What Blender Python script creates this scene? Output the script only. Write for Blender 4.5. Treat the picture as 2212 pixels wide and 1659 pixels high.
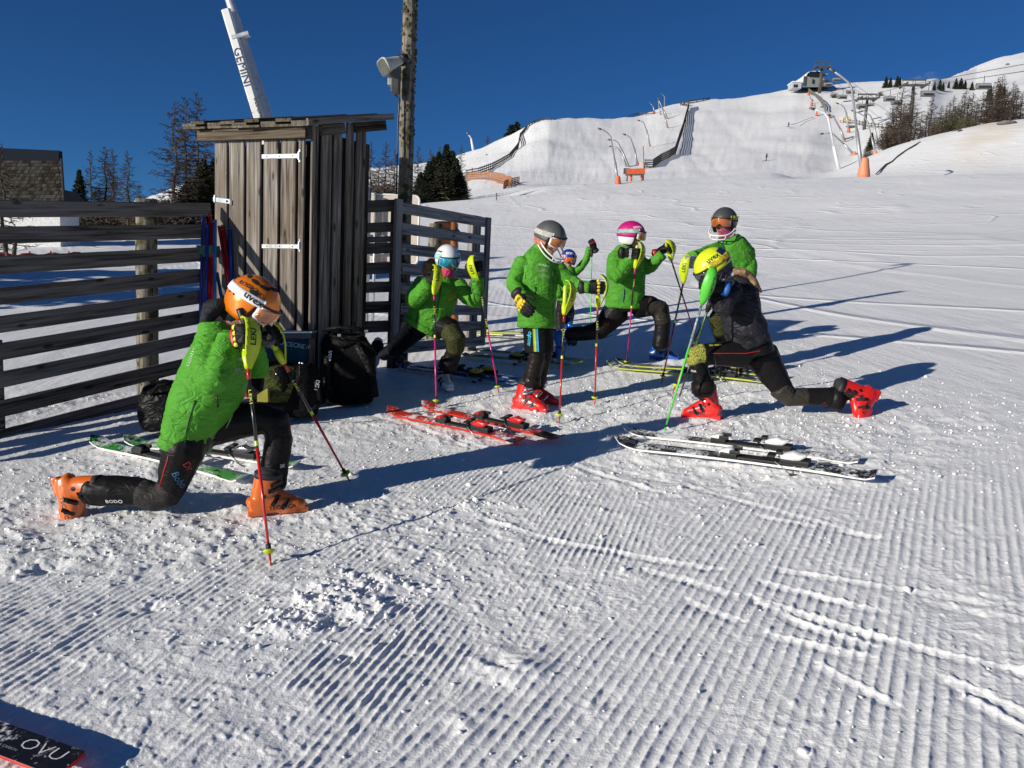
import bpy, bmesh, math, random
import numpy as np
from mathutils import Vector, Matrix
from mathutils.bvhtree import BVHTree

rnd = random.Random(11)
sc = bpy.context.scene
col = sc.collection
for o in list(bpy.data.objects):
    bpy.data.objects.remove(o)

# ------------------------------------------------------------------ camera
FP, CX, CY = 1680.0, 1106.0, 829.5          # focal length and centre in units of a 2212 x 1659 picture
PITCH, ROLL = math.radians(7.4), math.radians(2.75)
RM = Matrix.Rotation(math.radians(90) - PITCH, 3, 'X') @ Matrix.Rotation(ROLL, 3, 'Z')
cam_d = bpy.data.cameras.new('camera')
cam = bpy.data.objects.new('camera', cam_d)
col.objects.link(cam)
cam_d.sensor_fit = 'HORIZONTAL'
cam_d.sensor_width = 36
cam_d.lens = 36 * FP / 2212
cam_d.clip_start = 0.05
cam_d.clip_end = 6000
cam.matrix_world = RM.to_4x4()
sc.camera = cam
sc.render.resolution_x, sc.render.resolution_y = 1024, 768

# ------------------------------------------------------------------ sky, sun, exposure
SUN_AZ, SUN_EL = math.radians(-124.5), math.radians(15.8)     # azimuth clockwise from +Y
w = bpy.data.worlds.new('World')
sc.world = w
w.use_nodes = True
nt = w.node_tree
sky = nt.nodes.new('ShaderNodeTexSky')
sky.sky_type = 'NISHITA'
sky.sun_disc = False
sky.sun_elevation = SUN_EL
sky.sun_rotation = SUN_AZ % (2 * math.pi)
sky.altitude = 1900
sky.air_density = 0.85
sky.dust_density = 0.05
sky.ozone_density = 3.5
bg = nt.nodes['Background']
tint = nt.nodes.new('ShaderNodeMixRGB')             # deep high-altitude blue
tint.blend_type = 'MULTIPLY'
tint.inputs[0].default_value = 1
tint.inputs[2].default_value = (0.27, 0.60, 0.92, 1)
nt.links.new(sky.outputs[0], tint.inputs[1])
nt.links.new(tint.outputs[0], bg.inputs[0])
bg.inputs[1].default_value = 0.068
sl = bpy.data.lights.new('sun', 'SUN')
sl.energy = 5.0
sl.angle = math.radians(0.5)
sl.color = (1.0, 0.945, 0.84)
sun = bpy.data.objects.new('sun', sl)
col.objects.link(sun)
LD = Vector((-math.sin(SUN_AZ) * math.cos(SUN_EL), -math.cos(SUN_AZ) * math.cos(SUN_EL), -math.sin(SUN_EL)))
sun.rotation_euler = LD.to_track_quat('-Z', 'Y').to_euler()
sun.location = (-30, -30, 30)
sc.view_settings.view_transform = 'Standard'
sc.view_settings.look = 'None'
sc.view_settings.gamma = 1
sc.view_settings.use_curve_mapping = False
sc.view_settings.exposure = 0.10

# ------------------------------------------------------------------ picture <-> world
def ray(px, py):
    return RM @ Vector(((px - CX) / FP, -(py - CY) / FP, -1.0))
def P(px, py, Y):
    d = ray(px, py)
    return d * (Y / d.y)
def azte(px, py):
    d = ray(px, py)
    return math.atan2(d.x, d.y), d.z / math.hypot(d.x, d.y)
def crop(x0, y0, wsrc, wret):
    k = wsrc / wret * 2212 / 3968
    f = lambda x, y: (x * k + x0 * 2212 / 3968, y * k + y0 * 2212 / 3968)
    f.k = k
    return f
c1 = crop(150, 1030, 1300, 1797); c2 = crop(1450, 780, 700, 1290); c3 = crop(1900, 800, 600, 1157)
c4 = crop(2300, 780, 1150, 1947); c5 = crop(1350, 500, 600, 905); ch = crop(650, 0, 1300, 2157)
cl = crop(0, 500, 1000, 1327); cm = crop(1750, 350, 1150, 2212); cr = crop(2900, 200, 1068, 2212)
s1 = crop(2300, 1600, 1150, 2212); s2 = crop(1450, 1500, 800, 2212); s3 = crop(300, 1650, 1150, 2212)
s5 = crop(0, 2400, 1000, 2212); s6 = crop(1000, 2000, 2968, 2212)

# ------------------------------------------------------------------ the terrain as a height function
def curve(pts, smooth=0.012):
    a = sorted((azte(x, y)) for x, y in pts)
    x = np.linspace(a[0][0], a[-1][0], 1400); y = np.interp(x, [p[0] for p in a], [p[1] for p in a])
    h = int(smooth / (x[1] - x[0])); k = np.exp(-0.5 * (np.arange(-3 * h, 3 * h + 1) / max(h, 1)) ** 2); k /= k.sum()
    return x, np.convolve(np.pad(y, 3 * h, mode='edge'), k, mode='valid')
C1 = curve([(-400, 494), (0, 486), (430, 478), (800, 450), (960, 436), (1100, 425), (1250, 412), (1400, 402),
            (1550, 395), (1650, 388), (1790, 384), (1900, 382), (2050, 378), (2212, 374), (2600, 362)])
C2 = curve([(-400, 488), (0, 480), (430, 472), (800, 446), (960, 432), (1000, 415), (1060, 405), (1130, 400), (1250, 403), (1400, 393),
            (1550, 388), (1650, 382), (1760, 382), (1795, 378), (1830, 360), (1870, 341), (1900, 327), (1960, 306), (2000, 296),
            (2060, 284), (2120, 269), (2212, 255), (2600, 235)])
C3 = curve([(-400, 446), (0, 446), (260, 446), (310, 430), (400, 398), (470, 385), (600, 378), (800, 363), (900, 355), (960, 345), (1000, 330),
            (1050, 314), (1110, 290), (1150, 268), (1180, 261), (1320, 256), (1390, 246), (1430, 232), (1480, 223), (1530, 216),
            (1600, 210), (1700, 193), (1720, 189), (1760, 186), (1870, 178), (1960, 173), (2000, 174), (2040, 171), (2060, 164), (2110, 143), (2160, 125),
            (2212, 113), (2600, 60)], 0.004)
R3 = curve([(-400, 446), (2600, 446)])
_ra = np.array([azte(x, 400)[0] for x in (-400, 250, 420, 900, 1180, 1480, 1720, 1990, 2080, 2600)])
_rr = np.array([420, 520, 420, 300, 250, 300, 330, 340, 480, 560], float)
AZL, AZR = azte(-400, 480)[0], azte(2600, 400)[0]
BANK = np.array([azte(x, 380)[0] for x in (1730, 1850)])

MID = np.array([azte(x, 380)[0] for x in (1080, 1200, 1660, 1760)])
def sstep(t):
    t = np.clip(t, 0, 1)
    return t * t * (3 - 2 * t)
def slope0(az):
    s, c = np.sin(az), np.cos(az)
    return 0.075 * c + 0.035 * s + 0.0325 * (s + np.sqrt(s * s + 0.012))
def zfun(x, y):
    x = np.asarray(x, float); y = np.asarray(y, float)
    r = np.maximum(np.hypot(x, y), 1e-4)
    az = np.arctan2(x, y)
    s0 = slope0(az)
    t1 = np.interp(az, *C1); t2 = np.interp(az, *C2); t3 = np.interp(az, *C3); r3 = np.interp(az, _ra, _rr)
    bank = sstep((az - BANK[0]) / (BANK[1] - BANK[0]))
    q = lambda te, rr: te + 1.55 / rr
    sA = s0; sB = q(t1, 70.); sC = q(t1 - 0.0045, 84.); sD = q(t2, 118.)
    sE = q(t2 + 0.010 - 0.016 * bank, 140.); sF = q(t3, r3); sG = q(t3 - 0.05, r3 * 1.3); sH = q(t3 - 0.12, 2500.)
    mid = sstep((az - MID[0]) / (MID[1] - MID[0])) * (1 - sstep((az - MID[2]) / (MID[3] - MID[2])))
    sC = sC + mid * 0.0115
    res = np.where(r < 14, sA, 0.0)
    def seg(ra, rb, a, b, ease):
        nonlocal res
        t = (r - ra) / (rb - ra)
        tt = sstep(t) if ease else np.clip(t, 0, 1)
        res = np.where((r >= ra) & (r < rb), a + (b - a) * tt, res)
    seg(14., 70., sA, sB, True); seg(70., 84., sB, sC, True); seg(84., 118., sC, sD, True)
    seg(118., 140., sD, sE, True)
    t = np.clip((r - 140.) / (r3 - 140.), 0, 1)
    tt = t + 0.18 * t * (1 - t)
    res = np.where((r >= 140.) & (r < r3), sE + (sF - sE) * tt, res)
    t = (r - r3) / (0.3 * r3)
    res = np.where((r >= r3) & (r < 1.3 * r3), sF + (sG - sF) * sstep(t), res)
    t = (r - 1.3 * r3) / (2500 - 1.3 * r3)
    res = np.where(r >= 1.3 * r3, sG + (sH - sG) * np.clip(t, 0, 1), res)
    out = np.clip(np.maximum(AZL - az, az - AZR) / 0.6, 0, 1)
    res = res + (s0 * np.clip(1 - (r - 14) / 300, 0.25, 1) - res) * sstep(out)
    return -1.55 + r * res
def zf(x, y):
    return float(zfun(x, y))
_rs = np.concatenate([np.linspace(1, 14, 300), np.geomspace(14.02, 900, 1500)])
def G(px, py, rmin=0.0):
    """where the line of sight through a picture point meets the snow"""
    d = ray(px, py)
    h = math.hypot(d.x, d.y)
    rs = _rs[_rs >= rmin]
    X, Y, Z = d.x / h * rs, d.y / h * rs, d.z / h * rs
    below = Z < zfun(X, Y)
    i = int(np.argmax(below)) if below.any() else len(rs) - 1
    a, b = rs[max(i - 1, 0)], rs[i]
    for _ in range(30):
        m = (a + b) / 2
        if d.z / h * m < zf(d.x / h * m, d.y / h * m): b = m
        else: a = m
    return Vector((d.x / h * b, d.y / h * b, zf(d.x / h * b, d.y / h * b)))
def normal(x, y, e=0.15):
    return Vector((zf(x - e, y) - zf(x + e, y), zf(x, y - e) - zf(x, y + e), 2 * e)).normalized()
def polar(px, r, py=400):
    az, _ = azte(px, py)
    x, y = r * math.sin(az), r * math.cos(az)
    return Vector((x, y, zf(x, y)))

# ------------------------------------------------------------------ value noise in numpy
def _h(ix, iy, iz, seed):
    n = (ix * 374761393 + iy * 668265263 + iz * 2147483647 + seed * 974634777) & 0xFFFFFFFF
    n = ((n ^ (n >> 13)) * 1274126177) & 0xFFFFFFFF
    n = n ^ (n >> 16)
    return (n & 0xFFFF).astype(np.float32) / 65535.0
def vn2(x, y, seed=0):
    ix = np.floor(x).astype(np.int64); iy = np.floor(y).astype(np.int64)
    fx = (x - ix).astype(np.float32); fy = (y - iy).astype(np.float32)
    fx = fx * fx * (3 - 2 * fx); fy = fy * fy * (3 - 2 * fy)
    z = np.zeros_like(ix)
    a = _h(ix, iy, z, seed); b = _h(ix + 1, iy, z, seed); c = _h(ix, iy + 1, z, seed); d = _h(ix + 1, iy + 1, z, seed)
    return (a + (b - a) * fx) * (1 - fy) + (c + (d - c) * fx) * fy - 0.5
def vn3(p, seed=0):
    i = np.floor(p).astype(np.int64); f = p - i
    f = f * f * (3 - 2 * f)
    out = 0
    for dx in (0, 1):
        for dy in (0, 1):
            for dz in (0, 1):
                wgt = (f[:, 0] if dx else 1 - f[:, 0]) * (f[:, 1] if dy else 1 - f[:, 1]) * (f[:, 2] if dz else 1 - f[:, 2])
                out = out + wgt * _h(i[:, 0] + dx, i[:, 1] + dy, i[:, 2] + dz, seed)
    return out - 0.5

# ------------------------------------------------------------------ materials
MATS = {}
def srgb(r, g, b):
    f = lambda c: (c / 255 / 12.92) if c <= 10 else ((c / 255 + 0.055) / 1.055) ** 2.4
    return (f(r), f(g), f(b))
def _pr(name):
    m = bpy.data.materials.new(name)
    m.use_nodes = True
    return m, m.node_tree, m.node_tree.nodes['Principled BSDF']
def mat(name, c, rough=0.5, metal=0.0, var=0.18, scale=9.0, bump=0.0, bscale=60.0, coat=0.0, rv=0.1):
    if name in MATS: return MATS[name]
    m, t, b = _pr(name)
    tc = t.nodes.new('ShaderNodeTexCoord')
    nz = t.nodes.new('ShaderNodeTexNoise'); nz.inputs['Scale'].default_value = scale; nz.inputs['Detail'].default_value = 5
    t.links.new(tc.outputs['Object'], nz.inputs['Vector'])
    rp = t.nodes.new('ShaderNodeValToRGB')
    lo = tuple(max(0, v * (1 - var)) for v in c); hi = tuple(min(1, v * (1 + var)) for v in c)
    rp.color_ramp.elements[0].color = (*lo, 1); rp.color_ramp.elements[1].color = (*hi, 1)
    rp.color_ramp.elements[0].position = 0.3; rp.color_ramp.elements[1].position = 0.7
    t.links.new(nz.outputs[0], rp.inputs[0]); t.links.new(rp.outputs[0], b.inputs['Base Color'])
    mr = t.nodes.new('ShaderNodeMapRange'); mr.inputs[3].default_value = max(0.02, rough - rv); mr.inputs[4].default_value = min(1, rough + rv)
    t.links.new(nz.outputs[0], mr.inputs[0]); t.links.new(mr.outputs[0], b.inputs['Roughness'])
    b.inputs['Metallic'].default_value = metal
    b.inputs['Coat Weight'].default_value = coat
    if bump:
        n2 = t.nodes.new('ShaderNodeTexNoise'); n2.inputs['Scale'].default_value = bscale; n2.inputs['Detail'].default_value = 4
        t.links.new(tc.outputs['Object'], n2.inputs['Vector'])
        bp = t.nodes.new('ShaderNodeBump'); bp.inputs['Strength'].default_value = 0.6; bp.inputs['Distance'].default_value = bump
        t.links.new(n2.outputs[0], bp.inputs['Height']); t.links.new(bp.outputs[0], b.inputs['Normal'])
    MATS[name] = m
    return m
def wood(name, c, c2, axis='Z', warm=None, moss=False):
    """weathered boards: grain stretched along one axis of the object, each board its own tone"""
    if name in MATS: return MATS[name]
    m, t, b = _pr(name)
    N, L = t.nodes, t.links
    tc = N.new('ShaderNodeTexCoord'); oi = N.new('ShaderNodeObjectInfo')
    ad = N.new('ShaderNodeVectorMath'); ad.operation = 'MULTIPLY_ADD'
    ad.inputs[1].default_value = (13, 17, 19)
    cb = N.new('ShaderNodeCombineXYZ')
    for k in range(3): L.new(oi.outputs['Random'], cb.inputs[k])
    L.new(cb.outputs[0], ad.inputs[0]); L.new(tc.outputs['Object'], ad.inputs[2])
    mp = N.new('ShaderNodeMapping')
    mp.inputs['Scale'].default_value = {'Z': (34, 34, 1.6), 'X': (1.6, 34, 34), 'Y': (34, 1.6, 34)}[axis]
    L.new(ad.outputs[0], mp.inputs[0])
    nz = N.new('ShaderNodeTexNoise'); nz.inputs['Scale'].default_value = 1; nz.inputs['Detail'].default_value = 8; nz.inputs['Distortion'].default_value = 0.8
    L.new(mp.outputs[0], nz.inputs['Vector'])
    rp = N.new('ShaderNodeValToRGB')
    e = rp.color_ramp.elements
    e[0].position = 0.33; e[0].color = (*[v * 0.35 for v in c], 1)
    e[1].position = 0.72; e[1].color = (*c2, 1)
    x = e.new(0.48); x.color = (*c, 1)
    L.new(nz.outputs[0], rp.inputs[0])
    bc = N.new('ShaderNodeBrightContrast')
    mr = N.new('ShaderNodeMapRange'); mr.inputs[3].default_value = -0.035; mr.inputs[4].default_value = 0.03
    L.new(oi.outputs['Random'], mr.inputs[0])
    L.new(rp.outputs[0], bc.inputs['Color']); L.new(mr.outputs[0], bc.inputs['Bright'])
    n3 = N.new('ShaderNodeTexNoise'); n3.inputs['Scale'].default_value = 2.3; n3.inputs['Detail'].default_value = 3
    L.new(ad.outputs[0], n3.inputs['Vector'])
    r3 = N.new('ShaderNodeValToRGB'); r3.color_ramp.elements[0].position = 0.45; r3.color_ramp.elements[1].position = 0.68
    L.new(n3.outputs[0], r3.inputs[0])
    mx = N.new('ShaderNodeMixRGB'); mx.blend_type = 'MIX'
    wm = warm or c
    mx.inputs[2].default_value = (*wm, 1)
    sc_ = N.new('ShaderNodeMath'); sc_.operation = 'MULTIPLY'; sc_.inputs[1].default_value = 0.55 if warm else 0.0
    L.new(r3.outputs[0], sc_.inputs[0]); L.new(sc_.outputs[0], mx.inputs[0]); L.new(bc.outputs[0], mx.inputs[1])
    out = mx.outputs[0]
    # knots
    vo = N.new('ShaderNodeTexVoronoi'); vo.inputs['Scale'].default_value = 1.0
    mk = N.new('ShaderNodeMapping'); mk.inputs['Scale'].default_value = {'Z': (9, 9, 3.2), 'X': (3.2, 9, 9), 'Y': (9, 3.2, 9)}[axis]
    L.new(ad.outputs[0], mk.inputs[0]); L.new(mk.outputs[0], vo.inputs['Vector'])
    rk = N.new('ShaderNodeValToRGB'); rk.color_ramp.elements[0].position = 0.09; rk.color_ramp.elements[0].color = (0.12, 0.1, 0.09, 1); rk.color_ramp.elements[1].position = 0.17
    L.new(vo.outputs['Distance'], rk.inputs[0])
    mm = N.new('ShaderNodeMixRGB'); mm.blend_type = 'MULTIPLY'; mm.inputs[0].default_value = 0.85
    L.new(out, mm.inputs[1]); L.new(rk.outputs[0], mm.inputs[2]); out = mm.outputs[0]
    if moss:
        n4 = N.new('ShaderNodeTexNoise'); n4.inputs['Scale'].default_value = 14; n4.inputs['Detail'].default_value = 6
        L.new(tc.outputs['Object'], n4.inputs['Vector'])
        r4 = N.new('ShaderNodeValToRGB'); r4.color_ramp.elements[0].position = 0.5; r4.color_ramp.elements[1].position = 0.6
        L.new(n4.outputs[0], r4.inputs[0])
        m4 = N.new('ShaderNodeMixRGB'); m4.inputs[2].default_value = (0.05, 0.05, 0.018, 1)
        L.new(r4.outputs[0], m4.inputs[0]); L.new(out, m4.inputs[1]); out = m4.outputs[0]
    L.new(out, b.inputs['Base Color'])
    b.inputs['Roughness'].default_value = 0.85
    b.inputs['Specular IOR Level'].default_value = 0.25
    bp = N.new('ShaderNodeBump'); bp.inputs['Strength'].default_value = 0.7; bp.inputs['Distance'].default_value = 0.004
    L.new(nz.outputs[0], bp.inputs['Height']); L.new(bp.outputs[0], b.inputs['Normal'])
    MATS[name] = m
    return m

# ------------------------------------------------------------------ object helpers
def tag(o, label=None, cat=None, group=None, kind=None):
    if label: o['label'] = label
    if cat: o['category'] = cat
    if group: o['group'] = group
    if kind: o['kind'] = kind
    return o
def thing(name, label, cat, loc=(0, 0, 0), group=None):
    o = bpy.data.objects.new(name, None)
    o.empty_display_size = 0.1
    o.location = loc
    col.objects.link(o)
    return tag(o, label, cat, group)
def own(o, parent):
    """make o a child of an unrotated parent, keeping world coordinates in its mesh"""
    if parent is not None:
        off = Vector((0, 0, 0)); p = parent
        if p.type == 'EMPTY': off = Vector(p.location)
        o.parent = parent
        if p.type == 'EMPTY': o.matrix_parent_inverse = Matrix.Translation(-off)
    return o
class MB:
    def __init__(s): s.v = []; s.f = []
    def add(s, vs, fs):
        n = len(s.v); s.v += [tuple(v) for v in vs]; s.f += [tuple(i + n for i in f) for f in fs]; return s
    def box(s, c, a, b, d):
        """box from a centre and three half vectors"""
        c, a, b, d = Vector(c), Vector(a), Vector(b), Vector(d)
        if a.cross(b).dot(d) < 0: a = -a
        vs = [c + a * i + b * j + d * k for k in (-1, 1) for j in (-1, 1) for i in (-1, 1)]
        return s.add(vs, [(0, 2, 3, 1), (4, 5, 7, 6), (0, 1, 5, 4), (2, 6, 7, 3), (0, 4, 6, 2), (1, 3, 7, 5)])
    def cbox(s, c, a, b, d, bev):
        """box with its long edges chamfered (a is the long axis)"""
        c, a, b, d = Vector(c), Vector(a), Vector(b), Vector(d)
        if a.cross(b).dot(d) < 0: a = -a
        kb = min(0.9, bev / max(b.length, 1e-6)); kd = min(0.9, bev / max(d.length, 1e-6))
        ring = [(1, 1 - kd), (1 - kb, 1), (-(1 - kb), 1), (-1, 1 - kd), (-1, -(1 - kd)), (-(1 - kb), -1), (1 - kb, -1), (1, -(1 - kd))]
        vs = [c - a + b * p + d * q for p, q in ring] + [c + a + b * p + d * q for p, q in ring]
        fs = [(i, (i + 1) % 8, 8 + (i + 1) % 8, 8 + i) for i in range(8)]
        return s.add(vs, fs + [tuple(range(7, -1, -1)), tuple(range(8, 16))])
    def beam(s, p, q, up, wid, thk):
        p, q, up = Vector(p), Vector(q), Vector(up)
        a = (q - p) / 2; t = a.normalized()
        sd = t.cross(up).normalized(); u = sd.cross(t).normalized()
        return s.box((p + q) / 2, a, sd * thk / 2, u * wid / 2)
    def tube(s, pts, rad, n=8):
        pts = [Vector(p) for p in pts]
        if not hasattr(rad, '__len__'): rad = [rad] * len(pts)
        return s.loft([(p, r, r) for p, r in zip(pts, rad)], n)
    def loft(s, st, n=12, side=None, rnd_caps=False, sq=1.0):
        """st: (centre, half width along side, half width across); side fixes the cross-section"""
        st = [(Vector(c), a, b) for c, a, b in st]
        m = len(st)
        tans = []
        for i in range(m):
            d = st[min(i + 1, m - 1)][0] - st[max(i - 1, 0)][0]
            if d.length < 1e-9: d = Vector((0, 0, 1))
            tans.append(d.normalized())
        if rnd_caps:
            c, a, b = st[0]; t = tans[0]; k = (a + b) / 2
            pre = [(c - t * k * 0.55, a * 0.45, b * 0.45), (c - t * k * 0.38, a * 0.75, b * 0.75), (c - t * k * 0.15, a * 0.95, b * 0.95)]
            c, a, b = st[-1]; t = tans[-1]; k = (a + b) / 2
            post = [(c + t * k * 0.15, a * 0.95, b * 0.95), (c + t * k * 0.38, a * 0.75, b * 0.75), (c + t * k * 0.55, a * 0.45, b * 0.45)]
            tans = [tans[0]] * 3 + tans + [tans[-1]] * 3
            st = pre + st + post
            m = len(st)
        ref = side
        if ref is None:
            ref = Vector((1, 0, 0)) if abs(tans[0].x) < 0.8 else Vector((0, 1, 0))
        base = len(s.v)
        u = None
        for i in range(m):
            c, a, b = st[i]; t = tans[i]
            if u is None or side is not None:
                r = ref
                if abs(r.normalized().dot(t)) > 0.97: r = Vector((0, 0, 1)) if abs(t.z) < 0.9 else Vector((0, 1, 0))
                u = (r - t * r.dot(t)).normalized()
            else:
                u = (u - t * u.dot(t)).normalized()
            v = t.cross(u)
            for k in range(n):
                th = 2 * math.pi * k / n
                x, y = math.cos(th), math.sin(th)
                if sq != 1.0:
                    x = math.copysign(abs(x) ** sq, x); y = math.copysign(abs(y) ** sq, y)
                s.v.append(tuple(c + u * (a * x) + v * (b * y)))
        for i in range(m - 1):
            for k in range(n):
                k2 = (k + 1) % n
                s.f.append((base + i * n + k, base + i * n + k2, base + (i + 1) * n + k2, base + (i + 1) * n + k))
        s.f.append(tuple(base + k for k in range(n - 1, -1, -1)))
        s.f.append(tuple(base + (m - 1) * n + k for k in range(n)))
        return s
    def ball(s, c, a, b=None, d=None, axes=None, nu=12, nv=8):
        c = Vector(c); b = b or a; d = d or a
        A = axes or (Vector((1, 0, 0)), Vector((0, 1, 0)), Vector((0, 0, 1)))
        vs = [c + A[2] * d]
        for j in range(1, nv):
            ph = math.pi * j / nv
            for i in range(nu):
                th = 2 * math.pi * i / nu
                vs.append(c + A[0] * (a * math.sin(ph) * math.cos(th)) + A[1] * (b * math.sin(ph) * math.sin(th)) + A[2] * (d * math.cos(ph)))
        vs.append(c - A[2] * d)
        fs = []
        for i in range(nu):
            i2 = (i + 1) % nu
            fs.append((0, 1 + i, 1 + i2))
            for j in range(nv - 2):
                o = 1 + j * nu
                fs.append((o + i, o + nu + i, o + nu + i2, o + i2))
            o = 1 + (nv - 2) * nu
            fs.append((o + i, len(vs) - 1, o + i2))
        return s.add(vs, fs)
    def strip(s, L, R, thick):
        """a ribbon given by its two edges, given thickness along its normal"""
        n = len(L); top = []; bot = []
        for i in range(n):
            l, r = Vector(L[i]), Vector(R[i])
            t = Vector(L[min(i + 1, n - 1)]) + Vector(R[min(i + 1, n - 1)]) - Vector(L[max(i - 1, 0)]) - Vector(R[max(i - 1, 0)])
            nn = (r - l).cross(t)
            nn = nn.normalized() if nn.length > 1e-12 else Vector((0, 0, 1))
            m = (l + r) / 2 + nn * thick * 0.6
            top.append((l + nn * thick / 2, m + nn * thick / 2, r + nn * thick / 2)); bot.append((l - nn * thick / 2, m - nn * thick / 2, r - nn * thick / 2))
        b = len(s.v)
        for i in range(n):
            for q in (*top[i], *reversed(bot[i])): s.v.append(tuple(q))
        for i in range(n - 1):
            for k in range(6):
                k2 = (k + 1) % 6
                s.f.append((b + i * 6 + k, b + i * 6 + k2, b + (i + 1) * 6 + k2, b + (i + 1) * 6 + k))
        s.f.append(tuple(b + k for k in range(5, -1, -1))); s.f.append(tuple(b + (n - 1) * 6 + k for k in range(6)))
        return s
    def xf(s, M):
        s.v = [tuple(M @ Vector(v)) for v in s.v]; return s
    def mesh(s, name, smooth=False):
        me = bpy.data.meshes.new(name)
        me.from_pydata(s.v, [], s.f)
        if smooth: me.polygons.foreach_set('use_smooth', [True] * len(me.polygons))
        me.update()
        return me
    def obj(s, name, m, parent=None, smooth=False):
        return link(name, s.mesh(name, smooth), m, parent)
def link(name, me, m, parent=None, slot='DATA'):
    o = bpy.data.objects.new(name, me)
    col.objects.link(o)
    if m is not None:
        if not me.materials: me.materials.append(m)
        elif me.materials[0] is not m:
            o.material_slots[0].link = 'OBJECT'; o.material_slots[0].material = m
    own(o, parent)
    return o
def frame(o, x, y, z):
    return Matrix(((x[0], y[0], z[0], o[0]), (x[1], y[1], z[1], o[1]), (x[2], y[2], z[2], o[2]), (0, 0, 0, 1)))
def basis(o, fwd, up):
    f = Vector(fwd).normalized(); u = Vector(up); u = (u - f * u.dot(f)).normalized(); l = u.cross(f)
    return frame(o, f, l, u)
def voxel(mb, vox, it=4, name='tmp', fac=0.5):
    """one closed smooth skin around overlapping shapes"""
    me = mb.mesh('tmp')
    o = bpy.data.objects.new('tmp', me); col.objects.link(o)
    r = o.modifiers.new('r', 'REMESH'); r.mode = 'VOXEL'; r.voxel_size = vox; r.use_smooth_shade = True
    if it:
        sm = o.modifiers.new('s', 'SMOOTH'); sm.factor = fac; sm.iterations = it
    dg = bpy.context.evaluated_depsgraph_get()
    out = bpy.data.meshes.new_from_object(o.evaluated_get(dg), depsgraph=dg)
    out.name = name
    bpy.data.objects.remove(o); bpy.data.meshes.remove(me)
    out.polygons.foreach_set('use_smooth', [True] * len(out.polygons))
    return out
def coords(me):
    a = np.empty(len(me.vertices) * 3, np.float32); me.vertices.foreach_get('co', a); return a.reshape(-1, 3)
def wrinkle(me, amp, freq, seed=1, amp2=0.0, freq2=0.0):
    co = coords(me)
    n = np.empty(len(me.vertices) * 3, np.float32)
    me.vertex_normals.foreach_get('vector', n); n = n.reshape(-1, 3)
    wv = np.stack([vn3(co * freq * 0.6 + 17, seed + 5), vn3(co * freq * 0.6 + 31, seed + 6), vn3(co * freq * 0.6 + 47, seed + 7)], 1)
    q = co * freq * np.array([0.8, 0.8, 1.5]) + wv * 1.3
    a = 1 - np.abs(vn3(q, seed)) * 4
    a2 = 1 - np.abs(vn3(q * np.array([1.2, 1.2, 2.6]) + 9, seed + 11)) * 6
    d = amp * (0.55 * np.clip(a, -0.8, 1) ** 3 + 0.28 * np.clip(a2, -0.5, 1))
    if amp2: d = d + amp2 * vn3(co * freq2, seed + 2) * 2
    co = co + n * d[:, None]
    me.vertices.foreach_set('co', co.astype(np.float32).ravel()); me.update()
def bvh_of(o):
    me = o.data
    return BVHTree.FromPolygons([v.co.copy() for v in me.vertices], [tuple(p.vertices) for p in me.polygons])
_txt = {}
def text_verts(s, bold=0.012, shear=0.0):
    k = (s, bold, shear)
    if k not in _txt:
        cu = bpy.data.curves.new('t', 'FONT'); cu.body = s; cu.align_x = 'CENTER'; cu.align_y = 'CENTER'; cu.size = 1; cu.resolution_u = 2; cu.offset = bold; cu.shear = shear
        o = bpy.data.objects.new('t', cu); col.objects.link(o)
        dg = bpy.context.evaluated_depsgraph_get()
        me = bpy.data.meshes.new_from_object(o.evaluated_get(dg), depsgraph=dg)
        _txt[k] = ([v.co.copy() for v in me.vertices], [tuple(p.vertices) for p in me.polygons])
        bpy.data.objects.remove(o); bpy.data.meshes.remove(me); bpy.data.curves.remove(cu)
    return _txt[k]
def press(vs, n, bvh, lift=0.0025):
    out = []
    for v in vs:
        if bvh is not None:
            hit = bvh.ray_cast(v + n * 0.12, -n, 0.4)
            if hit[0] is not None: v = hit[0] + n * lift
        out.append(v)
    return out
def decal(s, c, right, up, size, m, parent, bvh=None, bold=0.012, wide=1.0, name='lettering', shear=0.0):
    """flat print: letters lying on a surface"""
    vs, fs = text_verts(s, bold, shear)
    r = Vector(right).normalized(); u = Vector(up); u = (u - r * u.dot(r)).normalized(); n = r.cross(u)
    pts = press([Vector(c) + r * (v.x * size * wide) + u * (v.y * size) for v in vs], n, bvh)
    return MB().add(pts, fs).obj(name, m, parent)
def patch(c, right, up, outline, m, parent, bvh=None, name='print', lift=0.0025, sub=5):
    """flat print with an outline of (x, y) points round the centre, in metres"""
    r = Vector(right).normalized(); u = Vector(up); u = (u - r * u.dot(r)).normalized(); n = r.cross(u)
    vs = [Vector(c)]; fs = []; k = len(outline)
    for j in range(1, sub + 1):
        for x, y in outline: vs.append(Vector(c) + r * x * j / sub + u * y * j / sub)
    vs = press(vs, n, bvh, lift)
    for i in range(k):
        fs.append((0, 1 + i, 1 + (i + 1) % k))
        for j in range(sub - 1):
            a = 1 + j * k
            fs.append((a + i, a + k + i, a + k + (i + 1) % k, a + (i + 1) % k))
    return MB().add(vs, fs).obj(name, m, parent, True)
def oval(a, b, n=16, rot=0.0):
    return [(a * math.cos(2 * math.pi * i / n) * math.cos(rot) - b * math.sin(2 * math.pi * i / n) * math.sin(rot),
             a * math.cos(2 * math.pi * i / n) * math.sin(rot) + b * math.sin(2 * math.pi * i / n) * math.cos(rot)) for i in range(n)]
def rect(a, b):
    return [(-a, -b), (0, -b), (a, -b), (a, 0), (a, b), (0, b), (-a, b), (-a, 0)]

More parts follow.
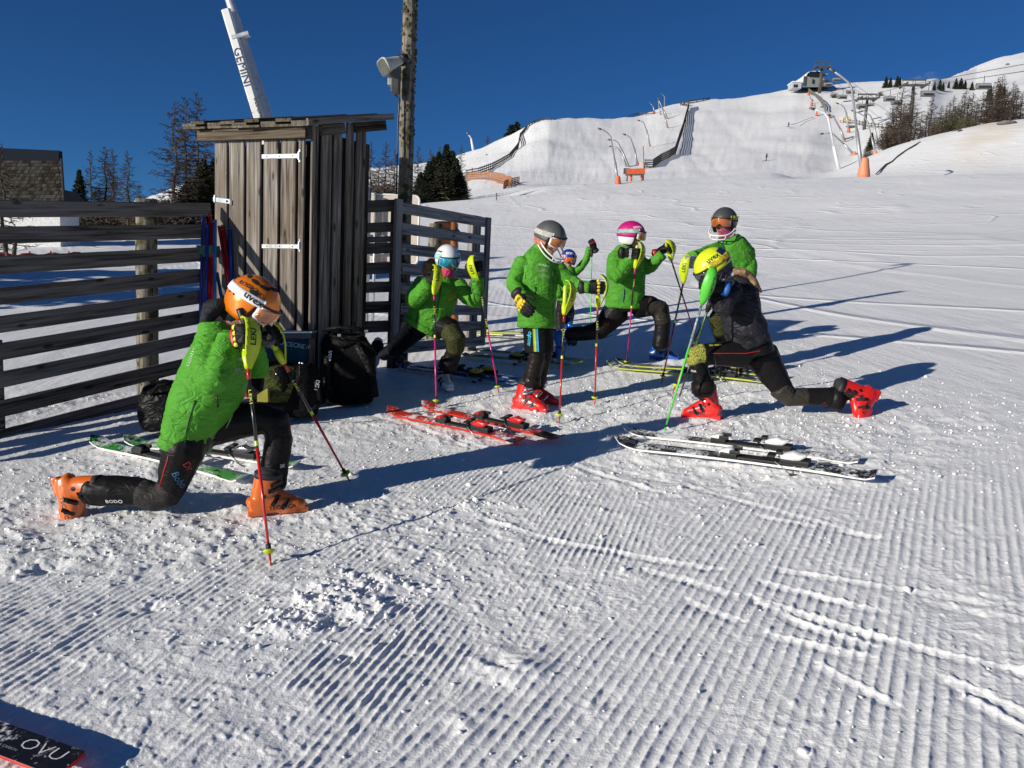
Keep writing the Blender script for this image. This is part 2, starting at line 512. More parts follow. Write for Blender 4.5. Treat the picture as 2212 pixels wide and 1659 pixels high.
# ------------------------------------------------------------------ the snow: one sheet from under the camera to beyond the skyline
def snow_material():
    m, t, b = _pr('snow')
    N, L = t.nodes, t.links
    tc = N.new('ShaderNodeTexCoord')
    n1 = N.new('ShaderNodeTexNoise'); n1.inputs['Scale'].default_value = 0.05; n1.inputs['Detail'].default_value = 6
    L.new(tc.outputs['Object'], n1.inputs['Vector'])
    rp = N.new('ShaderNodeValToRGB')
    rp.color_ramp.elements[0].position = 0.3; rp.color_ramp.elements[0].color = (0.80, 0.80, 0.80, 1)
    rp.color_ramp.elements[1].position = 0.7; rp.color_ramp.elements[1].color = (0.89, 0.885, 0.88, 1)
    L.new(n1.outputs[0], rp.inputs[0])
    at = N.new('ShaderNodeAttribute'); at.attribute_name = 'dirt'
    mx = N.new('ShaderNodeMixRGB'); mx.inputs[2].default_value = (0.72, 0.64, 0.52, 1)
    L.new(at.outputs['Fac'], mx.inputs[0]); L.new(rp.outputs[0], mx.inputs[1])
    L.new(mx.outputs[0], b.inputs['Base Color'])
    b.inputs['Roughness'].default_value = 0.55
    b.inputs['Specular IOR Level'].default_value = 0.3
    n2 = N.new('ShaderNodeTexNoise'); n2.inputs['Scale'].default_value = 90; n2.inputs['Detail'].default_value = 6; n2.inputs['Roughness'].default_value = 0.7
    L.new(tc.outputs['Object'], n2.inputs['Vector'])
    n2b = N.new('ShaderNodeTexNoise'); n2b.inputs['Scale'].default_value = 26; n2b.inputs['Detail'].default_value = 5; n2b.inputs['Roughness'].default_value = 0.65
    L.new(tc.outputs['Object'], n2b.inputs['Vector'])
    b0 = N.new('ShaderNodeBump'); b0.inputs['Strength'].default_value = 0.5; b0.inputs['Distance'].default_value = 0.014
    L.new(n2b.outputs[0], b0.inputs['Height'])
    b1 = N.new('ShaderNodeBump'); b1.inputs['Strength'].default_value = 0.55; b1.inputs['Distance'].default_value = 0.006
    L.new(n2.outputs[0], b1.inputs['Height']); L.new(b0.outputs[0], b1.inputs['Normal'])
    # groomed lines farther off, in the material because the sheet is too coarse there
    mp = N.new('ShaderNodeMapping'); mp.inputs['Rotation'].default_value = (0, 0, math.radians(29)); mp.inputs['Scale'].default_value = (1, 0.02, 1)
    L.new(tc.outputs['Object'], mp.inputs[0])
    wv = N.new('ShaderNodeTexWave'); wv.inputs['Scale'].default_value = 3.0; wv.inputs['Distortion'].default_value = 0.6; wv.inputs['Detail'].default_value = 2
    L.new(mp.outputs[0], wv.inputs['Vector'])
    n4 = N.new('ShaderNodeTexNoise'); n4.inputs['Scale'].default_value = 0.9; n4.inputs['Detail'].default_value = 8; n4.inputs['Roughness'].default_value = 0.65
    mp4 = N.new('ShaderNodeMapping'); mp4.inputs['Rotation'].default_value = (0, 0, math.radians(29)); mp4.inputs['Scale'].default_value = (1, 0.16, 1)
    L.new(tc.outputs['Object'], mp4.inputs[0]); L.new(mp4.outputs[0], n4.inputs['Vector'])
    far = N.new('ShaderNodeAttribute'); far.attribute_name = 'far'
    ml = N.new('ShaderNodeMath'); ml.operation = 'MULTIPLY'
    cmb = N.new('ShaderNodeAttribute'); cmb.attribute_name = 'comb'
    L.new(wv.outputs[0], ml.inputs[0]); L.new(cmb.outputs['Fac'], ml.inputs[1])
    b2 = N.new('ShaderNodeBump'); b2.inputs['Strength'].default_value = 0.4; b2.inputs['Distance'].default_value = 0.006
    L.new(ml.outputs[0], b2.inputs['Height']); L.new(b1.outputs[0], b2.inputs['Normal'])
    ml4 = N.new('ShaderNodeMath'); ml4.operation = 'MULTIPLY'
    L.new(n4.outputs[0], ml4.inputs[0]); L.new(far.outputs['Fac'], ml4.inputs[1])
    prev = b2
    for k, (sx, sy, rot) in enumerate(((.10, .035, .5), (.06, .05, -.7), (.14, .03, .9))):
        mk = N.new('ShaderNodeMapping'); mk.inputs['Rotation'].default_value = (0, 0, rot); mk.inputs['Scale'].default_value = (sx, sy, 1); mk.inputs['Location'].default_value = (k * 7.3, k * 3.1, 0)
        L.new(tc.outputs['Object'], mk.inputs[0])
        nk = N.new('ShaderNodeTexNoise'); nk.inputs['Scale'].default_value = 1; nk.inputs['Detail'].default_value = 0.5; L.new(mk.outputs[0], nk.inputs['Vector'])
        rk = N.new('ShaderNodeValToRGB'); e_ = rk.color_ramp.elements; e_[0].position = .488; e_[0].color = (0, 0, 0, 1); e_[1].position = .512; e_[1].color = (0, 0, 0, 1); q_ = e_.new(.5); q_.color = (1, 1, 1, 1)
        L.new(nk.outputs[0], rk.inputs[0])
        mk2 = N.new('ShaderNodeMath'); mk2.operation = 'MULTIPLY'; L.new(rk.outputs[0], mk2.inputs[0]); L.new(far.outputs['Fac'], mk2.inputs[1])
        bk = N.new('ShaderNodeBump'); bk.inputs['Strength'].default_value = .7; bk.inputs['Distance'].default_value = .05
        L.new(mk2.outputs[0], bk.inputs['Height']); L.new(prev.outputs[0], bk.inputs['Normal']); prev = bk
    b3 = N.new('ShaderNodeBump'); b3.inputs['Strength'].default_value = 0.5; b3.inputs['Distance'].default_value = 0.12
    L.new(ml4.outputs[0], b3.inputs['Height']); L.new(prev.outputs[0], b3.inputs['Normal'])
    L.new(b3.outputs[0], b.inputs['Normal'])
    return m
SNOW = snow_material()
CAL = [c1(1215, 1325), c1(600, 1290), c1(200, 1420), c2(505, 1350), c3(340, 1540), c4(470, 1040), c4(710, 1430), c4(1760, 1480), c4(1000, 1300), s2(900, 500), s1(1100, 350), s3(700, 300)]
TRAMP = [G(*p) for p in CAL]
# ridges left by skis: picture points of each track
TRK = [[(1640, 1292), (1760, 1330), (1880, 1366), (2010, 1400), (2212, 1447), (2400, 1500)], [(1650, 1300), (1740, 1345), (1860, 1385)],
       [(1410, 1232), (1490, 1250), (1575, 1278)], [(1505, 1300), (1580, 1330)], [(1660, 1258), (1790, 1290), (1880, 1312)], [(1680, 1372), (1860, 1412)],
       [(2025, 1300), (2212, 1335)], [(2055, 1465), (2130, 1490), (2212, 1535)], [(2100, 1503), (2212, 1570)], [(1785, 1440), (1920, 1510)],
       [(1060, 1122), (1200, 1165), (1420, 1205), (1540, 1225)], [(1660, 1116), (1880, 1155)], [(760, 880), (1000, 950), (1180, 1010)], [(0, 1290), (300, 1230), (640, 1130)],
       [(1290, 1000), (1500, 1050), (1880, 1155)], [(1200, 985), (1420, 1060)], [(1700, 1230), (2212, 1310)], [(880, 905), (1010, 965)]]
TRK = [[G(*p) for p in t] for t in TRK]
def detail(x, y):
    """small relief of the trampled and groomed snow near the camera (numpy arrays)"""
    r = np.hypot(x, y)
    fine = sstep((6.8 - r) / 3.0)
    wob = vn2(x * 0.9, y * 0.9, 3) * 0.02 + vn2(x * 6, y * 6, 61) * 0.006
    # combed lines of the groomer, two passes
    sgn = vn2(x * 0.55, y * 0.55, 5) * 0.9
    mA = sstep(((0.15 + 0.42 * (y - 2.5) + sgn) - x) / 0.5)
    def comb(az, per):
        a = math.radians(az)
        u = x * math.cos(a) - y * math.sin(a) + wob
        ph = u / per
        s_ = np.abs(np.sin(np.pi * ph))
        return 1 - s_ ** 0.8
    gA = comb(17, 0.036); gB = comb(29, 0.042)
    gr = gA * mA * 1.15 + gB * (1 - mA)
    tramp = np.zeros_like(x)
    for p in TRAMP:
        tramp = np.maximum(tramp, np.exp(-(((x - p.x) / 1.25) ** 2 + ((y - p.y) / 0.62) ** 2)))
    tramp = np.clip(tramp * 1.35 + vn2(x * 1.3, y * 1.3, 8) * 0.9 - 0.12, 0, 1)
    worn = sstep((vn2(x * 1.1 + 4, y * 0.9, 12) * 1.6 + vn2(x * 3.1, y * 3.1, 13) * 0.9 - 0.22) / 0.4)
    worn2 = sstep((vn2(x * 7, y * 7, 14) + vn2(x * 17, y * 17, 15) * 0.7 - 0.02) / 0.25)
    keep = np.clip((1 - tramp) * (1 - worn * 0.6) * (1 - 0.7 * worn2 * (0.25 + worn)), 0, 1)
    z = gr * keep * np.clip(0.82 + 0.9 * vn2(x * 21, y * 13, 16) + 0.6 * vn2(x * 55, y * 40, 17), 0.2, 1.25) * 0.0098 * fine
    # lumps
    l1 = np.maximum(vn2(x * 9, y * 9, 21) + vn2(x * 19, y * 19, 22) * 0.8, -0.2)
    l2 = np.maximum(vn2(x * 34, y * 34, 23) + 0.6 * vn2(x * 71, y * 71, 24) - 0.05, 0)
    l3 = np.maximum(vn2(x * 4.1, y * 4.1, 27), -0.1)
    near = sstep((14 - r) / 6)
    z = z + near * (tramp * (l1 * 0.017 + l3 * 0.026) + (0.22 + 0.78 * tramp + 0.5 * worn) * l2 * 0.014 * sstep((10 - r) / 4) + worn * l1 * 0.009 * (1 - tramp))
    # ski tracks
    for t in TRK:
        for a, b in zip(t[:-1], t[1:]):
            dx, dy = b.x - a.x, b.y - a.y
            ll = dx * dx + dy * dy
            k = np.clip(((x - a.x) * dx + (y - a.y) * dy) / ll, 0, 1)
            d = np.hypot(x - a.x - k * dx, y - a.y - k * dy)
            sg = (x - a.x) * dy - (y - a.y) * dx
            d = d + vn2(x * 25, y * 25, 30) * 0.012
            z = z + np.exp(-(d / 0.0075) ** 2) * 0.0048 * np.clip(0.75 + 1.5 * vn2(x * 3, y * 3, 31), 0, 1.3) - np.exp(-((d - 0.035) / 0.025) ** 2) * 0.005 * (sg > 0)
    # kicked up heaps and a few boot holes
    for px, py, h, s_ in ((690, 1300, .05, .16), (760, 1270, .045, .13), (830, 1265, .04, .1), (800, 1320, .05, .09), (640, 1350, .04, .12), (730, 1340, -.05, .06), (755, 1412, -.06, .055),
                          (790, 1400, .035, .06), (1120, 1450, .035, .12), (1050, 1440, .03, .08), (300, 1160, -.05, .06), (330, 1160, .03, .05), (100, 1225, -.05, .07), (320, 1310, -.05, .05),
                          (1010, 1090, .04, .06), (1050, 1115, .03, .06), (860, 1190, .04, .06), (1000, 1565, .02, .1), (1280, 1530, -.02, .1)):
        p = HEAP[(px, py)]
        g = np.exp(-(((x - p.x) / s_) ** 2 + ((y - p.y) / s_) ** 2))
        z = z + g * h * 0.34 * (0.8 + 2.4 * vn2(x * 13, y * 13, 33) + 1.0 * vn2(x * 37, y * 37, 34))
    # mid and far relief
    z = z + sstep((r - 10) / 20) * (vn2(x * 0.5, y * 0.5, 41) * 0.06 + vn2(x * 0.16, y * 0.16, 42) * 0.22) + sstep((r - 120) / 60) * (vn2(x * 0.05, y * 0.05, 43) * 1.2 + vn2(x * 0.13, y * 0.13, 44) * 0.5)
    az = np.arctan2(x, y)
    hill = sstep((r - 112) / 25)
    z = z + hill * (vn2(az * 420 + r * .05, r * 0.05, 45) * 0.035 + vn2(az * 190 - r * .03, r * 0.05, 46) * 0.07 + vn2(x * .35, y * .35, 47) * 0.05 + np.abs(vn2(az * 40 + r * .02, r * 0.012, 48)) * 0.3)
    # wheel tracks and old ski lines on the open piste
    mid = sstep((r - 8) / 6) * (1 - hill)
    for k, (ax_, ay_) in enumerate(((.11, .05), (.07, .09), (.16, .03))):
        n_ = vn2(x * ax_ + .3 * y * ay_, y * ay_ - .2 * x * ax_, 80 + k)
        z = z + mid * 0.022 * np.exp(-(np.abs(n_) / (0.004 + 0.0002 * r)) ** 2)
    return z
HEAP = {}
for q in ((690, 1300), (760, 1270), (830, 1265), (800, 1320), (640, 1350), (730, 1340), (755, 1412), (790, 1400), (1120, 1450), (1050, 1440), (300, 1160), (330, 1160), (100, 1225), (320, 1310),
          (1010, 1090), (1050, 1115), (860, 1190), (1000, 1565), (1280, 1530)):
    HEAP[q] = G(*q)
def build_snow():
    rs = [0.25, 0.6, 1.0, 1.35]
    r = 1.5
    while r < 30:
        rs.append(r); r += max(0.0062, r * r / 1450)
    rs += list(np.geomspace(30, 3200, 190))
    rs = np.array(rs)
    A = math.radians(40)
    azs = np.concatenate([np.linspace(-math.pi, -A, 60)[:-1], np.linspace(-A, A, 950), np.linspace(A, math.pi, 60)[1:-1]])
    nr, na = len(rs), len(azs)
    RR, AA = np.meshgrid(rs, azs, indexing='ij')
    X = (RR * np.sin(AA)).ravel(); Y = (RR * np.cos(AA)).ravel()
    Z = zfun(X, Y) + detail(X, Y)
    co = np.stack([X, Y, Z], 1)
    co = np.vstack([co, [[0, 0, -1.55]]]).astype(np.float32)
    i = np.arange(nr - 1)[:, None] * na; j = np.arange(na)[None, :]; j2 = (j + 1) % na
    q = np.stack([i + j, i + j2, i + na + j2, i + na + j], -1).reshape(-1, 4)[:, ::-1]
    c = len(co) - 1
    jj = np.arange(na)
    tri = np.stack([np.full(na, c), (jj + 1) % na, jj], 1)
    me = bpy.data.meshes.new('snow')
    nq, ntri = len(q), len(tri)
    me.vertices.add(len(co)); me.vertices.foreach_set('co', co.ravel())
    me.loops.add(nq * 4 + ntri * 3)
    me.loops.foreach_set('vertex_index', np.concatenate([q.ravel(), tri.ravel()]).astype(np.int32))
    me.polygons.add(nq + ntri)
    me.polygons.foreach_set('loop_start', np.concatenate([np.arange(nq) * 4, nq * 4 + np.arange(ntri) * 3]).astype(np.int32))
    me.polygons.foreach_set('loop_total', np.concatenate([np.full(nq, 4), np.full(ntri, 3)]).astype(np.int32))
    me.polygons.foreach_set('use_smooth', np.ones(nq + ntri, bool))
    me.update(calc_edges=True)
    R = np.hypot(co[:, 0], co[:, 1]); az = np.arctan2(co[:, 0], co[:, 1])
    a = me.attributes.new('far', 'FLOAT', 'POINT')
    a.data.foreach_set('value', sstep((R - 5) / 3).astype(np.float32))
    cb = me.attributes.new('comb', 'FLOAT', 'POINT')
    pat = np.clip(0.5 + 2.2 * vn2(co[:, 0] * 0.22, co[:, 1] * 0.12, 71), 0, 1)
    cb.data.foreach_set('value', (sstep((R - 4.5) / 3) * (1 - sstep((R - 14) / 14)) * pat).astype(np.float32))
    bx = azte(2130, 300)[0]
    dirt = np.exp(-((az - bx) / 0.035) ** 2 - ((R - 112) / 14) ** 2) * np.clip(0.6 + vn2(co[:, 0] * 0.5, co[:, 1] * 0.5, 50) * 1.6, 0, 1)
    d = me.attributes.new('dirt', 'FLOAT', 'POINT')
    d.data.foreach_set('value', dirt.astype(np.float32))
    me.materials.append(SNOW)
    o = bpy.data.objects.new('snow_ground', me)
    col.objects.link(o)
    tag(o, kind='structure')
    return o
build_snow()
def crumbs():
    """loose crumbs of snow lying on the trampled piste: far too many to count"""
    rg = np.random.default_rng(5)
    base = [(1, 0, 0), (-1, 0, 0), (0, 1, 0), (0, -1, 0), (0, 0, 1), (0, 0, -1)]
    t = 0.577
    base = np.array(base + [(a * t, b * t, c * t) for a in (-1, 1) for b in (-1, 1) for c in (-1, 1)])
    bm = bmesh.new()
    for v in base: bm.verts.new(v)
    bmesh.ops.convex_hull(bm, input=bm.verts)
    bm.verts.ensure_lookup_table(); bm.verts.index_update()
    F = np.array([[v.index for v in f.verts] for f in bm.faces if len(f.verts) == 3]); B = np.array([v.co for v in bm.verts]); bm.free()
    pts = []
    while len(pts) < 5200:
        if rg.random() < 0.9:
            p = TRAMP[rg.integers(len(TRAMP))]
            x = p.x + rg.normal() * 0.95; y = p.y + rg.normal() * 0.55
        else:
            rr = 2.0 + 6 * rg.random(); a = (rg.random() - 0.5) * 1.3
            x, y = rr * math.sin(a), rr * math.cos(a)
        if y < 1.4 or y > 12: continue
        s_ = min(0.016 if len(pts) % 4 == 0 else 0.008, 0.0034 * (1 + rg.pareto(2.1)))
        pts.append((x, y, s_))
    for q in ((690, 1300), (760, 1270), (830, 1265), (800, 1320), (640, 1350), (1010, 1090)):
        for _ in range(70):
            p = HEAP[q]
            pts.append((p.x + rg.normal() * 0.13, p.y + rg.normal() * 0.13, min(0.018, 0.004 * (1 + rg.pareto(2.0)))))
    pts = np.array(pts)
    z = zfun(pts[:, 0], pts[:, 1]) + detail(pts[:, 0], pts[:, 1])
    V = np.empty((len(pts), len(B), 3)); n = len(B)
    for i in range(len(pts)):
        sc3 = pts[i, 2] * (0.7 + 0.6 * rg.random(3)); sc3[2] *= 0.75
        V[i] = B * (0.75 + 0.5 * rg.random((n, 1))) * sc3 + [pts[i, 0], pts[i, 1], z[i] + pts[i, 2] * 0.35]
    fs = (F[None] + np.arange(len(pts))[:, None, None] * n).reshape(-1, 3)
    me = bpy.data.meshes.new('snow_crumbs'); me.from_pydata(V.reshape(-1, 3).tolist(), [], fs.tolist())
    me.polygons.foreach_set('use_smooth', [True] * len(me.polygons))
    o = link('snow_crumbs', me, SNOW)
    tag(o, 'loose white crumbs of snow scattered over the trampled piste', 'snow', kind='stuff')
crumbs()

# ------------------------------------------------------------------ wooden things
W_HUT = wood('weathered wood upright', (0.155, 0.138, 0.118), (0.33, 0.30, 0.262), 'Z', warm=(0.125, 0.085, 0.055))
W_PALE = wood('pale grey rail', (0.26, 0.25, 0.24), (0.42, 0.40, 0.38), 'X')
W_RAIL = wood('weathered wood rail', (0.13, 0.115, 0.10), (0.22, 0.20, 0.18), 'X')
W_POST = wood('round post wood', (0.17, 0.15, 0.12), (0.34, 0.30, 0.24), 'Z', moss=True)
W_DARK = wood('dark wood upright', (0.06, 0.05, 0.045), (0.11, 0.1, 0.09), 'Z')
W_EAVE = wood('eave wood', (0.085, 0.07, 0.055), (0.16, 0.135, 0.105), 'X')
W_ROOF = wood('roof boards', (0.10, 0.085, 0.065), (0.2, 0.17, 0.13), 'X', warm=(0.08, 0.06, 0.04))
GALV = mat('galvanised steel', (0.55, 0.56, 0.57), 0.38, 0.85, 0.12, 14)
STEEL = mat('dark steel', (0.14, 0.14, 0.14), 0.5, 0.6)
WHITE = mat('white enamel', (0.72, 0.72, 0.70), 0.4, 0, 0.05, 3)
BLACK = mat('black plastic', (0.012, 0.012, 0.013), 0.42, 0, 0.3, 30)
D1 = Vector((-0.853, 0.522, 0)).normalized()      # along the hut's door side, going away to the left
D2 = Vector((0.503, 0.864, 0)).normalized()       # along the fence, going away to the right
UP = Vector((0, 0, 1))
def on_line(A, d, px, py):
    """where the upright plane through A along d is met by the line of sight"""
    v = ray(px, py)
    n = Vector((d.y, -d.x, 0))
    k = n.dot(A) / n.dot(v)
    return v * k
def gz(p): return zf(p.x, p.y)

def lbeam(p, q, up, wid, thk, name, m, parent, bev=.004):
    """a board with its grain along its own length"""
    p, q = Vector(p), Vector(q); e = (q - p).normalized(); u = Vector(up); u = (u - e * u.dot(e)).normalized(); y = u.cross(e)
    o = MB().cbox((0, 0, 0), ((q - p).length / 2, 0, 0), (0, thk / 2, 0), (0, 0, wid / 2), bev).obj(name, m, None)
    o.parent = parent; o.matrix_parent_inverse = Matrix.Translation(-Vector(parent.location)); o.matrix_basis = frame((p + q) / 2, e, y, u)
    return o
# --- the left fence
FA = Vector((-2.67, 7.1, 0))
lf = thing('slatted_fence', 'long grey fence of level boards on the left, running up to the hut', 'fence', (*on_line(FA, D2, 0, 900).xy, 0))
yl = [451, 508, 573, 640, 701, 760, 821, 884, 947]; yr = [453, 500, 550, 597, 643, 687, 733, 784, 836]
nrm = Vector((D2.y, -D2.x, 0))
for a, b in zip(yl, yr):
    p = on_line(FA, D2, 0, a); q = on_line(FA, D2, 420, b)
    e = (q - p) / (q - p).length
    p = p - e * 1.6; q = q + e * (0.12 if a > 452 else 0.16)
    me = MB(); L = (q - p).length
    wd = 0.118 + rnd.uniform(-.006, .006)
    me.cbox((0, 0, 0), (L / 2, 0, 0), (0, 0.014, 0), (0, 0, wd / 2), 0.006)
    o = me.obj('board', W_RAIL, None)
    o.parent = lf; o.matrix_parent_inverse = Matrix.Translation(-Vector(lf.location))
    y_ = UP.cross(e).normalized(); o.matrix_basis = frame((p + q) / 2, e, y_, e.cross(y_).normalized())
def rpost(px, ytop, A, d, off, r, parent, m=W_POST, name='post', taper=0.95):
    p = on_line(A, d, px, ytop)
    p = p + Vector((d.y, -d.x, 0)) * off
    k = gz(p) - 0.2
    st = []
    for i in range(9):
        z = k + (p.z - k) * i / 8
        st.append((Vector((p.x + rnd.uniform(-.004, .004), p.y, z)), r * (1 - (1 - taper) * i / 8), r * (1 - (1 - taper) * i / 8)))
    o = MB().loft(st, 14).obj(name, m, parent, True)
    return o
rpost(334, 430, FA, D2, -0.115, 0.088, lf)
p = on_line(FA, D2, -2, 735)
MB().box(Vector((p.x, p.y, p.z - 0.33)) + nrm * -0.03, D2 * 0.03, nrm * 0.014, (0, 0, 0.33)).obj('batten', W_RAIL, lf)
rpost(-330, 425, FA, D2, -0.115, 0.088, lf)

# --- the hut
HC = Vector((-1.72, 6.52, 0))                      # near corner
HL = HC + D1 * 1.116; HR = HC + D2 * 0.69; HB = HL + D2 * 0.69
hut = thing('tool_hut', 'small weathered plank hut with a lean-to roof and strap-hinged door', 'hut', (HC.x, HC.y, gz(HC)))
zb = min(gz(HC), gz(HL)) - 0.1
ztop_n = P(663, 288, HC.y).z; ztop_l = on_line(HC, D1, 472, 292).z; ztop_r = on_line(HC, D2, 784, 275).z
nf = Vector((-D2.x, -D2.y, 0)) ; nf = Vector((D1.y, -D1.x, 0)); nf = -nf if nf.y > 0 else nf     # outward, door side
ns = Vector((D2.y, -D2.x, 0)); ns = ns if ns.x > 0 else -ns                                        # outward, right side
def board(p, q, n_, z0, z1, thk, name, parent, m=W_HUT):
    c = (p + q) / 2; h = (z1 + z0) / 2
    return MB().cbox(Vector((c.x, c.y, h)) + n_ * thk / 2, (0, 0, (z1 - z0) / 2), (q - p) / 2, n_ * thk / 2, 0.004).obj(name, m, parent)
NC = HC + nf * 0.13 + ns * 0.075
NC.z = P(666, 268, NC.y).z
Lp = on_line(NC, D1, 392, 276); Rp = on_line(NC, D2, 848, 256)
def zroof(p):
    k1 = (p - NC).to_2d().dot(D1.to_2d()); k2 = (p - NC).to_2d().dot(D2.to_2d())
    return NC.z + (Lp.z - NC.z) * k1 / (Lp - NC).xy.length + (Rp.z - NC.z) * k2 / (Rp - NC).xy.length
# carcass set back behind the boards
cc = (HC + HL + HR + HB) / 4
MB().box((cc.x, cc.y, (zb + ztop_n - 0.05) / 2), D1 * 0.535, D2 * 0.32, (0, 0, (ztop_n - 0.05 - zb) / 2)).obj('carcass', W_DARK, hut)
def tl(x): return on_line(HC, D1, *ch(x, 1000))
fx = [(328, 404), (420, 514), (532, 619), (642, 733), (752, 848), (866, 901)]
door = MB().box((HC + D1 * 0.6 + nf * 0.004).to_3d() + Vector((0, 0, (zb + ztop_n) / 2 - 0.05)), D1 * 0.5, nf * 0.008, (0, 0, (ztop_n - zb) / 2 - 0.12)).obj('door', W_DARK, hut)
for i, (a, b) in enumerate(fx):
    p, q = tl(a), tl(b)
    p.z = q.z = 0
    zt = ztop_n + (ztop_l - ztop_n) * ((p - HC).xy.length / 1.116) - (0.03 if i in (1, 3) else 0.0)
    board(p + nf * 0.02, q + nf * 0.02, nf, zb, zt, 0.024, 'plank', door if 0 < i < 5 else hut)
for i in range(7):                                  # narrow under-boards seen in the gaps
    pass
rx = [(907, 944), (964, 1024), (1047, 1097), (1123, 1167), (1193, 1250)]
for i, (a, b) in enumerate(rx):
    p = on_line(HC, D2, *ch(a, 1200)); q = on_line(HC, D2, *ch(b, 1200)); p.z = q.z = 0
    k = (p - HC).xy.length / 0.69
    board(p + ns * 0.012 * (1 + i % 2), q + ns * 0.012 * (1 + i % 2), ns, zb, min(zroof(p), zroof(q)) - .012, 0.026, 'plank', hut)
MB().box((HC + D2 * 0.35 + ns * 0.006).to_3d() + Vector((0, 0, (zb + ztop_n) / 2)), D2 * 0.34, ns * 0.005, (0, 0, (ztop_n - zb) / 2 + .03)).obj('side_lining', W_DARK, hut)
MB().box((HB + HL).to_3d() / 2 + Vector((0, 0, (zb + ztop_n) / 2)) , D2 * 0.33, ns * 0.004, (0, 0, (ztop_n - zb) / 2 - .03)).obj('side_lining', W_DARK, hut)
# hinges, latch, nails
for y_ in (1012, 1585):
    a = on_line(HC, D1, *ch(633, y_)); b = on_line(HC, D1, *ch(866, y_ - (4 if y_ < 1100 else -2)))
    c = (a + b) / 2 + nf * 0.044
    h = MB().cbox(c, (b - a) / 2, UP * 0.019, nf * 0.0035, 0.003).obj('strap_hinge', GALV, hut)
    e = on_line(HC, D1, *ch(876, y_ - 4)) + nf * 0.046
    MB().cbox(e, UP * 0.05, D1 * 0.011, nf * 0.005, 0.003).loft([(e - UP * 0.03 + nf * 0.008, 0.009, 0.009), (e + UP * 0.03 + nf * 0.008, 0.009, 0.009)], 8).obj('hinge_pin', GALV, h)
    for t in (0.15, 0.5, 0.85):
        q = a + (b - a) * t + nf * 0.048
        MB().ball(q, 0.007, nu=8, nv=5).obj('bolt', STEEL, h)
a = on_line(HC, D1, *ch(322, 1285)); b = on_line(HC, D1, *ch(430, 1300))
lt = MB().cbox((a + b) / 2 + nf * 0.046, (b - a) / 2, UP * 0.022, nf * 0.004, 0.003).obj('latch', GALV, hut)
e = on_line(HC, D1, *ch(412, 1298)) + nf * 0.052
MB().box(e, D1 * 0.012, UP * 0.008, nf * 0.003).obj('staple', BLACK, lt)
e = on_line(HC, D1, *ch(438, 1308)) + nf * 0.045
MB().box(e, D1 * 0.012, UP * 0.02, nf * 0.01).obj('padlock', STEEL, lt)
e = on_line(HC, D1, *ch(334, 1282)) + nf * 0.052
MB().box(e, D1 * 0.009, UP * 0.032, nf * 0.004).obj('keeper', GALV, lt)
for x_, y_ in ((400, 1022), (455, 1022), (505, 1018), (403, 1118), (455, 1250), (508, 1382), (505, 1368), (455, 1012), (562, 1018), (614, 1016)):
    MB().ball(on_line(HC, D1, *ch(x_, y_)) + nf * 0.042, 0.006, nu=6, nv=4).obj('nail', GALV, hut)
# roof: boards running along the slope, ragged front edge, beam and rafter ends
NC = HC + nf * 0.13 + ns * 0.075
NC.z = P(666, 268, NC.y).z
Lp = on_line(NC, D1, 392, 276); Rp = on_line(NC, D2, 848, 256)
# slope rises along D2 and slightly along -D1
L1 = (Lp - NC); L2 = (Rp - NC)
rn = L1.cross(L2).normalized(); rn = rn if rn.z > 0 else -rn
nb = 9
for i in range(nb):
    t0, t1 = i / nb, (i + 1) / nb - 0.004
    j = rnd.uniform(-0.025, 0.03)
    a = NC + L1 * t0 - L2.normalized() * j; b = NC + L1 * t1 - L2.normalized() * j
    c = (a + b) / 2 + L2 / 2 + rn * (0.016 + rnd.uniform(-.004, .006) + (0.018 if i % 2 else 0))
    lbeam(c - L2 / 2, c + L2 / 2, rn, .026, (b - a).length * 1.03, 'roof_board', W_ROOF, hut)
    k = rnd.uniform(0.25, 0.4)
    lbeam((a + b) / 2 + rn * (-0.004), (a + b) / 2 + L2 * k - rn * .004, rn, .018, (b - a).length * 1.02, 'roof_board', W_ROOF, hut)
lbeam(NC - L1.normalized() * 0.008 + rn * 0.018, Rp - L1.normalized() * 0.008 + rn * 0.018, rn, .052, .024, 'verge_board', W_RAIL, hut)
a = HC - D1 * 0.02; b = HL + D1 * 0.22
a3 = Vector((a.x, a.y, ztop_n + 0.005)) + nf * 0.06; b3 = Vector((b.x, b.y, ztop_l - 0.005)) + nf * 0.06
lbeam(a3, b3, UP, 0.11, 0.07, 'eave_beam', W_EAVE, hut)
for k in (0.06, 0.62):
    a = HC + D2 * (k * 0.69)
    a3 = Vector((a.x, a.y, zroof(a) - 0.058)) + ns * 0.055; b3 = a + D2 * (0.26 if k < 0.5 else 0.40); b3 = Vector((b3.x, b3.y, zroof(b3) - 0.058)) + ns * 0.055
    lbeam(a3, b3, UP, 0.085, 0.05, 'rafter_end', W_EAVE, hut)

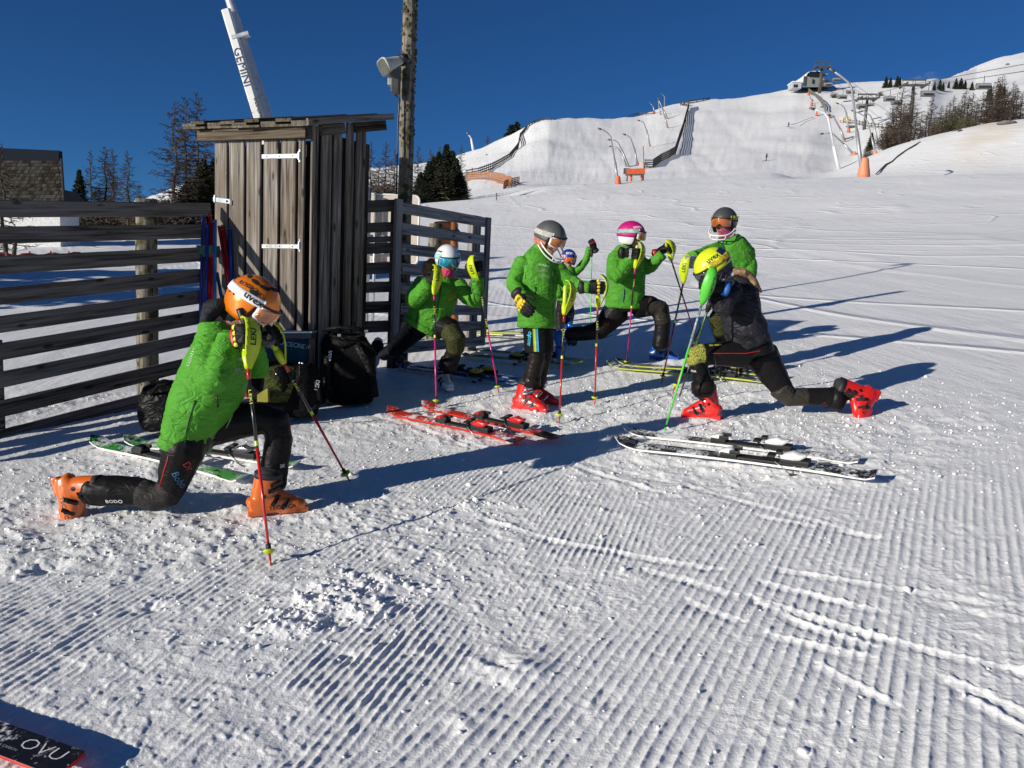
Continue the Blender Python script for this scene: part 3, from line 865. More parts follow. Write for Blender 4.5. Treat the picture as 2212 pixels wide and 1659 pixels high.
# --- the right fence: a short return beside the hut, a corner post, a long side
FB = Vector((*P(867, 600, 8.2).xy, 0))
rf = thing('slatted_fence', 'shorter grey board fence right of the hut with a corner post', 'fence', (FB.x, FB.y, 0))
yl = [449, 493, 538, 580, 623, 667, 706, 752]; yr = [480, 519, 556, 595, 634, 671, 704, 736]
for a, b in zip(yl, yr):
    p = on_line(FB, D2, 868, a); q = on_line(FB, D2, 1046, b)
    e = (q - p).normalized(); o = MB().cbox((0, 0, 0), ((q - p).length / 2, 0, 0), (0, 0.014, 0), (0, 0, 0.058), 0.006).obj('board', W_PALE, None)
    o.parent = rf; o.matrix_parent_inverse = Matrix.Translation(-Vector(rf.location))
    y_ = UP.cross(e).normalized(); o.matrix_basis = frame((p + q) / 2, e, y_, e.cross(y_).normalized())
DR = Vector((-.32, -.16, 0)).normalized()
for y_, wd in ((444, .06), (490, .05), (516, .03), (535, .055), (578, .06), (619, .055), (662, .06), (704, .06)):
    p = on_line(FB, DR, 772, y_ + 3); q = on_line(FB, DR, 850, y_)
    e = (p - q).normalized(); o = MB().cbox((0, 0, 0), ((q - p).length / 2, 0, 0), (0, 0.014, 0), (0, 0, wd), 0.006).obj('board', W_RAIL, None)
    o.parent = rf; o.matrix_parent_inverse = Matrix.Translation(-Vector(rf.location))
    y2 = UP.cross(e).normalized(); o.matrix_basis = frame((p + q) / 2, e, y2, e.cross(y2).normalized())
def spost(px, ytop, ybot, A, d, off, w1, w2, parent, m=W_HUT, name='post'):
    p = on_line(A, d, px, ytop) + Vector((d.y, -d.x, 0)) * off; b = on_line(A, d, px, ybot)
    z0 = min(b.z, gz(p)) - 0.15 if ybot > 760 else b.z
    MB().cbox((p.x, p.y, (p.z + z0) / 2), (0, 0, (p.z - z0) / 2), d * w1, Vector((d.y, -d.x, 0)) * w2, 0.006).obj(name, m, parent)
W_POSTD = wood('sawn post wood', (0.25, 0.235, 0.22), (0.40, 0.38, 0.36), 'Z')
spost(858, 430, 737, FB, D2, 0.02, 0.052, 0.02, rf, W_POSTD)
spost(852, 431, 790, FB, D1, 0.05, 0.05, 0.05, rf, W_DARK)
spost(1052, 470, 727, FB, D2, 0.02, 0.045, 0.02, rf, W_POSTD)
spost(1035, 466, 775, FB, D2, -0.06, 0.09, 0.04, rf, W_POSTD)
rpost(1016, 484, FB, D2, -0.5, 0.085, rf)

# --- the tall wooden pole with its loudspeaker
PB = Vector((*P(869, 650, 8.45).xy, 0)); PT = P(887, -30, 8.35)
pole = thing('wooden_pole', 'tall mossy round timber pole standing behind the fence corner', 'pole', (PB.x, PB.y, gz(PB)))
st = []
for i in range(26):
    t = i / 25
    c = Vector((PB.x, PB.y, gz(PB) - 0.2)).lerp(PT, t) + Vector((rnd.uniform(-.004, .004), rnd.uniform(-.004, .004), 0))
    r = 0.084 - 0.012 * t
    st.append((c, r * rnd.uniform(.97, 1.03), r))
W_POLE = wood('old pole wood', (0.12, 0.10, 0.075), (0.27, 0.235, 0.18), 'Z', moss=True)
body = MB().loft(st, 16).obj('post', W_POLE, pole, True)
mb = MB()
for i in range(230):                                  # lichen tufts
    t = 0.62 + 0.38 * rnd.random() ** 0.8; a = rnd.uniform(0, 6.28)
    c = Vector((PB.x, PB.y, gz(PB) - 0.2)).lerp(PT, t); q = c + Vector((math.cos(a), math.sin(a), 0)) * 0.074
    s_ = rnd.uniform(.006, .016)
    mb.ball(q, s_, s_, s_ * 1.3, nu=5, nv=4)
tag(mb.obj('lichen', mat('lichen', (0.06, 0.058, 0.03), 0.95, var=0.4, scale=30), pole), kind='stuff')
pts = [P(*ch(x_, y_), 8.27) for x_, y_ in ((1448, 570), (1455, 600), (1472, 622), (1490, 632), (1486, 700), (1480, 800), (1476, 1000), (1470, 1250))]
MB().tube(pts, 0.008, 6).obj('cable', BLACK, pole, True)
GREY = mat('grey paint', (0.42, 0.42, 0.38), 0.5, 0, 0.08)
HY = 8.2
hs = thing('horn_loudspeaker', 'beige horn loudspeaker fixed high on the timber pole', 'loudspeaker', P(865, 135, HY))
# horn: narrow at the pole, flaring to an oblong mouth turned left
q0, q1 = P(*ch(1490, 392), HY), P(*ch(1396, 428), HY - .1)
ax = (q1 - q0).normalized()
sd = Vector((0.3, -0.95, 0)).normalized()
st = [(q0 - ax * 0.02, 0.04, 0.04), (q0 + ax * 0.02, 0.05, 0.045), (q0.lerp(q1, 0.35), 0.06, 0.055), (q0.lerp(q1, 0.8), 0.075, 0.066), (q1, 0.093, 0.08), (q1 + ax * 0.02, 0.097, 0.084)]
MB().loft(st, 16, side=sd, sq=0.55).obj('horn', mat('beige plastic', (0.5, 0.49, 0.42), 0.5), hs, True)
MB().loft([(q1 + ax * 0.021, 0.088, 0.075), (q1 + ax * 0.024, 0.088, 0.075)], 16, side=sd, sq=0.55).obj('mouth', mat('horn inside', (0.1, 0.1, 0.09), 0.7), hs)
MB().loft([(q0 - ax * 0.09, 0.05, 0.05), (q0 - ax * 0.02, 0.06, 0.06)], 12).obj('driver', BLACK, hs, True)
q = P(*ch(1438, 503), HY); MB().cbox(q, (0, 0, .075), (.028, 0.006, 0), (0, .05, 0), .006).obj('housing', GREY, hs)
q = P(*ch(1468, 505), HY); MB().cbox(q, (0, 0, .145), (.037, .01, 0), (0, .07, 0), .006).obj('back_box', mat('dark grey box', (.09, .09, .08), .5), hs)

# --- tall snow lance leaning behind the hut (its top is out of the picture)
LY = 9.6
a, b = P(*ch(655, 775), LY), P(*ch(397, 0), LY)
la = thing('snow_lance', 'tall leaning silver snow-making lance with a lettered white panel, behind the hut', 'snow lance')
ax = (b - a).normalized()
k = 1.0
while gz(a - ax * k) < (a - ax * k).z: k += 0.05
foot = a - ax * (k + 0.1)
la.location = foot
ALU = mat('aluminium tube', (0.62, 0.63, 0.64), 0.3, 0.35, 0.08)
top = b + ax * 1.0
top = b + ax * 2.7
MB().tube([foot, a, b, top], [0.06, 0.058, 0.05, 0.046], 14).obj('tube', ALU, la, True)
hd = top + Vector((-0.55, -0.15, 0.25))
MB().tube([top, top.lerp(hd, 0.5) + UP * 0.06, hd], [0.055, 0.05, 0.05], 10).tube([hd, hd + Vector((-.2, 0, -.12))], [0.09, 0.07], 10).obj('nozzle_head', ALU, la, True)
c0, c1_ = P(*ch(598, 800), LY - 0.12), P(*ch(368, 55), LY - 0.12)
# white panel beside the tube
pw = 0.165
sd = (Vector((1, 0, 0)) - ax * ax.x).normalized()
pc = lambda x_, y_: P(*ch(x_, y_), LY - 0.10)
pa, pb = pc(588, 775), pc(375, 62)
pax = (pb - pa).normalized(); psd = (Vector((1, 0, 0)) - pax * pax.x).normalized(); pn = pax.cross(psd)
MB().cbox((pa + pb) / 2 - pax * 0.2, (pb - pa) / 2 + pax * 0.2, psd * 0.054, pn * 0.035, 0.02).obj('panel', WHITE, la)
q = pc(425, 245); MB().cbox(q + psd * 0.09, psd * 0.10, pax * 0.028, pn * 0.042, 0.01).obj('clamp', GALV, la)
NAVY = mat('navy print', (0.02, 0.035, 0.09), 0.5)
fr = -pn if pn.y > 0 else pn
decal('GEMINI', pc(485, 437) + fr * 0.039, -pax, psd, 0.138, NAVY, la, bold=0.0)
decal('BESCHNEIUNG', pc(600, 772) + fr * 0.039 + psd * .02, -pax, psd, 0.075, mat('black print', (.02, .02, .02), .5), la, bold=0.0)
decal('www.ndp.at', pc(556, 705) + fr * 0.039 - psd * .03, -pax, psd, 0.04, mat('black print', (.02, .02, .02), .5), la, bold=0.0)

# --- white notice board on pipes and orange padding behind the right fence
BY = 11.2
bd = thing('notice_board', 'white notice board on pipe legs seen from behind, half hidden by the hut', 'notice board', (*P(845, 600, BY).xy, gz(P(845, 600, BY))))
a, b = P(784, 418, BY), P(902, 571, BY)
cen = (a + b) / 2
hx, hz = (b.x - a.x) / 2, (a.z - b.z) / 2
TAN = mat('cream board', (0.60, 0.52, 0.44), 0.6, var=0.06)
MB().cbox(cen, (hx * 0.97, 0, 0), (0, .012, 0), (0, 0, hz * 0.97), .01).obj('panel', TAN, bd)
ring = []
for sx, sz in ((-1, -1), (1, -1), (1, 1), (-1, 1)):
    for k in range(5):
        an = math.atan2(sz, sx) - math.pi / 4 + k * math.pi / 8
        ring.append(cen + Vector((sx * (hx - .06) + .06 * math.cos(an), -0.005, sz * (hz - .06) + .06 * math.sin(an))))
MB().tube(ring + [ring[0]], 0.016, 6).obj('frame', WHITE, bd, True)
for px_, yt in ((797, 406), (812, 420)):
    t = P(px_, yt, BY - 0.1); MB().tube([Vector((t.x, t.y, gz(t) - .1)), t], 0.035 if px_ < 800 else .022, 10).obj('pipe', GALV, bd, True)
for y_ in (545, 510):
    t = P(800, y_, BY - .05); MB().box(t, (.2, 0, 0), (0, .02, 0), (0, 0, .02)).obj('rail', GALV, bd)
OY = 11.6
g = P(965, 690, OY)
op = thing('orange_padding', 'faded orange crash padding wrapped round a post behind the right fence', 'crash pad', (g.x, g.y, gz(g)))
ORP = mat('faded orange vinyl', (0.42, 0.13, 0.03), 0.6, var=0.3, scale=5)
mb = MB(); st = []
for i in range(14):
    t = i / 13; p_ = P(964, 480 + (1 - t) * 220, OY)
    st.append((Vector((p_.x + math.sin(i * 1.9) * .008, OY, p_.z)), 0.168 + 0.01 * math.sin(i * 2.1), 0.13))
st[0] = (Vector((st[0][0].x, OY, gz(g) - .1)), .17, .13)
me = voxel(mb.loft(st, 20, side=Vector((1, 0, 0)), sq=0.5), 0.02, 2); wrinkle(me, .012, 6, 3)
link('pad', me, ORP, op)
for y_ in (500, 600):
    p_ = P(964, y_, OY); MB().loft([(p_ - UP * .02, .19, .15), (p_ + UP * .02, .19, .15)], 16, side=Vector((1, 0, 0)), sq=.5).obj('strap', BLACK, op)
t = P(990, 470, OY); MB().tube([P(985, 490, OY - .1), P(1006, 520, OY)], .012, 6).obj('cord', BLACK, op)

# --- house far left: plank walls, shingled roof
HY2 = 34
hou = thing('chalet', 'white chalet with a steep grey shingled roof at the left edge', 'house')
er, el_ = P(137, 437, HY2), P(-130, 437, HY2)
rr, rl = P(131, 346, HY2 + 2.0), P(-130, 334, HY2 + 2.0)
hou.location = (er.x, er.y, gz(er))
SH = wood('wood shingles', (0.042, 0.038, 0.029), (0.072, 0.064, 0.05), 'Z', warm=(0.034, 0.028, 0.02))
rows = 12; cols_ = 30
rn = (er - el_).cross(rr - er).normalized(); rn = rn if rn.y < 0 else -rn
MB().box(((er + el_ + rr + rl) / 4) - rn * 0.06, (er - el_) / 2, (rr - er) / 2, rn * 0.04).obj('roof', W_DARK, hou)
shm = None
ex = (er - el_).normalized(); eu = (rr - er).normalized()
sw = (er - el_).length / cols_; shh = (rr - er).length / rows
for i in range(rows):
    for j in range(cols_ - (1 if i % 2 else 0)):
        if el_.x + (j + 0.5) * sw < P(-25, 400, HY2).x - .3: continue
        if shm is None:
            shm = MB().cbox((0, 0, 0), (0, shh * .62, 0), (sw * .47, 0, 0), (0, 0, 0.018), .006).mesh('shingle')
        c = el_ + ex * (sw * (j + 0.5 + (0.5 if i % 2 else 0)) + rnd.uniform(-.02, .02)) + eu * (shh * (i + .5)) + rn * 0.03
        o = link('shingle', shm, SH, None)
        o.parent = hou; o.matrix_parent_inverse = Matrix.Translation(-Vector(hou.location))
        tilt = Matrix.Rotation(rnd.uniform(-.09, -.05), 4, 'X')
        o.matrix_basis = frame(c, ex, eu, rn) @ tilt
a, b = P(131, 340, HY2 + 2.05), P(-130, 328, HY2 + 2.05)
MB().beam(a, b, UP, .55, .3).obj('ridge_cap', mat('dark blue flashing', (.012, .016, .024), .9), hou)
MATS['dark blue flashing'].node_tree.nodes['Principled BSDF'].inputs['Specular IOR Level'].default_value = .1
wa, wb = P(127, 436, HY2 + .5), P(-130, 436, HY2 + .5)
z0 = gz(er) - .3
zt = wa.z - .1
MB().box(((wa.x + wb.x) / 2, HY2 + 1.3, (z0 + zt) / 2), ((wa.x - wb.x) / 2, 0, 0), (0, .75, 0), (0, 0, (zt - z0) / 2)).obj('wall', mat('white render', (.62, .62, .62), .8), hou)
MB().beam(P(139, 441, HY2 - .05), P(-130, 441, HY2 - .05), UP, .14, .1).obj('gutter', W_DARK, hou)
MB().beam(er + rn * .02 + ex * .04, rr + rn * .02 + ex * .04, rn, .16, .06).obj('verge_board', W_DARK, hou)
p_ = P(150, 440, HY2 + 3.5); MB().beam(P(136, 415, HY2 + 2), P(165, 452, HY2 + 2), UP, .3, 2.0).obj('lean_to', W_DARK, hou)
rn_ = thing('net_barrier', 'red net barrier standing in front of the white chalet', 'net barrier', G(70, 492))
q0, q1 = polar(-140, 26), polar(168, 27)
mb = MB(); n = 26; L = []; R = []
for i in range(n + 1):
    p_ = q0.lerp(q1, i / n); p_.z = gz(p_) + .12; h = .34 + .03 * math.sin(i * 1.3)
    off = Vector((0, .06 * math.sin(i * 2.0), 0)); L.append(p_ + off); R.append(p_ + off + UP * h)
mb.strip(L, R, .02).obj('net', mat('red netting', (.28, .015, .02), .7, var=.6, scale=6), rn_)
for i in range(0, n + 1, 4): MB().tube([L[i] - UP * .1, R[i] + UP * .05], .025, 6).obj('stake', mat('red plastic', (.4, .02, .02), .4), rn_)

# --- trees: prototypes in their own coordinates, one metre of height each, copied afterwards
BARK = mat('larch bark', (0.05, 0.038, 0.03), 0.9, var=.3, scale=8)
TWIG = mat('larch twigs', (0.062, 0.043, 0.03), 0.9, var=.35, scale=5)
NEED = mat('spruce needles', (0.035, 0.046, 0.022), 0.8, var=.55, scale=2.5)
NEEDB = mat('pine needles', (0.06, 0.055, 0.022), 0.8, var=.5, scale=2.5)
def larch_mesh(seed, dens=1.0, thin=1.0):
    r_ = random.Random(seed)
    tr = MB(); tr.loft([(Vector((.012 * math.sin(i * 1.3 + seed), .01 * math.cos(i * 1.7), i / 10)), .017 * (1 - .93 * i / 10), .017 * (1 - .93 * i / 10)) for i in range(11)], 7)
    cr = MB()
    nb = int(120 * dens)
    for k in range(nb):
        t = .14 + .85 * (k + r_.random()) / nb
        a = r_.uniform(0, 6.283); ln = (.25 * (1 - t) ** .8 + .02) * r_.uniform(.5, 1.15)
        d = Vector((math.cos(a), math.sin(a), 0)); base = Vector((0, 0, t))
        pts = [base, base + d * ln * .45 + UP * (-.008 - .03 * ln), base + d * ln * .8 + UP * (-.02 * (1 - t)), base + d * ln + UP * .012]
        w_ = .0044 * (1 - t * .6) * thin
        cr.tube(pts, [w_, w_ * .75, w_ * .5, w_ * .2], 3)
        for m_ in range(r_.randint(11, 17)):
            s_ = r_.uniform(.2, 1); c = pts[0].lerp(pts[1], s_ * 2) if s_ < .5 else pts[1].lerp(pts[3], s_ * 2 - 1)
            sd = Vector((-d.y, d.x, 0)) * r_.choice((-1, 1))
            dd = (d * r_.uniform(.2, .8) + sd * r_.uniform(.3, 1) + UP * r_.uniform(-.75, .2)).normalized()
            l2 = ln * r_.uniform(.12, .34)
            w2 = .0021 * thin; n_ = dd.cross(Vector((r_.random(), r_.random(), r_.random()))).normalized() * w2
            e = c + dd * l2
            cr.add([c - n_, c + n_, e], [(0, 1, 2)])
            for q_ in range(3):
                c2_ = c.lerp(e, r_.uniform(.3, .9)); d3 = (dd + Vector((r_.uniform(-1, 1), r_.uniform(-1, 1), r_.uniform(-1, .6)))).normalized()
                cr.add([c2_ - n_ * .8, c2_ + n_ * .8, c2_ + d3 * l2 * .5], [(0, 1, 2)])
    return tr.mesh('larch_trunk'), cr.mesh('larch_crown')
def spruce_mesh(seed, wid=.2):
    r_ = random.Random(seed)
    tr = MB().loft([(Vector((0, 0, -.02)), .016, .016), (Vector((0, 0, .97)), .002, .002)], 7)
    cr = MB()
    nb = 300
    for k in range(nb):
        t = .03 + .96 * (k / nb)
        ln = (wid * (1 - t) ** .85 + .012) * r_.uniform(.62, 1.12); a = k * 2.399 + r_.uniform(-.4, .4)
        d = Vector((math.cos(a), math.sin(a), 0)); sd = Vector((-d.y, d.x, 0)); base = Vector((0, 0, t))
        drop = -.35 + .55 * t
        for m_ in range(9):
            s_ = (m_ + r_.random()) / 9
            c = base + d * ln * s_ + UP * (drop * ln * s_ * (1 - .35 * s_))
            for q_ in (-1, 1):
                l2 = (.36 * (1 - s_) + .14) * ln + .010
                e = c + (d * .75 + sd * q_ * r_.uniform(.5, 1.1) + UP * r_.uniform(-.5, .15)).normalized() * l2 * r_.uniform(.7, 1.2)
                n_ = Vector((r_.uniform(-1, 1), r_.uniform(-1, 1), r_.uniform(.2, 1))).normalized()
                wv = (e - c).cross(n_).normalized() * (.011 + .005 * r_.random())
                cr.add([c, (c + e) / 2 + wv, e, (c + e) / 2 - wv], [(0, 1, 2, 3)])
    return tr.mesh('spruce_trunk'), cr.mesh('spruce_crown')
def bush_mesh(seed):
    r_ = random.Random(seed); tr = MB(); cr = MB()
    for k in range(26):
        a = r_.uniform(0, 6.28); b = r_.uniform(.25, 1.4)
        d = Vector((math.cos(a) * math.cos(b), math.sin(a) * math.cos(b), math.sin(b)))
        e = d * r_.uniform(.55, 1.0); tr.tube([Vector((0, 0, -.05)), e * .5, e], [.02, .012, .004], 4)
        for m_ in range(46):
            c = e * r_.uniform(.3, 1.05) + Vector((r_.gauss(0, .09), r_.gauss(0, .09), r_.gauss(0, .09)))
            dd = Vector((r_.gauss(0, 1), r_.gauss(0, 1), r_.gauss(.3, 1))).normalized() * r_.uniform(.07, .15); n_ = dd.cross(Vector((r_.random(), r_.random(), r_.random() - .5))).normalized() * .018
            cr.add([c - n_, c + dd, c + n_], [(0, 1, 2)])
    return tr.mesh('bush_stems'), cr.mesh('bush_crown')
LAR = [larch_mesh(1, 1.0), larch_mesh(2, 1.15), larch_mesh(3, .8, 1.3), larch_mesh(4, .55, 1.5)]
SPR = [spruce_mesh(5, .25), spruce_mesh(6, .2), spruce_mesh(7, .33)]
BUS = [bush_mesh(8), bush_mesh(9)]
def tree(kind, px, ytop, r, label, group=None, wide=1.0, ybase=None, var=0, cmat=None):
    az, te = azte(px, ytop)
    b = polar(px, r) if ybase is None else G(px, ybase, r)
    rr_ = math.hypot(b.x, b.y)
    h = max(0.5, rr_ * te - b.z)
    tm, cmh = (LAR, SPR, BUS)[('larch', 'spruce', 'bush').index(kind)][var]
    o = thing({'larch': 'larch_tree', 'spruce': 'spruce_tree', 'bush': 'bush'}[kind], label, 'bush' if kind == 'bush' else 'tree', b - UP * .1, group)
    o.rotation_euler = (0, 0, rnd.uniform(0, 6.28)); o.scale = (h * wide, h * wide, h)
    for n_, me, m_ in (('trunk' if kind != 'bush' else 'stems', tm, BARK), ('crown', cmh, cmat or {'larch': TWIG, 'spruce': NEED, 'bush': NEEDB}[kind])):
        ob = link(n_, me, m_); ob.parent = o
    return o
ORD = 'first second third fourth fifth sixth seventh eighth ninth tenth eleventh twelfth thirteenth fourteenth fifteenth sixteenth seventeenth eighteenth nineteenth twentieth'.split() + ['twenty-' + w_ for w_ in 'first second third fourth fifth sixth seventh eighth ninth'.split()] + ['thirtieth'] + ['thirty-' + w_ for w_ in 'first second third fourth fifth sixth seventh eighth ninth'.split()] + ['fortieth']
GL, GM, GR = 'trees behind the left fence', 'trees left of the ski run', 'trees on the right-hand slope'
tree('spruce', 172, 362, 62, 'dark green spruce just right of the chalet', GL, 1.0, None, 0)
for px_, yt, r_, v, wd, lb in ((196, 320, 66, 3, .9, 'spindly leafless larch right behind the dark spruce by the chalet'), (228, 313, 62, 1, 1.25, 'bushy brown leafless larch left of the lone post top'),
                               (245, 316, 68, 0, 1.0, 'leafless larch squeezed between two others right of the chalet'), (277, 320, 58, 0, 1.1, 'leafless larch with drooping branches above the fence post'),
                               (378, 214, 60, 0, 1.15, 'tallest leafless larch left of the hut, on the outer left'), (401, 205, 66, 2, .9, 'slim leafless larch in the middle of the tall trio left of the hut'),
                               (426, 196, 64, 1, 1.0, 'tall leafless larch nearest the hut'), (112, 372, 75, 3, 1.0, 'thin leafless larch just behind the chalet roof edge'), (5, 300, 30, 3, 1.2, 'bare tree cut by the left edge in front of the chalet'),
                               (300, 395, 100, 1, 1.3, 'low brown larch beyond the fence post'), (215, 395, 72, 1, 1.5, 'low scrubby larch beneath the taller larches by the chalet')):
    tree('larch', px_, yt, r_, lb, GL, wd, None, v)
tree('spruce', 440, 340, 62, 'dark bushy spruce under the tall larches', GL, 1.25, None, 2, NEEDB)
tree('spruce', 463, 338, 66, 'dark spruce touching the left edge of the hut', GL, 1.3, None, 2, NEED)
tree('spruce', 405, 385, 61, 'small dark spruce at the foot of the tall larches', GL, 1.4, None, 2, NEEDB)
for i, (px_, yt, wd) in enumerate(((345, 420, 2.2), (372, 424, 2.0), (320, 432, 2.4), (240, 425, 2.4), (205, 428, 2.2), (268, 428, 2.0))):
    tree('bush', px_, yt + 6, 56 + i * 2, ORD[sorted((345, 372, 320, 240, 205, 268)).index(px_)] + ' low brown scrub from the left below the larches beside the hut', 'scrub below the larches', wd * .7, None, i % 2, TWIG)
for px_, yt, r_, v, wd, lb in ((800, 302, 78, 2, 1.1, 'bare larch with a crooked top right beside the hut'), (832, 303, 84, 1, 1.0, 'bare larch midway between hut and timber pole'), (852, 318, 95, 0, 1.0, 'bare larch close to the left of the timber pole'),
                               (818, 345, 80, 1, 1.5, 'low bare larch between hut and timber pole'), (902, 312, 84, 2, .9, 'bare larch close to the right of the timber pole'), (928, 318, 92, 0, 1.0, 'bare larch above the left of the dark spruces'), (947, 312, 96, 1, .9, 'bare larch rising behind the dark spruces'),
                               (966, 306, 94, 0, .9, 'bare larch above the middle of the dark spruces'), (994, 308, 84, 0, .85, 'bare larch at the right end of the dark spruces')):
    tree('larch', px_, yt, r_, lb, GM, wd, None, v)
for px_, yt, r_, v, wd, lb in ((925, 345, 76, 2, 1.0, 'leftmost dark spruce right of the timber pole'), (946, 325, 78, 0, 1.1, 'tall dark spruce second from the timber pole'), (962, 308, 80, 0, 1.1, 'tallest dark spruce of the clump beside the run'), (984, 338, 76, 2, .95, 'dark spruce at the right front of the clump'), (908, 368, 74, 2, 1.1, 'small dark spruce beside the timber pole'), (955, 352, 73, 2, 1.3, 'broad dark spruce low in the front of the clump'), (975, 322, 82, 2, 1.0, 'dark spruce right behind the tallest of the clump'), (935, 334, 82, 2, 1.0, 'dark spruce left behind the tallest of the clump'), (993, 368, 74, 2, 1.5, 'squat dark spruce at the right foot of the clump'), (918, 388, 72, 2, 1.6, 'squat dark spruce at the left foot of the clump')):
    tree('spruce', px_, yt, r_, lb, GM, wd * 1.15, None, v, NEEDB if 'behind' in lb or 'low' in lb else NEED)
for i, (px_, yt) in enumerate(((797, 385), (812, 390), (840, 388), (858, 385), (895, 380))):
    tree('bush', px_, yt, 74 + i, ORD[i] + ' low brown scrub counted from the hut towards the dark spruces', 'scrub beside the timber pole', 1.1, None, i % 2, TWIG)
tree('larch', 1053, 290, 1, 'small dark tree on the left shoulder of the slope', GM, 1.6, 313, 1)
tree('spruce', 1106, 268, 1, 'small conifer at the top of the dark fence', GM, 1.5, 291, 2)
tree('spruce', 1117, 262, 1, 'tiny conifer beside the fence on the left shoulder', GM, 1.3, 283, 0)
# right-hand slope
TR = [('spruce', 1100, 192, 292, 2, 1.0, 'dark conifer at the left end of the skyline row'), ('spruce', 1135, 200, 292, 0, 1.1, 'dark conifer second in the skyline row'), ('spruce', 1190, 190, 290, 2, 1.1, 'dark conifer with a broad top right of the skyline row'), ('spruce', 1212, 200, 285, 0, 1.0, 'slim dark conifer ending the skyline row'),
      ('spruce', 1490, 235, 312, 0, 1.0, 'dark conifer left of the small cloud'), ('spruce', 1532, 215, 312, 2, .9, 'tall dark conifer in the pair under the cloud'), ('spruce', 1560, 240, 315, 0, 1.0, 'shorter dark conifer in the pair under the cloud'),
      ('spruce', 1605, 235, 300, 0, 1.0, 'dark conifer beginning the upper grove'), ('spruce', 1660, 212, 312, 2, 1.1, 'broad dark conifer in the upper grove'), ('spruce', 1700, 210, 312, 2, 1.2, 'tallest dark conifer in the upper grove'), ('spruce', 1735, 225, 312, 0, 1.1, 'dark conifer right of the tallest one'), ('spruce', 1790, 240, 318, 2, 1.1, 'dark conifer in the middle of the grove'),
      ('spruce', 1930, 250, 400, 2, .8, 'dark conifer behind the cable chair'), ('spruce', 2010, 255, 390, 2, .8, 'dark conifer near the right end of the grove'), ('spruce', 2045, 262, 380, 0, .9, 'rightmost dark conifer of the grove'),
      ('spruce', 978, 645, 800, 1, 1.6, 'single small spruce by the lance foot'), ('bush', 680, 318, 382, 0, .9, 'round dark bush below the lift station'), ('bush', 1055, 308, 355, 1, .9, 'small dark bush left of the high pylon')]
for k, x_, yt, yb, v, wd, lb in TR:
    p_ = cr(x_, yb); q_ = cr(x_, yt)
    tree(k, p_[0], q_[1], 118, lb, GR, wd, p_[1], v, NEED if k == 'spruce' and rnd.random() < .6 else NEEDB)
LT = [(1095, 430, 740, 1), (1130, 400, 745, 1), (1160, 290, 740, 0), (1200, 470, 720, 1), (1250, 300, 690, 0), (1290, 470, 690, 2), (1400, 370, 640, 0), (1375, 480, 650, 1), (1480, 440, 620, 1), (1520, 440, 610, 2), (1570, 360, 600, 1), (1610, 420, 600, 0), (1660, 310, 590, 0), (1720, 340, 585, 1),
      (1760, 380, 585, 0), (1800, 330, 580, 2), (1850, 330, 580, 1), (1900, 215, 570, 0), (1940, 200, 575, 1), (1965, 300, 570, 0), (2000, 330, 565, 1), (2030, 250, 555, 2), (2070, 300, 545, 0), (2110, 330, 520, 1), (2180, 350, 460, 2), (1070, 560, 760, 1), (1330, 500, 670, 2), (1440, 520, 640, 1), (1110, 500, 740, 0), (1180, 420, 730, 1), (1230, 400, 700, 1), (1545, 400, 605, 0), (1590, 450, 600, 1), (1640, 380, 595, 1), (1690, 360, 590, 0), (1830, 300, 575, 0), (1875, 280, 572, 1), (1920, 260, 570, 0), (1985, 290, 568, 1), (2050, 280, 550, 1)]
for i, (x_, yt, yb, v) in enumerate(LT):
    p_ = cr(x_, yb + 30); q_ = cr(x_, yt)
    tree('larch', p_[0], q_[1] - 3, 128 + (i % 5) * 4, ORD[sorted(t[0] for t in LT).index(x_)] + ' leafless larch from the left in the thicket above the right-hand bank', GR, 1.3, None, v)
SCR = ((1060, 590), (1100, 560), (1140, 580), (1180, 570), (1220, 600), (1490, 500), (1530, 480), (1570, 470), (1610, 490), (1650, 520), (1690, 490), (1740, 520), (1440, 560), (930, 760), (960, 790))
for i, (x_, yt) in enumerate(SCR):
    p_ = cr(x_, yt)
    o = tree('bush', p_[0], p_[1], 122 + i % 3 * 3, ORD[sorted(b_[0] for b_ in SCR).index(x_)] + ' dense scrub from the left at the foot of the larches above the bank', 'scrub above the right-hand bank', .55, None, i % 2, NEEDB if 5 <= i < 12 else TWIG)
# trees left of the picture, whose shade crosses the field behind the fence
for x_, y_, h in ((-17, 12.5, 8), (-20.5, 14.5, 9), (-15.5, 10.5, 7)):
    o = thing('spruce_tree', 'spruce ' + {8: 'of middle height', 9: 'tallest of three', 7: 'lowest of three'}[h] + ' out of the picture to the left', 'tree', (x_, y_, zf(x_, y_) - .1), 'spruces out of the picture on the left')
    o.scale = (h, h, h)
    for n_, me, m_ in zip(('trunk', 'crown'), SPR[2], (BARK, NEED)): link(n_, me, m_).parent = o
p0 = G(30, 556)
st_ = thing('tree_stump', 'dark broken tree trunk lying in the snow at the left edge', 'tree trunk', p0)
a, b = P(28, 552, p0.y), P(40, 500, p0.y)
MB().tube([a - UP * .2, a.lerp(b, .4), b, P(20, 470, p0.y)], [.09, .06, .03, .01], 7).tube([a, P(45, 556, p0.y)], [.05, .02], 6).obj('trunk', BARK, st_, True)
mb = MB()
for i in range(40):
    c = P(rnd.uniform(-20, 62), rnd.uniform(508, 530), p0.y) ; d = Vector((rnd.uniform(-.3, .3), rnd.uniform(-.3, .3), rnd.uniform(-.1, .15)))
    mb.tube([c, c + d * .5, c + d], [.008, .006, .002], 3)
mb.tube([P(38, 520, p0.y), P(20, 512, p0.y), P(-20, 520, p0.y)], [.03, .02, .01], 5)
mb.ball(P(5, 552, p0.y), .35, .3, .12, nu=9, nv=6)
mb.obj('branches', BARK, st_)

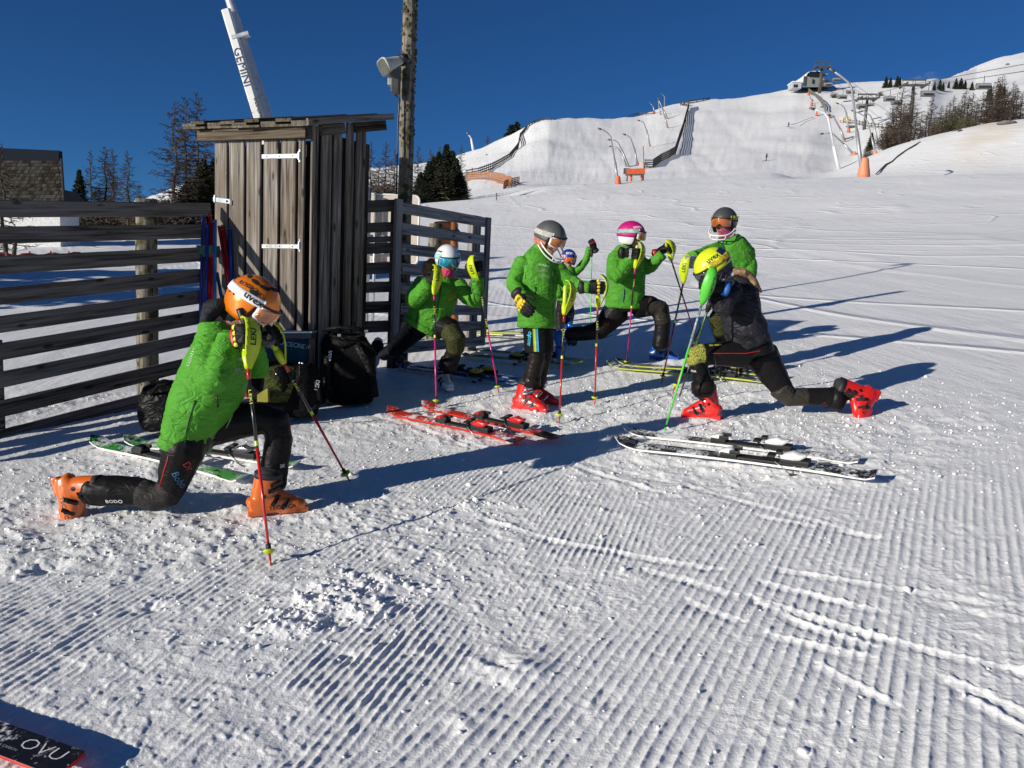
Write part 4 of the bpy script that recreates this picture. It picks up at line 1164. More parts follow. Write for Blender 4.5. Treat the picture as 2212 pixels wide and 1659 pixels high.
# ------------------------------------------------------------------ ski run: lances, fences, lift
ORANGE = mat('orange padding', (0.62, 0.11, 0.03), 0.55, var=.15)
ORPALE = mat('pale orange padding', (0.60, 0.22, 0.11), 0.6, var=.12)
LANCE = mat('lance tube', (0.36, 0.37, 0.38), 0.45, .5)
LANCEW = mat('bright lance tube', (0.75, 0.76, 0.77), 0.4, .2)
GLN = 'snow-making lances along the ski runs'
def lance(pts, label, cone=None, thick=1.0, m=None, rmin=72, cm_=None, r=None):
    g = G(*pts[0], rmin) if r is None else polar(pts[0][0], r)
    Y = g.y
    o = thing('snow_lance', label, 'snow lance', g, GLN)
    W_ = [P(x, y, Y) for x, y in pts]
    W_[0] = Vector((W_[0].x, Y, g.z))
    n = len(W_); s_ = Y / FP
    k = 2 if n > 2 else 1
    MB().tube(W_[:k], [2.6 * thick * s_, 2.3 * thick * s_], 8).obj('lower_tube', m or LANCE, o, True)
    MB().tube(W_[k - 1:], [1.5 * thick * s_] * (n - k) + [1.1 * thick * s_], 8).obj('upper_tube', m or LANCE, o, True)
    e = W_[-1]; d = (W_[-1] - W_[-2]).normalized()
    MB().tube([e - d * 4 * s_ * thick, e + d * 3 * s_ * thick], [2.0 * thick * s_, 1.6 * thick * s_], 8).obj('nozzle_head', STEEL, o, True)
    if cone:
        h, w_ = cone[0] * s_, cone[1] * s_ / 2
        b = g - UP * .15; st = [(b, w_, w_)]
        for t_, q in ((.3, .9), (.6, .74), (.9, .62), (.97, .56), (1.0, .4)): st.append((b + UP * h * t_ + (W_[1] - W_[0]).normalized().xy.to_3d() * h * .2 * t_, w_ * q, w_ * q))
        MB().loft(st, 14).obj('padding', cm_ or ORANGE, o, True)
    return o
lance([(1864, 384), (1851, 284), (1840, 190), (1832, 177), (1816, 164), (1796, 151)], 'largest grey lance, on an orange cone in front of the right-hand bank', (46, 27), 1.7, None, 1, ORPALE, 76)
lance([(1812, 366), (1801, 316), (1789, 254), (1780, 243), (1768, 239), (1753, 234)], 'white lance without a cone left of the largest one', None, 1.5, LANCEW, 84)
lance([(1845, 335), (1823, 311), (1800, 290), (1792, 288), (1774, 289)], 'strongly tilted lance with an orange foot behind the white one', (9, 10), 1.0, None, 84, ORPALE)
lance([(1824, 304), (1815, 278), (1802, 255), (1797, 250), (1789, 249)], 'lance beside a low barrier, above the tilted one', (8, 6), 1.1, None, 84, ORPALE)
lance([(1833, 284), (1828, 243), (1824, 233), (1818, 227), (1808, 223)], 'thin lance with orange foot below the yellow sign', (8, 8), .8, None, 84)
lance([(1891, 332), (1883, 297), (1875, 265), (1867, 251), (1855, 244), (1841, 239)], 'lance with an orange foot left of the small spruce', (9, 10), .9, None, 84, ORPALE)
lance([(1899, 326), (1886, 262), (1880, 250), (1868, 241), (1854, 234)], 'lance just behind the small spruce, no orange foot', None, .9, None, 84)
lance([(1763, 253), (1761, 233), (1759, 224), (1755, 216)], 'lance with a bright orange cone at the lower end of the upper fence', (11, 7), .7, None, 84)
lance([(1791, 256), (1788, 240), (1780, 233), (1774, 231)], 'lance with an orange cone between the white lance and the upper fence', (10, 9), .7, None, 84)
lance([(1753, 225), (1751, 212), (1748, 205)], 'tiny lance with orange foot halfway up the upper fence', (4, 4), .5, None, 84)
lance([(1335, 398), (1329, 351), (1319, 295), (1312, 287), (1303, 281), (1294, 278)], 'lance with a thick orange cone left of the orange platform', (20, 14), 1.1)
lance([(1361, 366), (1341, 320), (1336, 309), (1328, 303), (1315, 302)], 'lance leaning left, upper one of the pair behind the platform', None, .9)
lance([(1355, 366), (1341, 328), (1335, 320), (1318, 316)], 'lance leaning left, lower one of the pair behind the platform', None, .8)
lance([(1378, 363), (1370, 320), (1362, 298), (1357, 294), (1348, 290)], 'lance with an orange foot just left of the dark fence end', (14, 5), .9)
lance([(1404, 315), (1397, 282), (1391, 266), (1386, 262), (1379, 260)], 'lance standing alone in the middle of the left-hand piste', (4, 5), .7)
lance([(1442, 275), (1436, 252), (1428, 227), (1422, 214)], 'lance lowest in the row below the skyline fence', (4, 5), .7)
lance([(1442, 257), (1433, 236), (1423, 218)], 'lance second in the row below the skyline fence', (4, 5), .6)
lance([(1427, 250), (1423, 227), (1422, 212)], 'lance third in the row, left of the others', (7, 4), .6)
lance([(1414, 244), (1411, 230), (1404, 222)], 'lance at the left end of the row on the skyline', (4, 5), .6)
lance([(1442, 229), (1436, 209), (1430, 203)], 'lance topmost in the row on the skyline', None, .6)
lance([(1022, 325), (1018, 299), (1010, 288)], 'white lance alone on the left shoulder against the sky', None, 1.0, LANCEW)
for x_, y_ in ((1724, 191), (1746, 205), (1753, 226)):
    g = G(x_, y_ + 2, 100); s_ = g.y / FP
    tag(MB().loft([(g, 3 * s_, 3 * s_), (g + UP * 5 * s_, 2.6 * s_, 2.6 * s_), (g + UP * 7 * s_, 1 * s_, 1 * s_)], 8).obj('crash_pad', ORANGE), {1724: 'orange crash pad by the cabin on the crest', 1746: 'orange crash pad high on the right piste edge', 1753: 'orange crash pad lower on the right piste edge'}[x_], 'crash pad', 'orange pads on the upper piste edge')

NET = mat('dark net fence', (0.035, 0.033, 0.03), .8)
LATH = mat('orange lath fence', (0.34, 0.15, 0.07), .8, var=.25)
def piste_fence(name, label, pts, hpx, step, m, rmin, rails=3, post_w=1.0, slats=True, lean=0.0):
    """posts follow the snow; the laths between them are joined as one part"""
    base = [G(x, y, rmin) for x, y in pts]
    o = thing(name, label, 'fence', base[0])
    dense = []
    for i in range(len(base) - 1):
        a, b = base[i], base[i + 1]
        n = max(1, int((b - a).length / step))
        for k in range(n): q = a.lerp(b, k / n); dense.append((q, hpx[0] + (hpx[1] - hpx[0]) * (i + k / n) / (len(base) - 1)))
    dense.append((base[-1], hpx[1]))
    D = []
    for q, h in dense:
        q = Vector((q.x, q.y, zf(q.x, q.y))); s_ = q.y / FP; D.append((q, h * s_, s_))
    sl_ = MB()
    pm = None
    for i, (q, h, s_) in enumerate(D):
        wv = Vector((math.sin(i * .8) * lean, 0, 0))
        w_ = .75 * s_ * post_w
        if pm is None: pm = MB().tube([Vector((0, 0, -.1)), Vector((0, 0, 1.04))], [1, 1], 5).mesh('post')
        po = link('post', pm, m); po.parent = o; po.matrix_parent_inverse = Matrix.Translation(-Vector(o.location)); po.location = q; po.scale = (w_, w_, h)
        if i + 1 < len(D):
            q2, h2, s2_ = D[i + 1]
            for k in range(rails):
                t = (k + .55) / rails
                a_, b_ = q + UP * h * t, q2 + UP * h2 * t
                sl_.beam(a_, b_, UP, h / rails * (.5 if slats else .3), .3 * s_)
    if sl_.v: tag(sl_.obj('laths', m, o), kind='stuff')
    return o
piste_fence('net_fence', 'dark net fence climbing the left shoulder of the slope', [(1006, 383), (1034, 377), (1063, 366), (1100, 345), (1119, 321), (1123, 300), (1138, 281), (1155, 270), (1173, 263), (1190, 262)], (16, 8), 1.1, NET, 84, 3)
piste_fence('net_fence', 'dark net fence along the top edge of the left-hand piste', [(1176, 262), (1196, 262), (1222, 261), (1250, 260)], (6, 3), 2.5, NET, 150, 2)
piste_fence('lath_fence', 'orange-brown lath fence at the foot of the left-hand piste', [(1006, 391), (1034, 391), (1060, 391), (1086, 397), (1103, 404)], (17, 21), .75, LATH, 80, 4, 1.2)
piste_fence('lath_fence', 'short orange-brown lath fence end piece standing in front of the longer one', [(1087, 409), (1103, 399), (1121, 394)], (16, 12), .75, LATH, 80, 4, 1.2)
piste_fence('net_fence', 'tall dark fence dividing the two pistes, with a wavy shadow', [(1392, 368), (1410, 367), (1428, 354), (1445, 345), (1457, 337), (1462, 322), (1467, 305), (1474, 285), (1480, 262), (1484, 248), (1488, 231)], (23, 13), .75, NET, 90, 5, .9, True, .2)
piste_fence('net_fence', 'dark net fence on the skyline above the dividing fence', [(1445, 228), (1455, 225), (1470, 227), (1484, 229)], (9, 9), 2.5, NET, 150, 2)
piste_fence('net_fence', 'dark net fence on the skyline right of the dividing fence', [(1487, 225), (1505, 222), (1533, 216)], (8, 6), 3, NET, 150, 2)
piste_fence('net_fence', 'low dark net fence on the skyline left of the lances', [(1356, 252), (1380, 248), (1411, 246)], (3, 7), 3, NET, 150, 2)
piste_fence('net_fence', 'grey net fence along the right edge of the upper piste', [(1740, 192), (1750, 203), (1762, 213), (1773, 222), (1779, 232), (1783, 247)], (7, 14), 1.6, mat('grey net fence', (.12, .12, .11), .8), 150, 3)
W_RF = mat('grey rail wood', (.11, .095, .08), .85)
piste_fence('rail_fence', 'low post-and-rail fence beside the yellow sign', [(1822, 265), (1850, 268), (1875, 273), (1905, 276)], (9, 8), 3, W_RF, 84, 2, 1.5, False)
piste_fence('rail_fence', 'post-and-rail fence at the far right among the larches', [(2165, 248), (2190, 241), (2230, 232)], (13, 14), 2, W_RF, 84, 3, 1.5, False)
piste_fence('net_fence', 'pale rope fence crossing the right-hand piste', [(1703, 273), (1720, 270), (1740, 262), (1757, 256)], (5, 6), 3, LANCEW, 84, 1, .5, False)
g = G(1833, 304, 84); s_ = g.y / FP
tag(MB().beam(P(1824, 301, g.y), P(1844, 295, g.y), UP, 3 * s_, 1 * s_).tube([P(1826, 306, g.y), P(1826, 298, g.y)], s_, 5).tube([P(1842, 301, g.y), P(1842, 294, g.y)], s_, 5).obj('barrier', W_RF), 'short wooden barrier beside the lance foot', 'barrier')

# orange platform and signs at the foot of the dividing fence
g = G(1370, 392, 72); Y = g.y; s_ = Y / FP
pf = thing('orange_platform', 'bright orange padded platform on legs at the foot of the dividing fence', 'platform', g)
q = lambda x, y, dy=0: P(*cm(x, y), Y + dy)
MB().beam(q(1300, 612), q(1435, 607), UP, 11 * s_, 26 * s_).obj('deck', ORANGE, pf)
MB().beam(q(1300, 588), q(1440, 588), UP, 1.5 * s_, 1.5 * s_).beam(q(1300, 628, -1), q(1435, 628, -1), UP, 2 * s_, 2 * s_).obj('handrail', STEEL, pf)
for x_ in (1338, 1418):
    b = q(x_, 690); b.z = min(b.z, zf(b.x, b.y)); MB().tube([b - UP * .1, q(x_, 612)], [2.4 * s_, 2.4 * s_], 8).obj('leg', ORANGE, pf, True)
for x_ in (1310, 1430):
    b = q(x_, 640, 2.2); b.z = zf(b.x, b.y); MB().tube([b - UP * .1, q(x_, 600, 2.2)], [1.6 * s_, 1.6 * s_], 8).obj('leg', STEEL, pf, True)
MB().cbox(q(1305, 603, -.3), (6.5 * s_, 0, 0), (0, .1, 0), (0, 0, 6 * s_), .05).obj('board', STEEL, pf)
g = G(1410, 367, 84)
sg = thing('sign_board', 'blank cream sign beside the end of the dividing fence', 'sign', g)
b = P(*cm(1413, 555), g.y); s_ = g.y / FP
MB().cbox(b, (4.2 * s_, 0, 0), (0, .06, 0), (0, 0, 6.5 * s_), .03).obj('panel', TAN, sg)
MB().tube([g, P(*cm(1413, 530), g.y + .1)], .07, 6).obj('post', STEEL, sg)
g = G(1391, 370, 84); tag(MB().tube([g - UP * .2, P(*cm(1428, 415), g.y)], [.12, .09], 7).obj('post', STEEL), 'slim dark post at the end of the dividing fence', 'post')
g = G(*cm(335, 822), 60); tag(MB().tube([g, P(*cm(335, 765), g.y)], [.04, .04], 6).obj('stake', STEEL), 'thin stake in the snow below the lath fence', 'stake')
g = G(*cr(790, 575), 84); s_ = g.y / FP
sg = thing('sign_board', 'small yellow sign on a post beside the upper lance', 'sign', g)
MB().cbox(P(*cr(790, 537), g.y), (5.4 * s_, 0, 0), (0, .08, 0), (0, 0, 3.6 * s_), .03).obj('panel', mat('yellow sign', (.65, .42, .03), .5), sg)
MB().tube([g, P(*cr(775, 530), g.y + .15)], .1, 6).obj('post', STEEL, sg)
g = G(*cr(740, 570), 84)
sg = thing('sign_board', 'small white sign left of the yellow sign', 'sign', g)
MB().cbox(P(*cr(745, 537), g.y), (3 * s_, 0, 0), (0, .08, 0), (0, 0, 3.2 * s_), .03).obj('panel', WHITE, sg)
MB().tube([g, P(*cr(737, 540), g.y + .15)], .12, 6).obj('post', ORANGE, sg)

# boulders on the bank
ROCK = mat('boulder', (.13, .125, .12), .9, var=.5, scale=1.5, bump=.1, bscale=3)
def rock(px, py, w_, h_, label, rmin=84):
    g = G(px, py, rmin); s_ = g.y / FP
    mb = MB().ball(g + UP * h_ * s_ * .2, w_ * s_, w_ * s_ * .8, h_ * s_, nu=14, nv=10)
    r_ = random.Random(px)
    mb.v = [tuple(Vector(v) + Vector((r_.uniform(-1, 1), r_.uniform(-1, 1), r_.uniform(-1, 1))) * s_ * min(w_, h_) * .18) for v in mb.v]
    tag(mb.obj('boulder', ROCK), label, 'boulder')
rock(*cr(2075, 580), 20, 5, 'grey boulder on the crest of the right-hand bank')
rock(*cr(2080, 104), 4, 2, 'dark rock showing through the snow of the far dome', 200)
rock(*cm(262, 482), 2.4, 1.6, 'small dark rock on the left shoulder')
rock(*cr(820, 603), 10, 2.2, 'dark rocks showing through the snow beside the yellow sign')
# trench line running down the bank
tr = MB(); pts = [G(*cr(x, y), 84) for x, y in ((1380, 728), (1330, 760), (1260, 800), (1200, 845), (1150, 890), (1100, 915), (1060, 955), (1022, 992))]
tr.tube([p + UP * .1 for p in pts], [.05, .09, .07, .1, .08, .1, .09, .06], 6)
tag(tr.obj('hose', mat('dark hose', (.06, .06, .06), .8)), 'dark hose running down the right-hand bank', 'hose')
g = MB()
for x_, y_, w_ in ((1500, 655, 9), (1560, 645, 14), (1620, 637, 12), (1665, 632, 7), (1700, 634, 5), (1450, 668, 5)):
    c = G(*cr(x_, y_ + 4), 84); s_ = c.y / FP; g.ball(c, w_ * s_, w_ * s_ * .8, .22, nu=12, nv=6)
tag(g.obj('bare_earth', mat('bare earth', (.06, .045, .03), .95, var=.5, scale=2)), 'strip of bare brown earth on top of the bank', 'bare ground', kind='stuff')

# lift: station, cabin, pylons, cables, chairs
LG = mat('lift steel', (.075, .075, .07), .6, .2)
SY = G(1760, 199, 150).y; s_ = SY / FP
q = lambda x, y, dy=0: P(*cr(x, y), SY + dy)
stn = thing('lift_station', 'lift station with a curved roof on the skyline', 'building', q(530, 290))
MB().add([q(470, 200), q(600, 200), q(640, 285), q(430, 285), q(470, 200, 14), q(600, 200, 14), q(640, 285, 14), q(430, 285, 14)], [(0, 1, 2, 3), (7, 6, 5, 4), (0, 4, 5, 1), (2, 6, 7, 3), (1, 5, 6, 2), (0, 3, 7, 4)]).obj('wall', mat('station grey', (.2, .21, .2), .7), stn)
rp_ = [q(*p_) for p_ in ((420, 275), (440, 240), (460, 200), (475, 170), (495, 160), (540, 157), (590, 157))]
MB().strip(rp_, [p_ + Vector((0, 14, 0)) for p_ in rp_], 1.6 * s_).obj('roof', WHITE, stn)
MB().box(q(540, 182, -.3), (13 * s_, 0, 0), (0, .2, 0), (0, 0, 5 * s_)).obj('window', mat('dark glass', (.015, .02, .025), .1), stn)
MB().box(q(450, 235, -.3), (2 * s_, 0, 0), (0, .2, 0), (0, 0, 9 * s_)).obj('strut', LG, stn)
MB().box(q(518, 238, -.3), (1.2 * s_, 0, 0), (0, .2, 0), (0, 0, 4.2 * s_)).obj('doorway', mat('dark glass', (.015, .02, .025), .1), stn)
MB().box(q(612, 255, -.5), (9 * s_, 0, 0), (0, .4, 0), (0, 0, 6 * s_)).obj('bay', STEEL, stn)
cb = thing('cabin', 'small grey cabin left of the lift station', 'cabin', q(370, 300))
MB().box(q(371, 280, 2), (9 * s_, 0, 0), (0, 2.5, 0), (0, 0, 6.6 * s_)).obj('wall', mat('cabin grey', (.4, .42, .43), .6), cb)
MB().box(q(371, 257, 2), (9.8 * s_, 0, 0), (0, 2.8, 0), (0, 0, 1 * s_)).obj('roof', WHITE, cb)
for x_ in (371, 388): MB().box(q(x_, 275, -.6), (1.7 * s_, 0, 0), (0, .1, 0), (0, 0, 2.8 * s_)).obj('window', mat('dark glass', (.015, .02, .025), .1), cb)
def pylon(base, top, ay0, ay1, ax0, ax1, label, legs=1, rmin=84, thick=3.2):
    b = G(*cr(*base), rmin); s_ = b.y / FP; Y = b.y
    o = thing('lift_pylon', label, 'lift pylon', b, 'pylons of the chairlift')
    for k in range(legs):
        dx = (k - (legs - 1) / 2) * 22
        MB().tube([P(*cr(base[0] + dx * .4, base[1]), Y) - UP * .5, P(*cr(top[0] + dx * .4, ay1), Y)], [thick * s_, thick * .75 * s_], 8).obj('mast', LG, o, True)
    for y_, w_ in ((ay0, 1.3), (ay1, 2.2)):
        a, c = P(*cr(ax0, y_), Y), P(*cr(ax1, y_), Y); m_ = (a + c) / 2
        MB().beam(a, c, UP, w_ * 2 * s_, w_ * 1.5 * s_).obj('crossarm', LG, o)
    for x_ in (ax0 + 6, (ax0 + ax1) / 2 - 10, (ax0 + ax1) / 2 + 10, ax1 - 6):
        MB().tube([P(*cr(x_, ay0), Y), P(*cr(x_, ay1), Y)], .6 * s_, 5).obj('strut', LG, o)
    for x_ in (ax0 + 8, ax1 - 8):
        a = P(*cr(x_, ay1 + 6), Y); wm = MB().beam(a - Vector((.12, 1, 0)).normalized() * 2.2, a + Vector((.12, 1, 0)).normalized() * 2.2, UP, 2.2 * s_, 2.5 * s_)
        for k in range(4): wm.ball(a + Vector((0, -1.8 + k * 1.2, .25)), .28, nu=6, nv=4)
        wm.obj('sheave_train', LG, o)
pylon((570, 332), (592, 80), 82, 122, 530, 655, 'two-legged pylon beside the lift station', 2, 150, 2.6)
pylon((930, 617), (955, 340), 342, 378, 878, 1032, 'pylon with a T arm between the hanging chairs', 1, 84, 3.6)
pylon((1303, 575), (1326, 225), 228, 270, 1235, 1428, 'tallest pylon, among the brown larches', 1, 84, 4.2)
CABL = mat('cable', (.08, .08, .08), .6)
def cable(pts, label):
    W_ = [P(*cr(x, y), Y) for x, y, Y in pts]
    tag(MB().tube(W_, .05, 5).obj('lift_cable', CABL), label, 'cable', 'cables of the chairlift')
cable([(540, 125, SY), (885, 382, G(*cr(930, 617), 84).y), (1243, 276, G(*cr(1303, 575), 84).y), (2260, 92, 110)], 'chairlift cable on the left side of the pylons')
cable([(648, 125, SY), (1025, 382, G(*cr(930, 617), 84).y), (1420, 276, G(*cr(1303, 575), 84).y), (2260, 150, 110)], 'chairlift cable on the right side of the pylons')
def chair_proto():
    o = thing('chairlift_chair', 'x', 'chairlift chair', (0, 0, 0), 'hanging chairs of the lift')
    # local: x across, z up, one unit = half width of the chair; hanger up to z = 1.7
    MB().tube([Vector((0, 0, .55)), Vector((0.05, 0, 1.2)), Vector((0, .1, 1.7))], [.05, .05, .05], 6).tube([Vector((-.9, 0, .55)), Vector((.9, 0, .55))], .05, 5).obj('hanger', LG, o)
    MB().cbox((0, -.1, -.25), (1, 0, 0), (0, .3, 0), (0, 0, .07), .04).obj('seat', STEEL, o)
    MB().cbox((0, .2, .05), (1, 0, 0), (0, .06, 0), (0, 0, .32), .04).obj('backrest', mat('chair grey', (.2, .2, .2), .5), o)
    R = [Vector((1, -.5 * math.cos(a) + .1, .12 + .48 * math.sin(a))) for a in [k * math.pi / 6 for k in range(7)]]
    MB().strip([Vector((-1, p.y, p.z)) for p in R], R, .05).obj('bubble', mat('bubble cover', (.22, .23, .23), .25), o)
    return o
PROTO = chair_proto(); first = True
CH = [(755, 368, 34, 'chair lower left of the upper pair'), (820, 328, 31, 'chair just right of the largest lance head'), (910, 443, 37, 'chair left of the T-arm pylon'), (975, 433, 32, 'chair partly behind the T-arm pylon'), (985, 468, 28, 'lowest chair beneath the T-arm pylon'), (1133, 385, 42, 'chair in front of the first tall larch'), (1190, 415, 40, 'chair low among the larch branches'),
      (1440, 345, 50, 'nearest large chair right of the tallest pylon'), (1512, 348, 24, 'chair partly behind the nearest large chair'), (1885, 285, 50, 'chair high up above the thicket'), (705, 230, 28, 'chair against the sky right of the station'), (612, 190, 22, 'bluish chair leaving the station'), (640, 268, 30, 'chair beneath the station pylon')]
for x_, y_, hw, lb in CH:
    p_ = cr(x_, y_); hwpx = hw * cr.k
    Y = 1.25 * FP / hwpx; Y = min(Y, SY - 2)
    s_ = hwpx * Y / FP
    if first: o = PROTO; first = False
    else:
        o = PROTO.copy(); col.objects.link(o)
        for c in PROTO.children:
            k = c.copy(); col.objects.link(k); k.parent = o
    o['label'] = lb; o.location = P(*p_, Y); o.scale = (s_, s_, s_); o.rotation_euler = (0, 0, rnd.uniform(-.25, -.1))
# small cloud behind the ridge
g = P(2000, 172, 700)
m = bpy.data.materials.new('cloud'); m.use_nodes = True; t = m.node_tree; t.nodes.remove(t.nodes['Principled BSDF'])
v = t.nodes.new('ShaderNodeVolumePrincipled'); cn = t.nodes.new('ShaderNodeTexNoise'); cn.inputs['Scale'].default_value = .07; cn.inputs['Detail'].default_value = 4; cm_ = t.nodes.new('ShaderNodeMapRange'); cm_.inputs[1].default_value = .42; cm_.inputs[2].default_value = .75; cm_.inputs[4].default_value = .03; cg = t.nodes.new('ShaderNodeNewGeometry'); t.links.new(cg.outputs['Position'], cn.inputs['Vector']); t.links.new(cn.outputs[0], cm_.inputs[0]); t.links.new(cm_.outputs[0], v.inputs['Density']);  v.inputs['Color'].default_value = (.95, .95, .95, 1)
t.links.new(v.outputs[0], t.nodes['Material Output'].inputs['Volume'])
mb = MB()
for dx, dz, rx_, rz_ in ((0, 0, 13, 8), (-12, -3, 11, 5), (13, -2, 14, 7), (24, -5, 10, 4), (5, 3, 9, 6)): mb.ball(g + Vector((dx * .9, dx * .3, dz)), rx_ * .8, rx_ * .7, rz_ * .8)
o = link('cloud', voxel(mb, 1.6, 3), m); tag(o, kind='structure')
# distant skiers on the piste
def far_skier(px, py, h_px, label, jk, st, rmin=90):
    g = G(px, py, rmin); s_ = g.y / FP; H = h_px * s_
    o = thing('person', label, 'person', g)
    K = H / 1.75
    mb = MB()
    mb.ball(Vector((.05, 0, 1.62)) * K, .13 * K, .12 * K, .15 * K, nu=8, nv=6)
    mb.loft([(Vector((-.05, 0, .8)) * K, .17 * K, .15 * K), (Vector((0, 0, 1.15)) * K, .2 * K, .16 * K), (Vector((.04, 0, 1.45)) * K, .16 * K, .13 * K)], 8, rnd_caps=True)
    for sx in (-1, 1):
        mb.loft([(Vector((-.04, sx * .1, .85)) * K, .12 * K, .12 * K), (Vector((.12 * st * sx, sx * .13, .48)) * K, .09 * K, .09 * K), (Vector((-.05 + .2 * st * sx, sx * .14, .04)) * K, .09 * K, .09 * K)], 7, rnd_caps=True)
        mb.loft([(Vector((.03, sx * .2, 1.38)) * K, .08 * K, .08 * K), (Vector((.1, sx * .33, 1.08)) * K, .06 * K, .06 * K), (Vector((.3, sx * .3, .95)) * K, .05 * K, .05 * K)], 6, rnd_caps=True)
    mb.xf(Matrix.Translation(g) @ Matrix.Rotation(rnd.uniform(-.6, .6), 4, 'Z'))
    ob = link('body', voxel(mb, .035 * K, 1), jk, o)
    for sx in (-1, 1):
        a = g + Vector((-.85, sx * .14, .04)) * K; b = g + Vector((.8, sx * .14, .06)) * K
        MB().beam(a, b, UP, .04 * K, .1 * K).obj('ski', BLACK, o)
far_skier(1655, 348, 16, 'far skier in dark clothes skiing down the right-hand piste', mat('dark clothes', (.03, .03, .035), .8), .6)
far_skier(1703, 274, 10, 'tiny far skier standing at the rope fence on the left', mat('dark clothes', (.03, .03, .035), .8), .2)
far_skier(1708, 277, 9, 'tiny far skier in pale clothes beside the rope fence', mat('pale clothes', (.5, .5, .5), .8), .3)

# ------------------------------------------------------------------ equipment builders
NEONY = mat('neon yellow plastic', (0.50, 0.62, 0.012), 0.35, var=.08)
NEONG = mat('neon green plastic', (0.10, 0.55, 0.05), 0.35, var=.08)
RUBBER = mat('black rubber', (0.012, 0.012, 0.012), 0.6)
CARBON = mat('black shaft', (0.012, 0.012, 0.013), 0.3, 0, .2, 40, coat=.4)
C_RED = mat('red shaft', (0.50, 0.012, 0.012), 0.28, 0, .06, coat=.5)
C_DRED = mat('crimson shaft', (0.30, 0.006, 0.022), 0.28, 0, .06, coat=.5)
C_PINK = mat('pink shaft', (0.55, 0.012, 0.17), 0.28, 0, .06, coat=.5)
C_GREEN = mat('green shaft', (0.10, 0.62, 0.06), 0.28, 0, .06, coat=.5)
C_BLACKG = mat('dark green shaft', (0.02, 0.06, 0.03), 0.35)
PRINT_Y = mat('yellow print', (0.62, 0.66, 0.05), 0.5)
PRINT_K = mat('black lettering', (0.012, 0.012, 0.012), 0.5)
PRINT_W = mat('white lettering', (0.75, 0.75, 0.75), 0.5)
VIEW = Vector((0, -1, 0))

def ski_pole(top, tip, label, low, guard=None, gm=NEONY, letters='LEKI', upper=CARBON, split=.5, basket=NEONY, grip=None, loop=True, lm=None, gside=None):
    top, tip = Vector(top), Vector(tip)
    ax = (tip - top).normalized(); L = (tip - top).length
    o = thing('ski_pole', label, 'ski pole', tip)
    up = -ax
    at = lambda d, off=Vector((0, 0, 0)): top + ax * d + off
    g_ = grip or gm
    MB().loft([(at(-.012), .012, .012), (at(0), .017, .017), (at(.03), .014, .014), (at(.06), .0165, .0165), (at(.09), .0145, .0145), (at(.13), .017, .017)], 10, rnd_caps=True).obj('grip', g_, o, True)
    MB().loft([(at(.125), .02, .02), (at(.16), .0225, .0225), (at(.2), .019, .019), (at(.215), .013, .013)], 10).obj('collar', gm, o, True)
    m_ = .21 + (L - .21) * split
    s0 = .27 if letters else .21
    if letters: MB().tube([at(.21), at(s0)], [.009, .009], 9).obj('shaft_top', low, o, True)
    MB().tube([at(s0), at(m_)], [.0088, .0085], 9).obj('upper_shaft', upper, o, True)
    MB().tube([at(m_), at(L - .075)], [.0085, .0062], 9).obj('lower_shaft', low, o, True)
    if basket:
        b = at(L - .07)
        k = ax.cross(Vector((1, 0, .3))).normalized(); j = ax.cross(k)
        mb = MB(); n = 16
        ring = [b + (k * math.cos(2 * math.pi * i / n) + j * math.sin(2 * math.pi * i / n)) * (.027 + .004 * (i % 2)) for i in range(n)]
        mb.loft([(b - ax * .004, .012, .012), (b, .03, .03), (b + ax * .004, .029, .029), (b + ax * .018, .012, .012)], 16)
        bk = mb.obj('basket', basket, o, True)
        MB().tube([b - ax * .03, b - ax * .002], [.011, .012], 9).obj('basket_cap', RUBBER, o, True)
    MB().tube([at(L - .052), at(L - .01), at(L + .02)], [.0062, .005, .002], 8).obj('tip', low if low is not CARBON else GALV, o, True)
    side = None
    if guard is not None:
        g = Vector(guard); g = (g - ax * g.dot(ax)).normalized()
        s = ax.cross(g).normalized()
        prof = [(.215, .012, .012), (.19, .022, .022), (.16, .036, .033), (.12, .056, .041), (.08, .07, .044), (.04, .076, .042), (0, .071, .036), (-.03, .055, .029), (-.05, .03, .022), (-.052, .008, .017)]
        Lp = []; Rp = []
        for d, of, hw in prof:
            c = at(d) + g * of
            Lp.append(c - s * hw); Rp.append(c + s * hw)
        gd = MB().strip(Lp, Rp, .006).obj('hand_guard', gm, o, True)
        if letters:
            bv = bvh_of(gd)
            c = at(.07) + g * .074
            n_ = g
            decal(letters, c, up, g.cross(up), .046, PRINT_K, o, bv, .02)
    if letters:
        # letters running down the dark part of the shaft, on the side towards the viewer
        vv = Vector((0, -1, 0)); vv = (vv - ax * vv.dot(ax)).normalized()
        for d in (.36, .56):
            if d + .08 < m_:
                decal(letters, at(d) + vv * .0095, ax, vv.cross(ax), .020, lm or PRINT_Y, o, None, .0, 2.0)
        for d in (m_ - .02,):
            MB().loft([(at(d - .012), .0094, .0094), (at(d + .012), .0094, .0094)], 8).obj('shaft_band', lm or PRINT_Y, o)
    return o

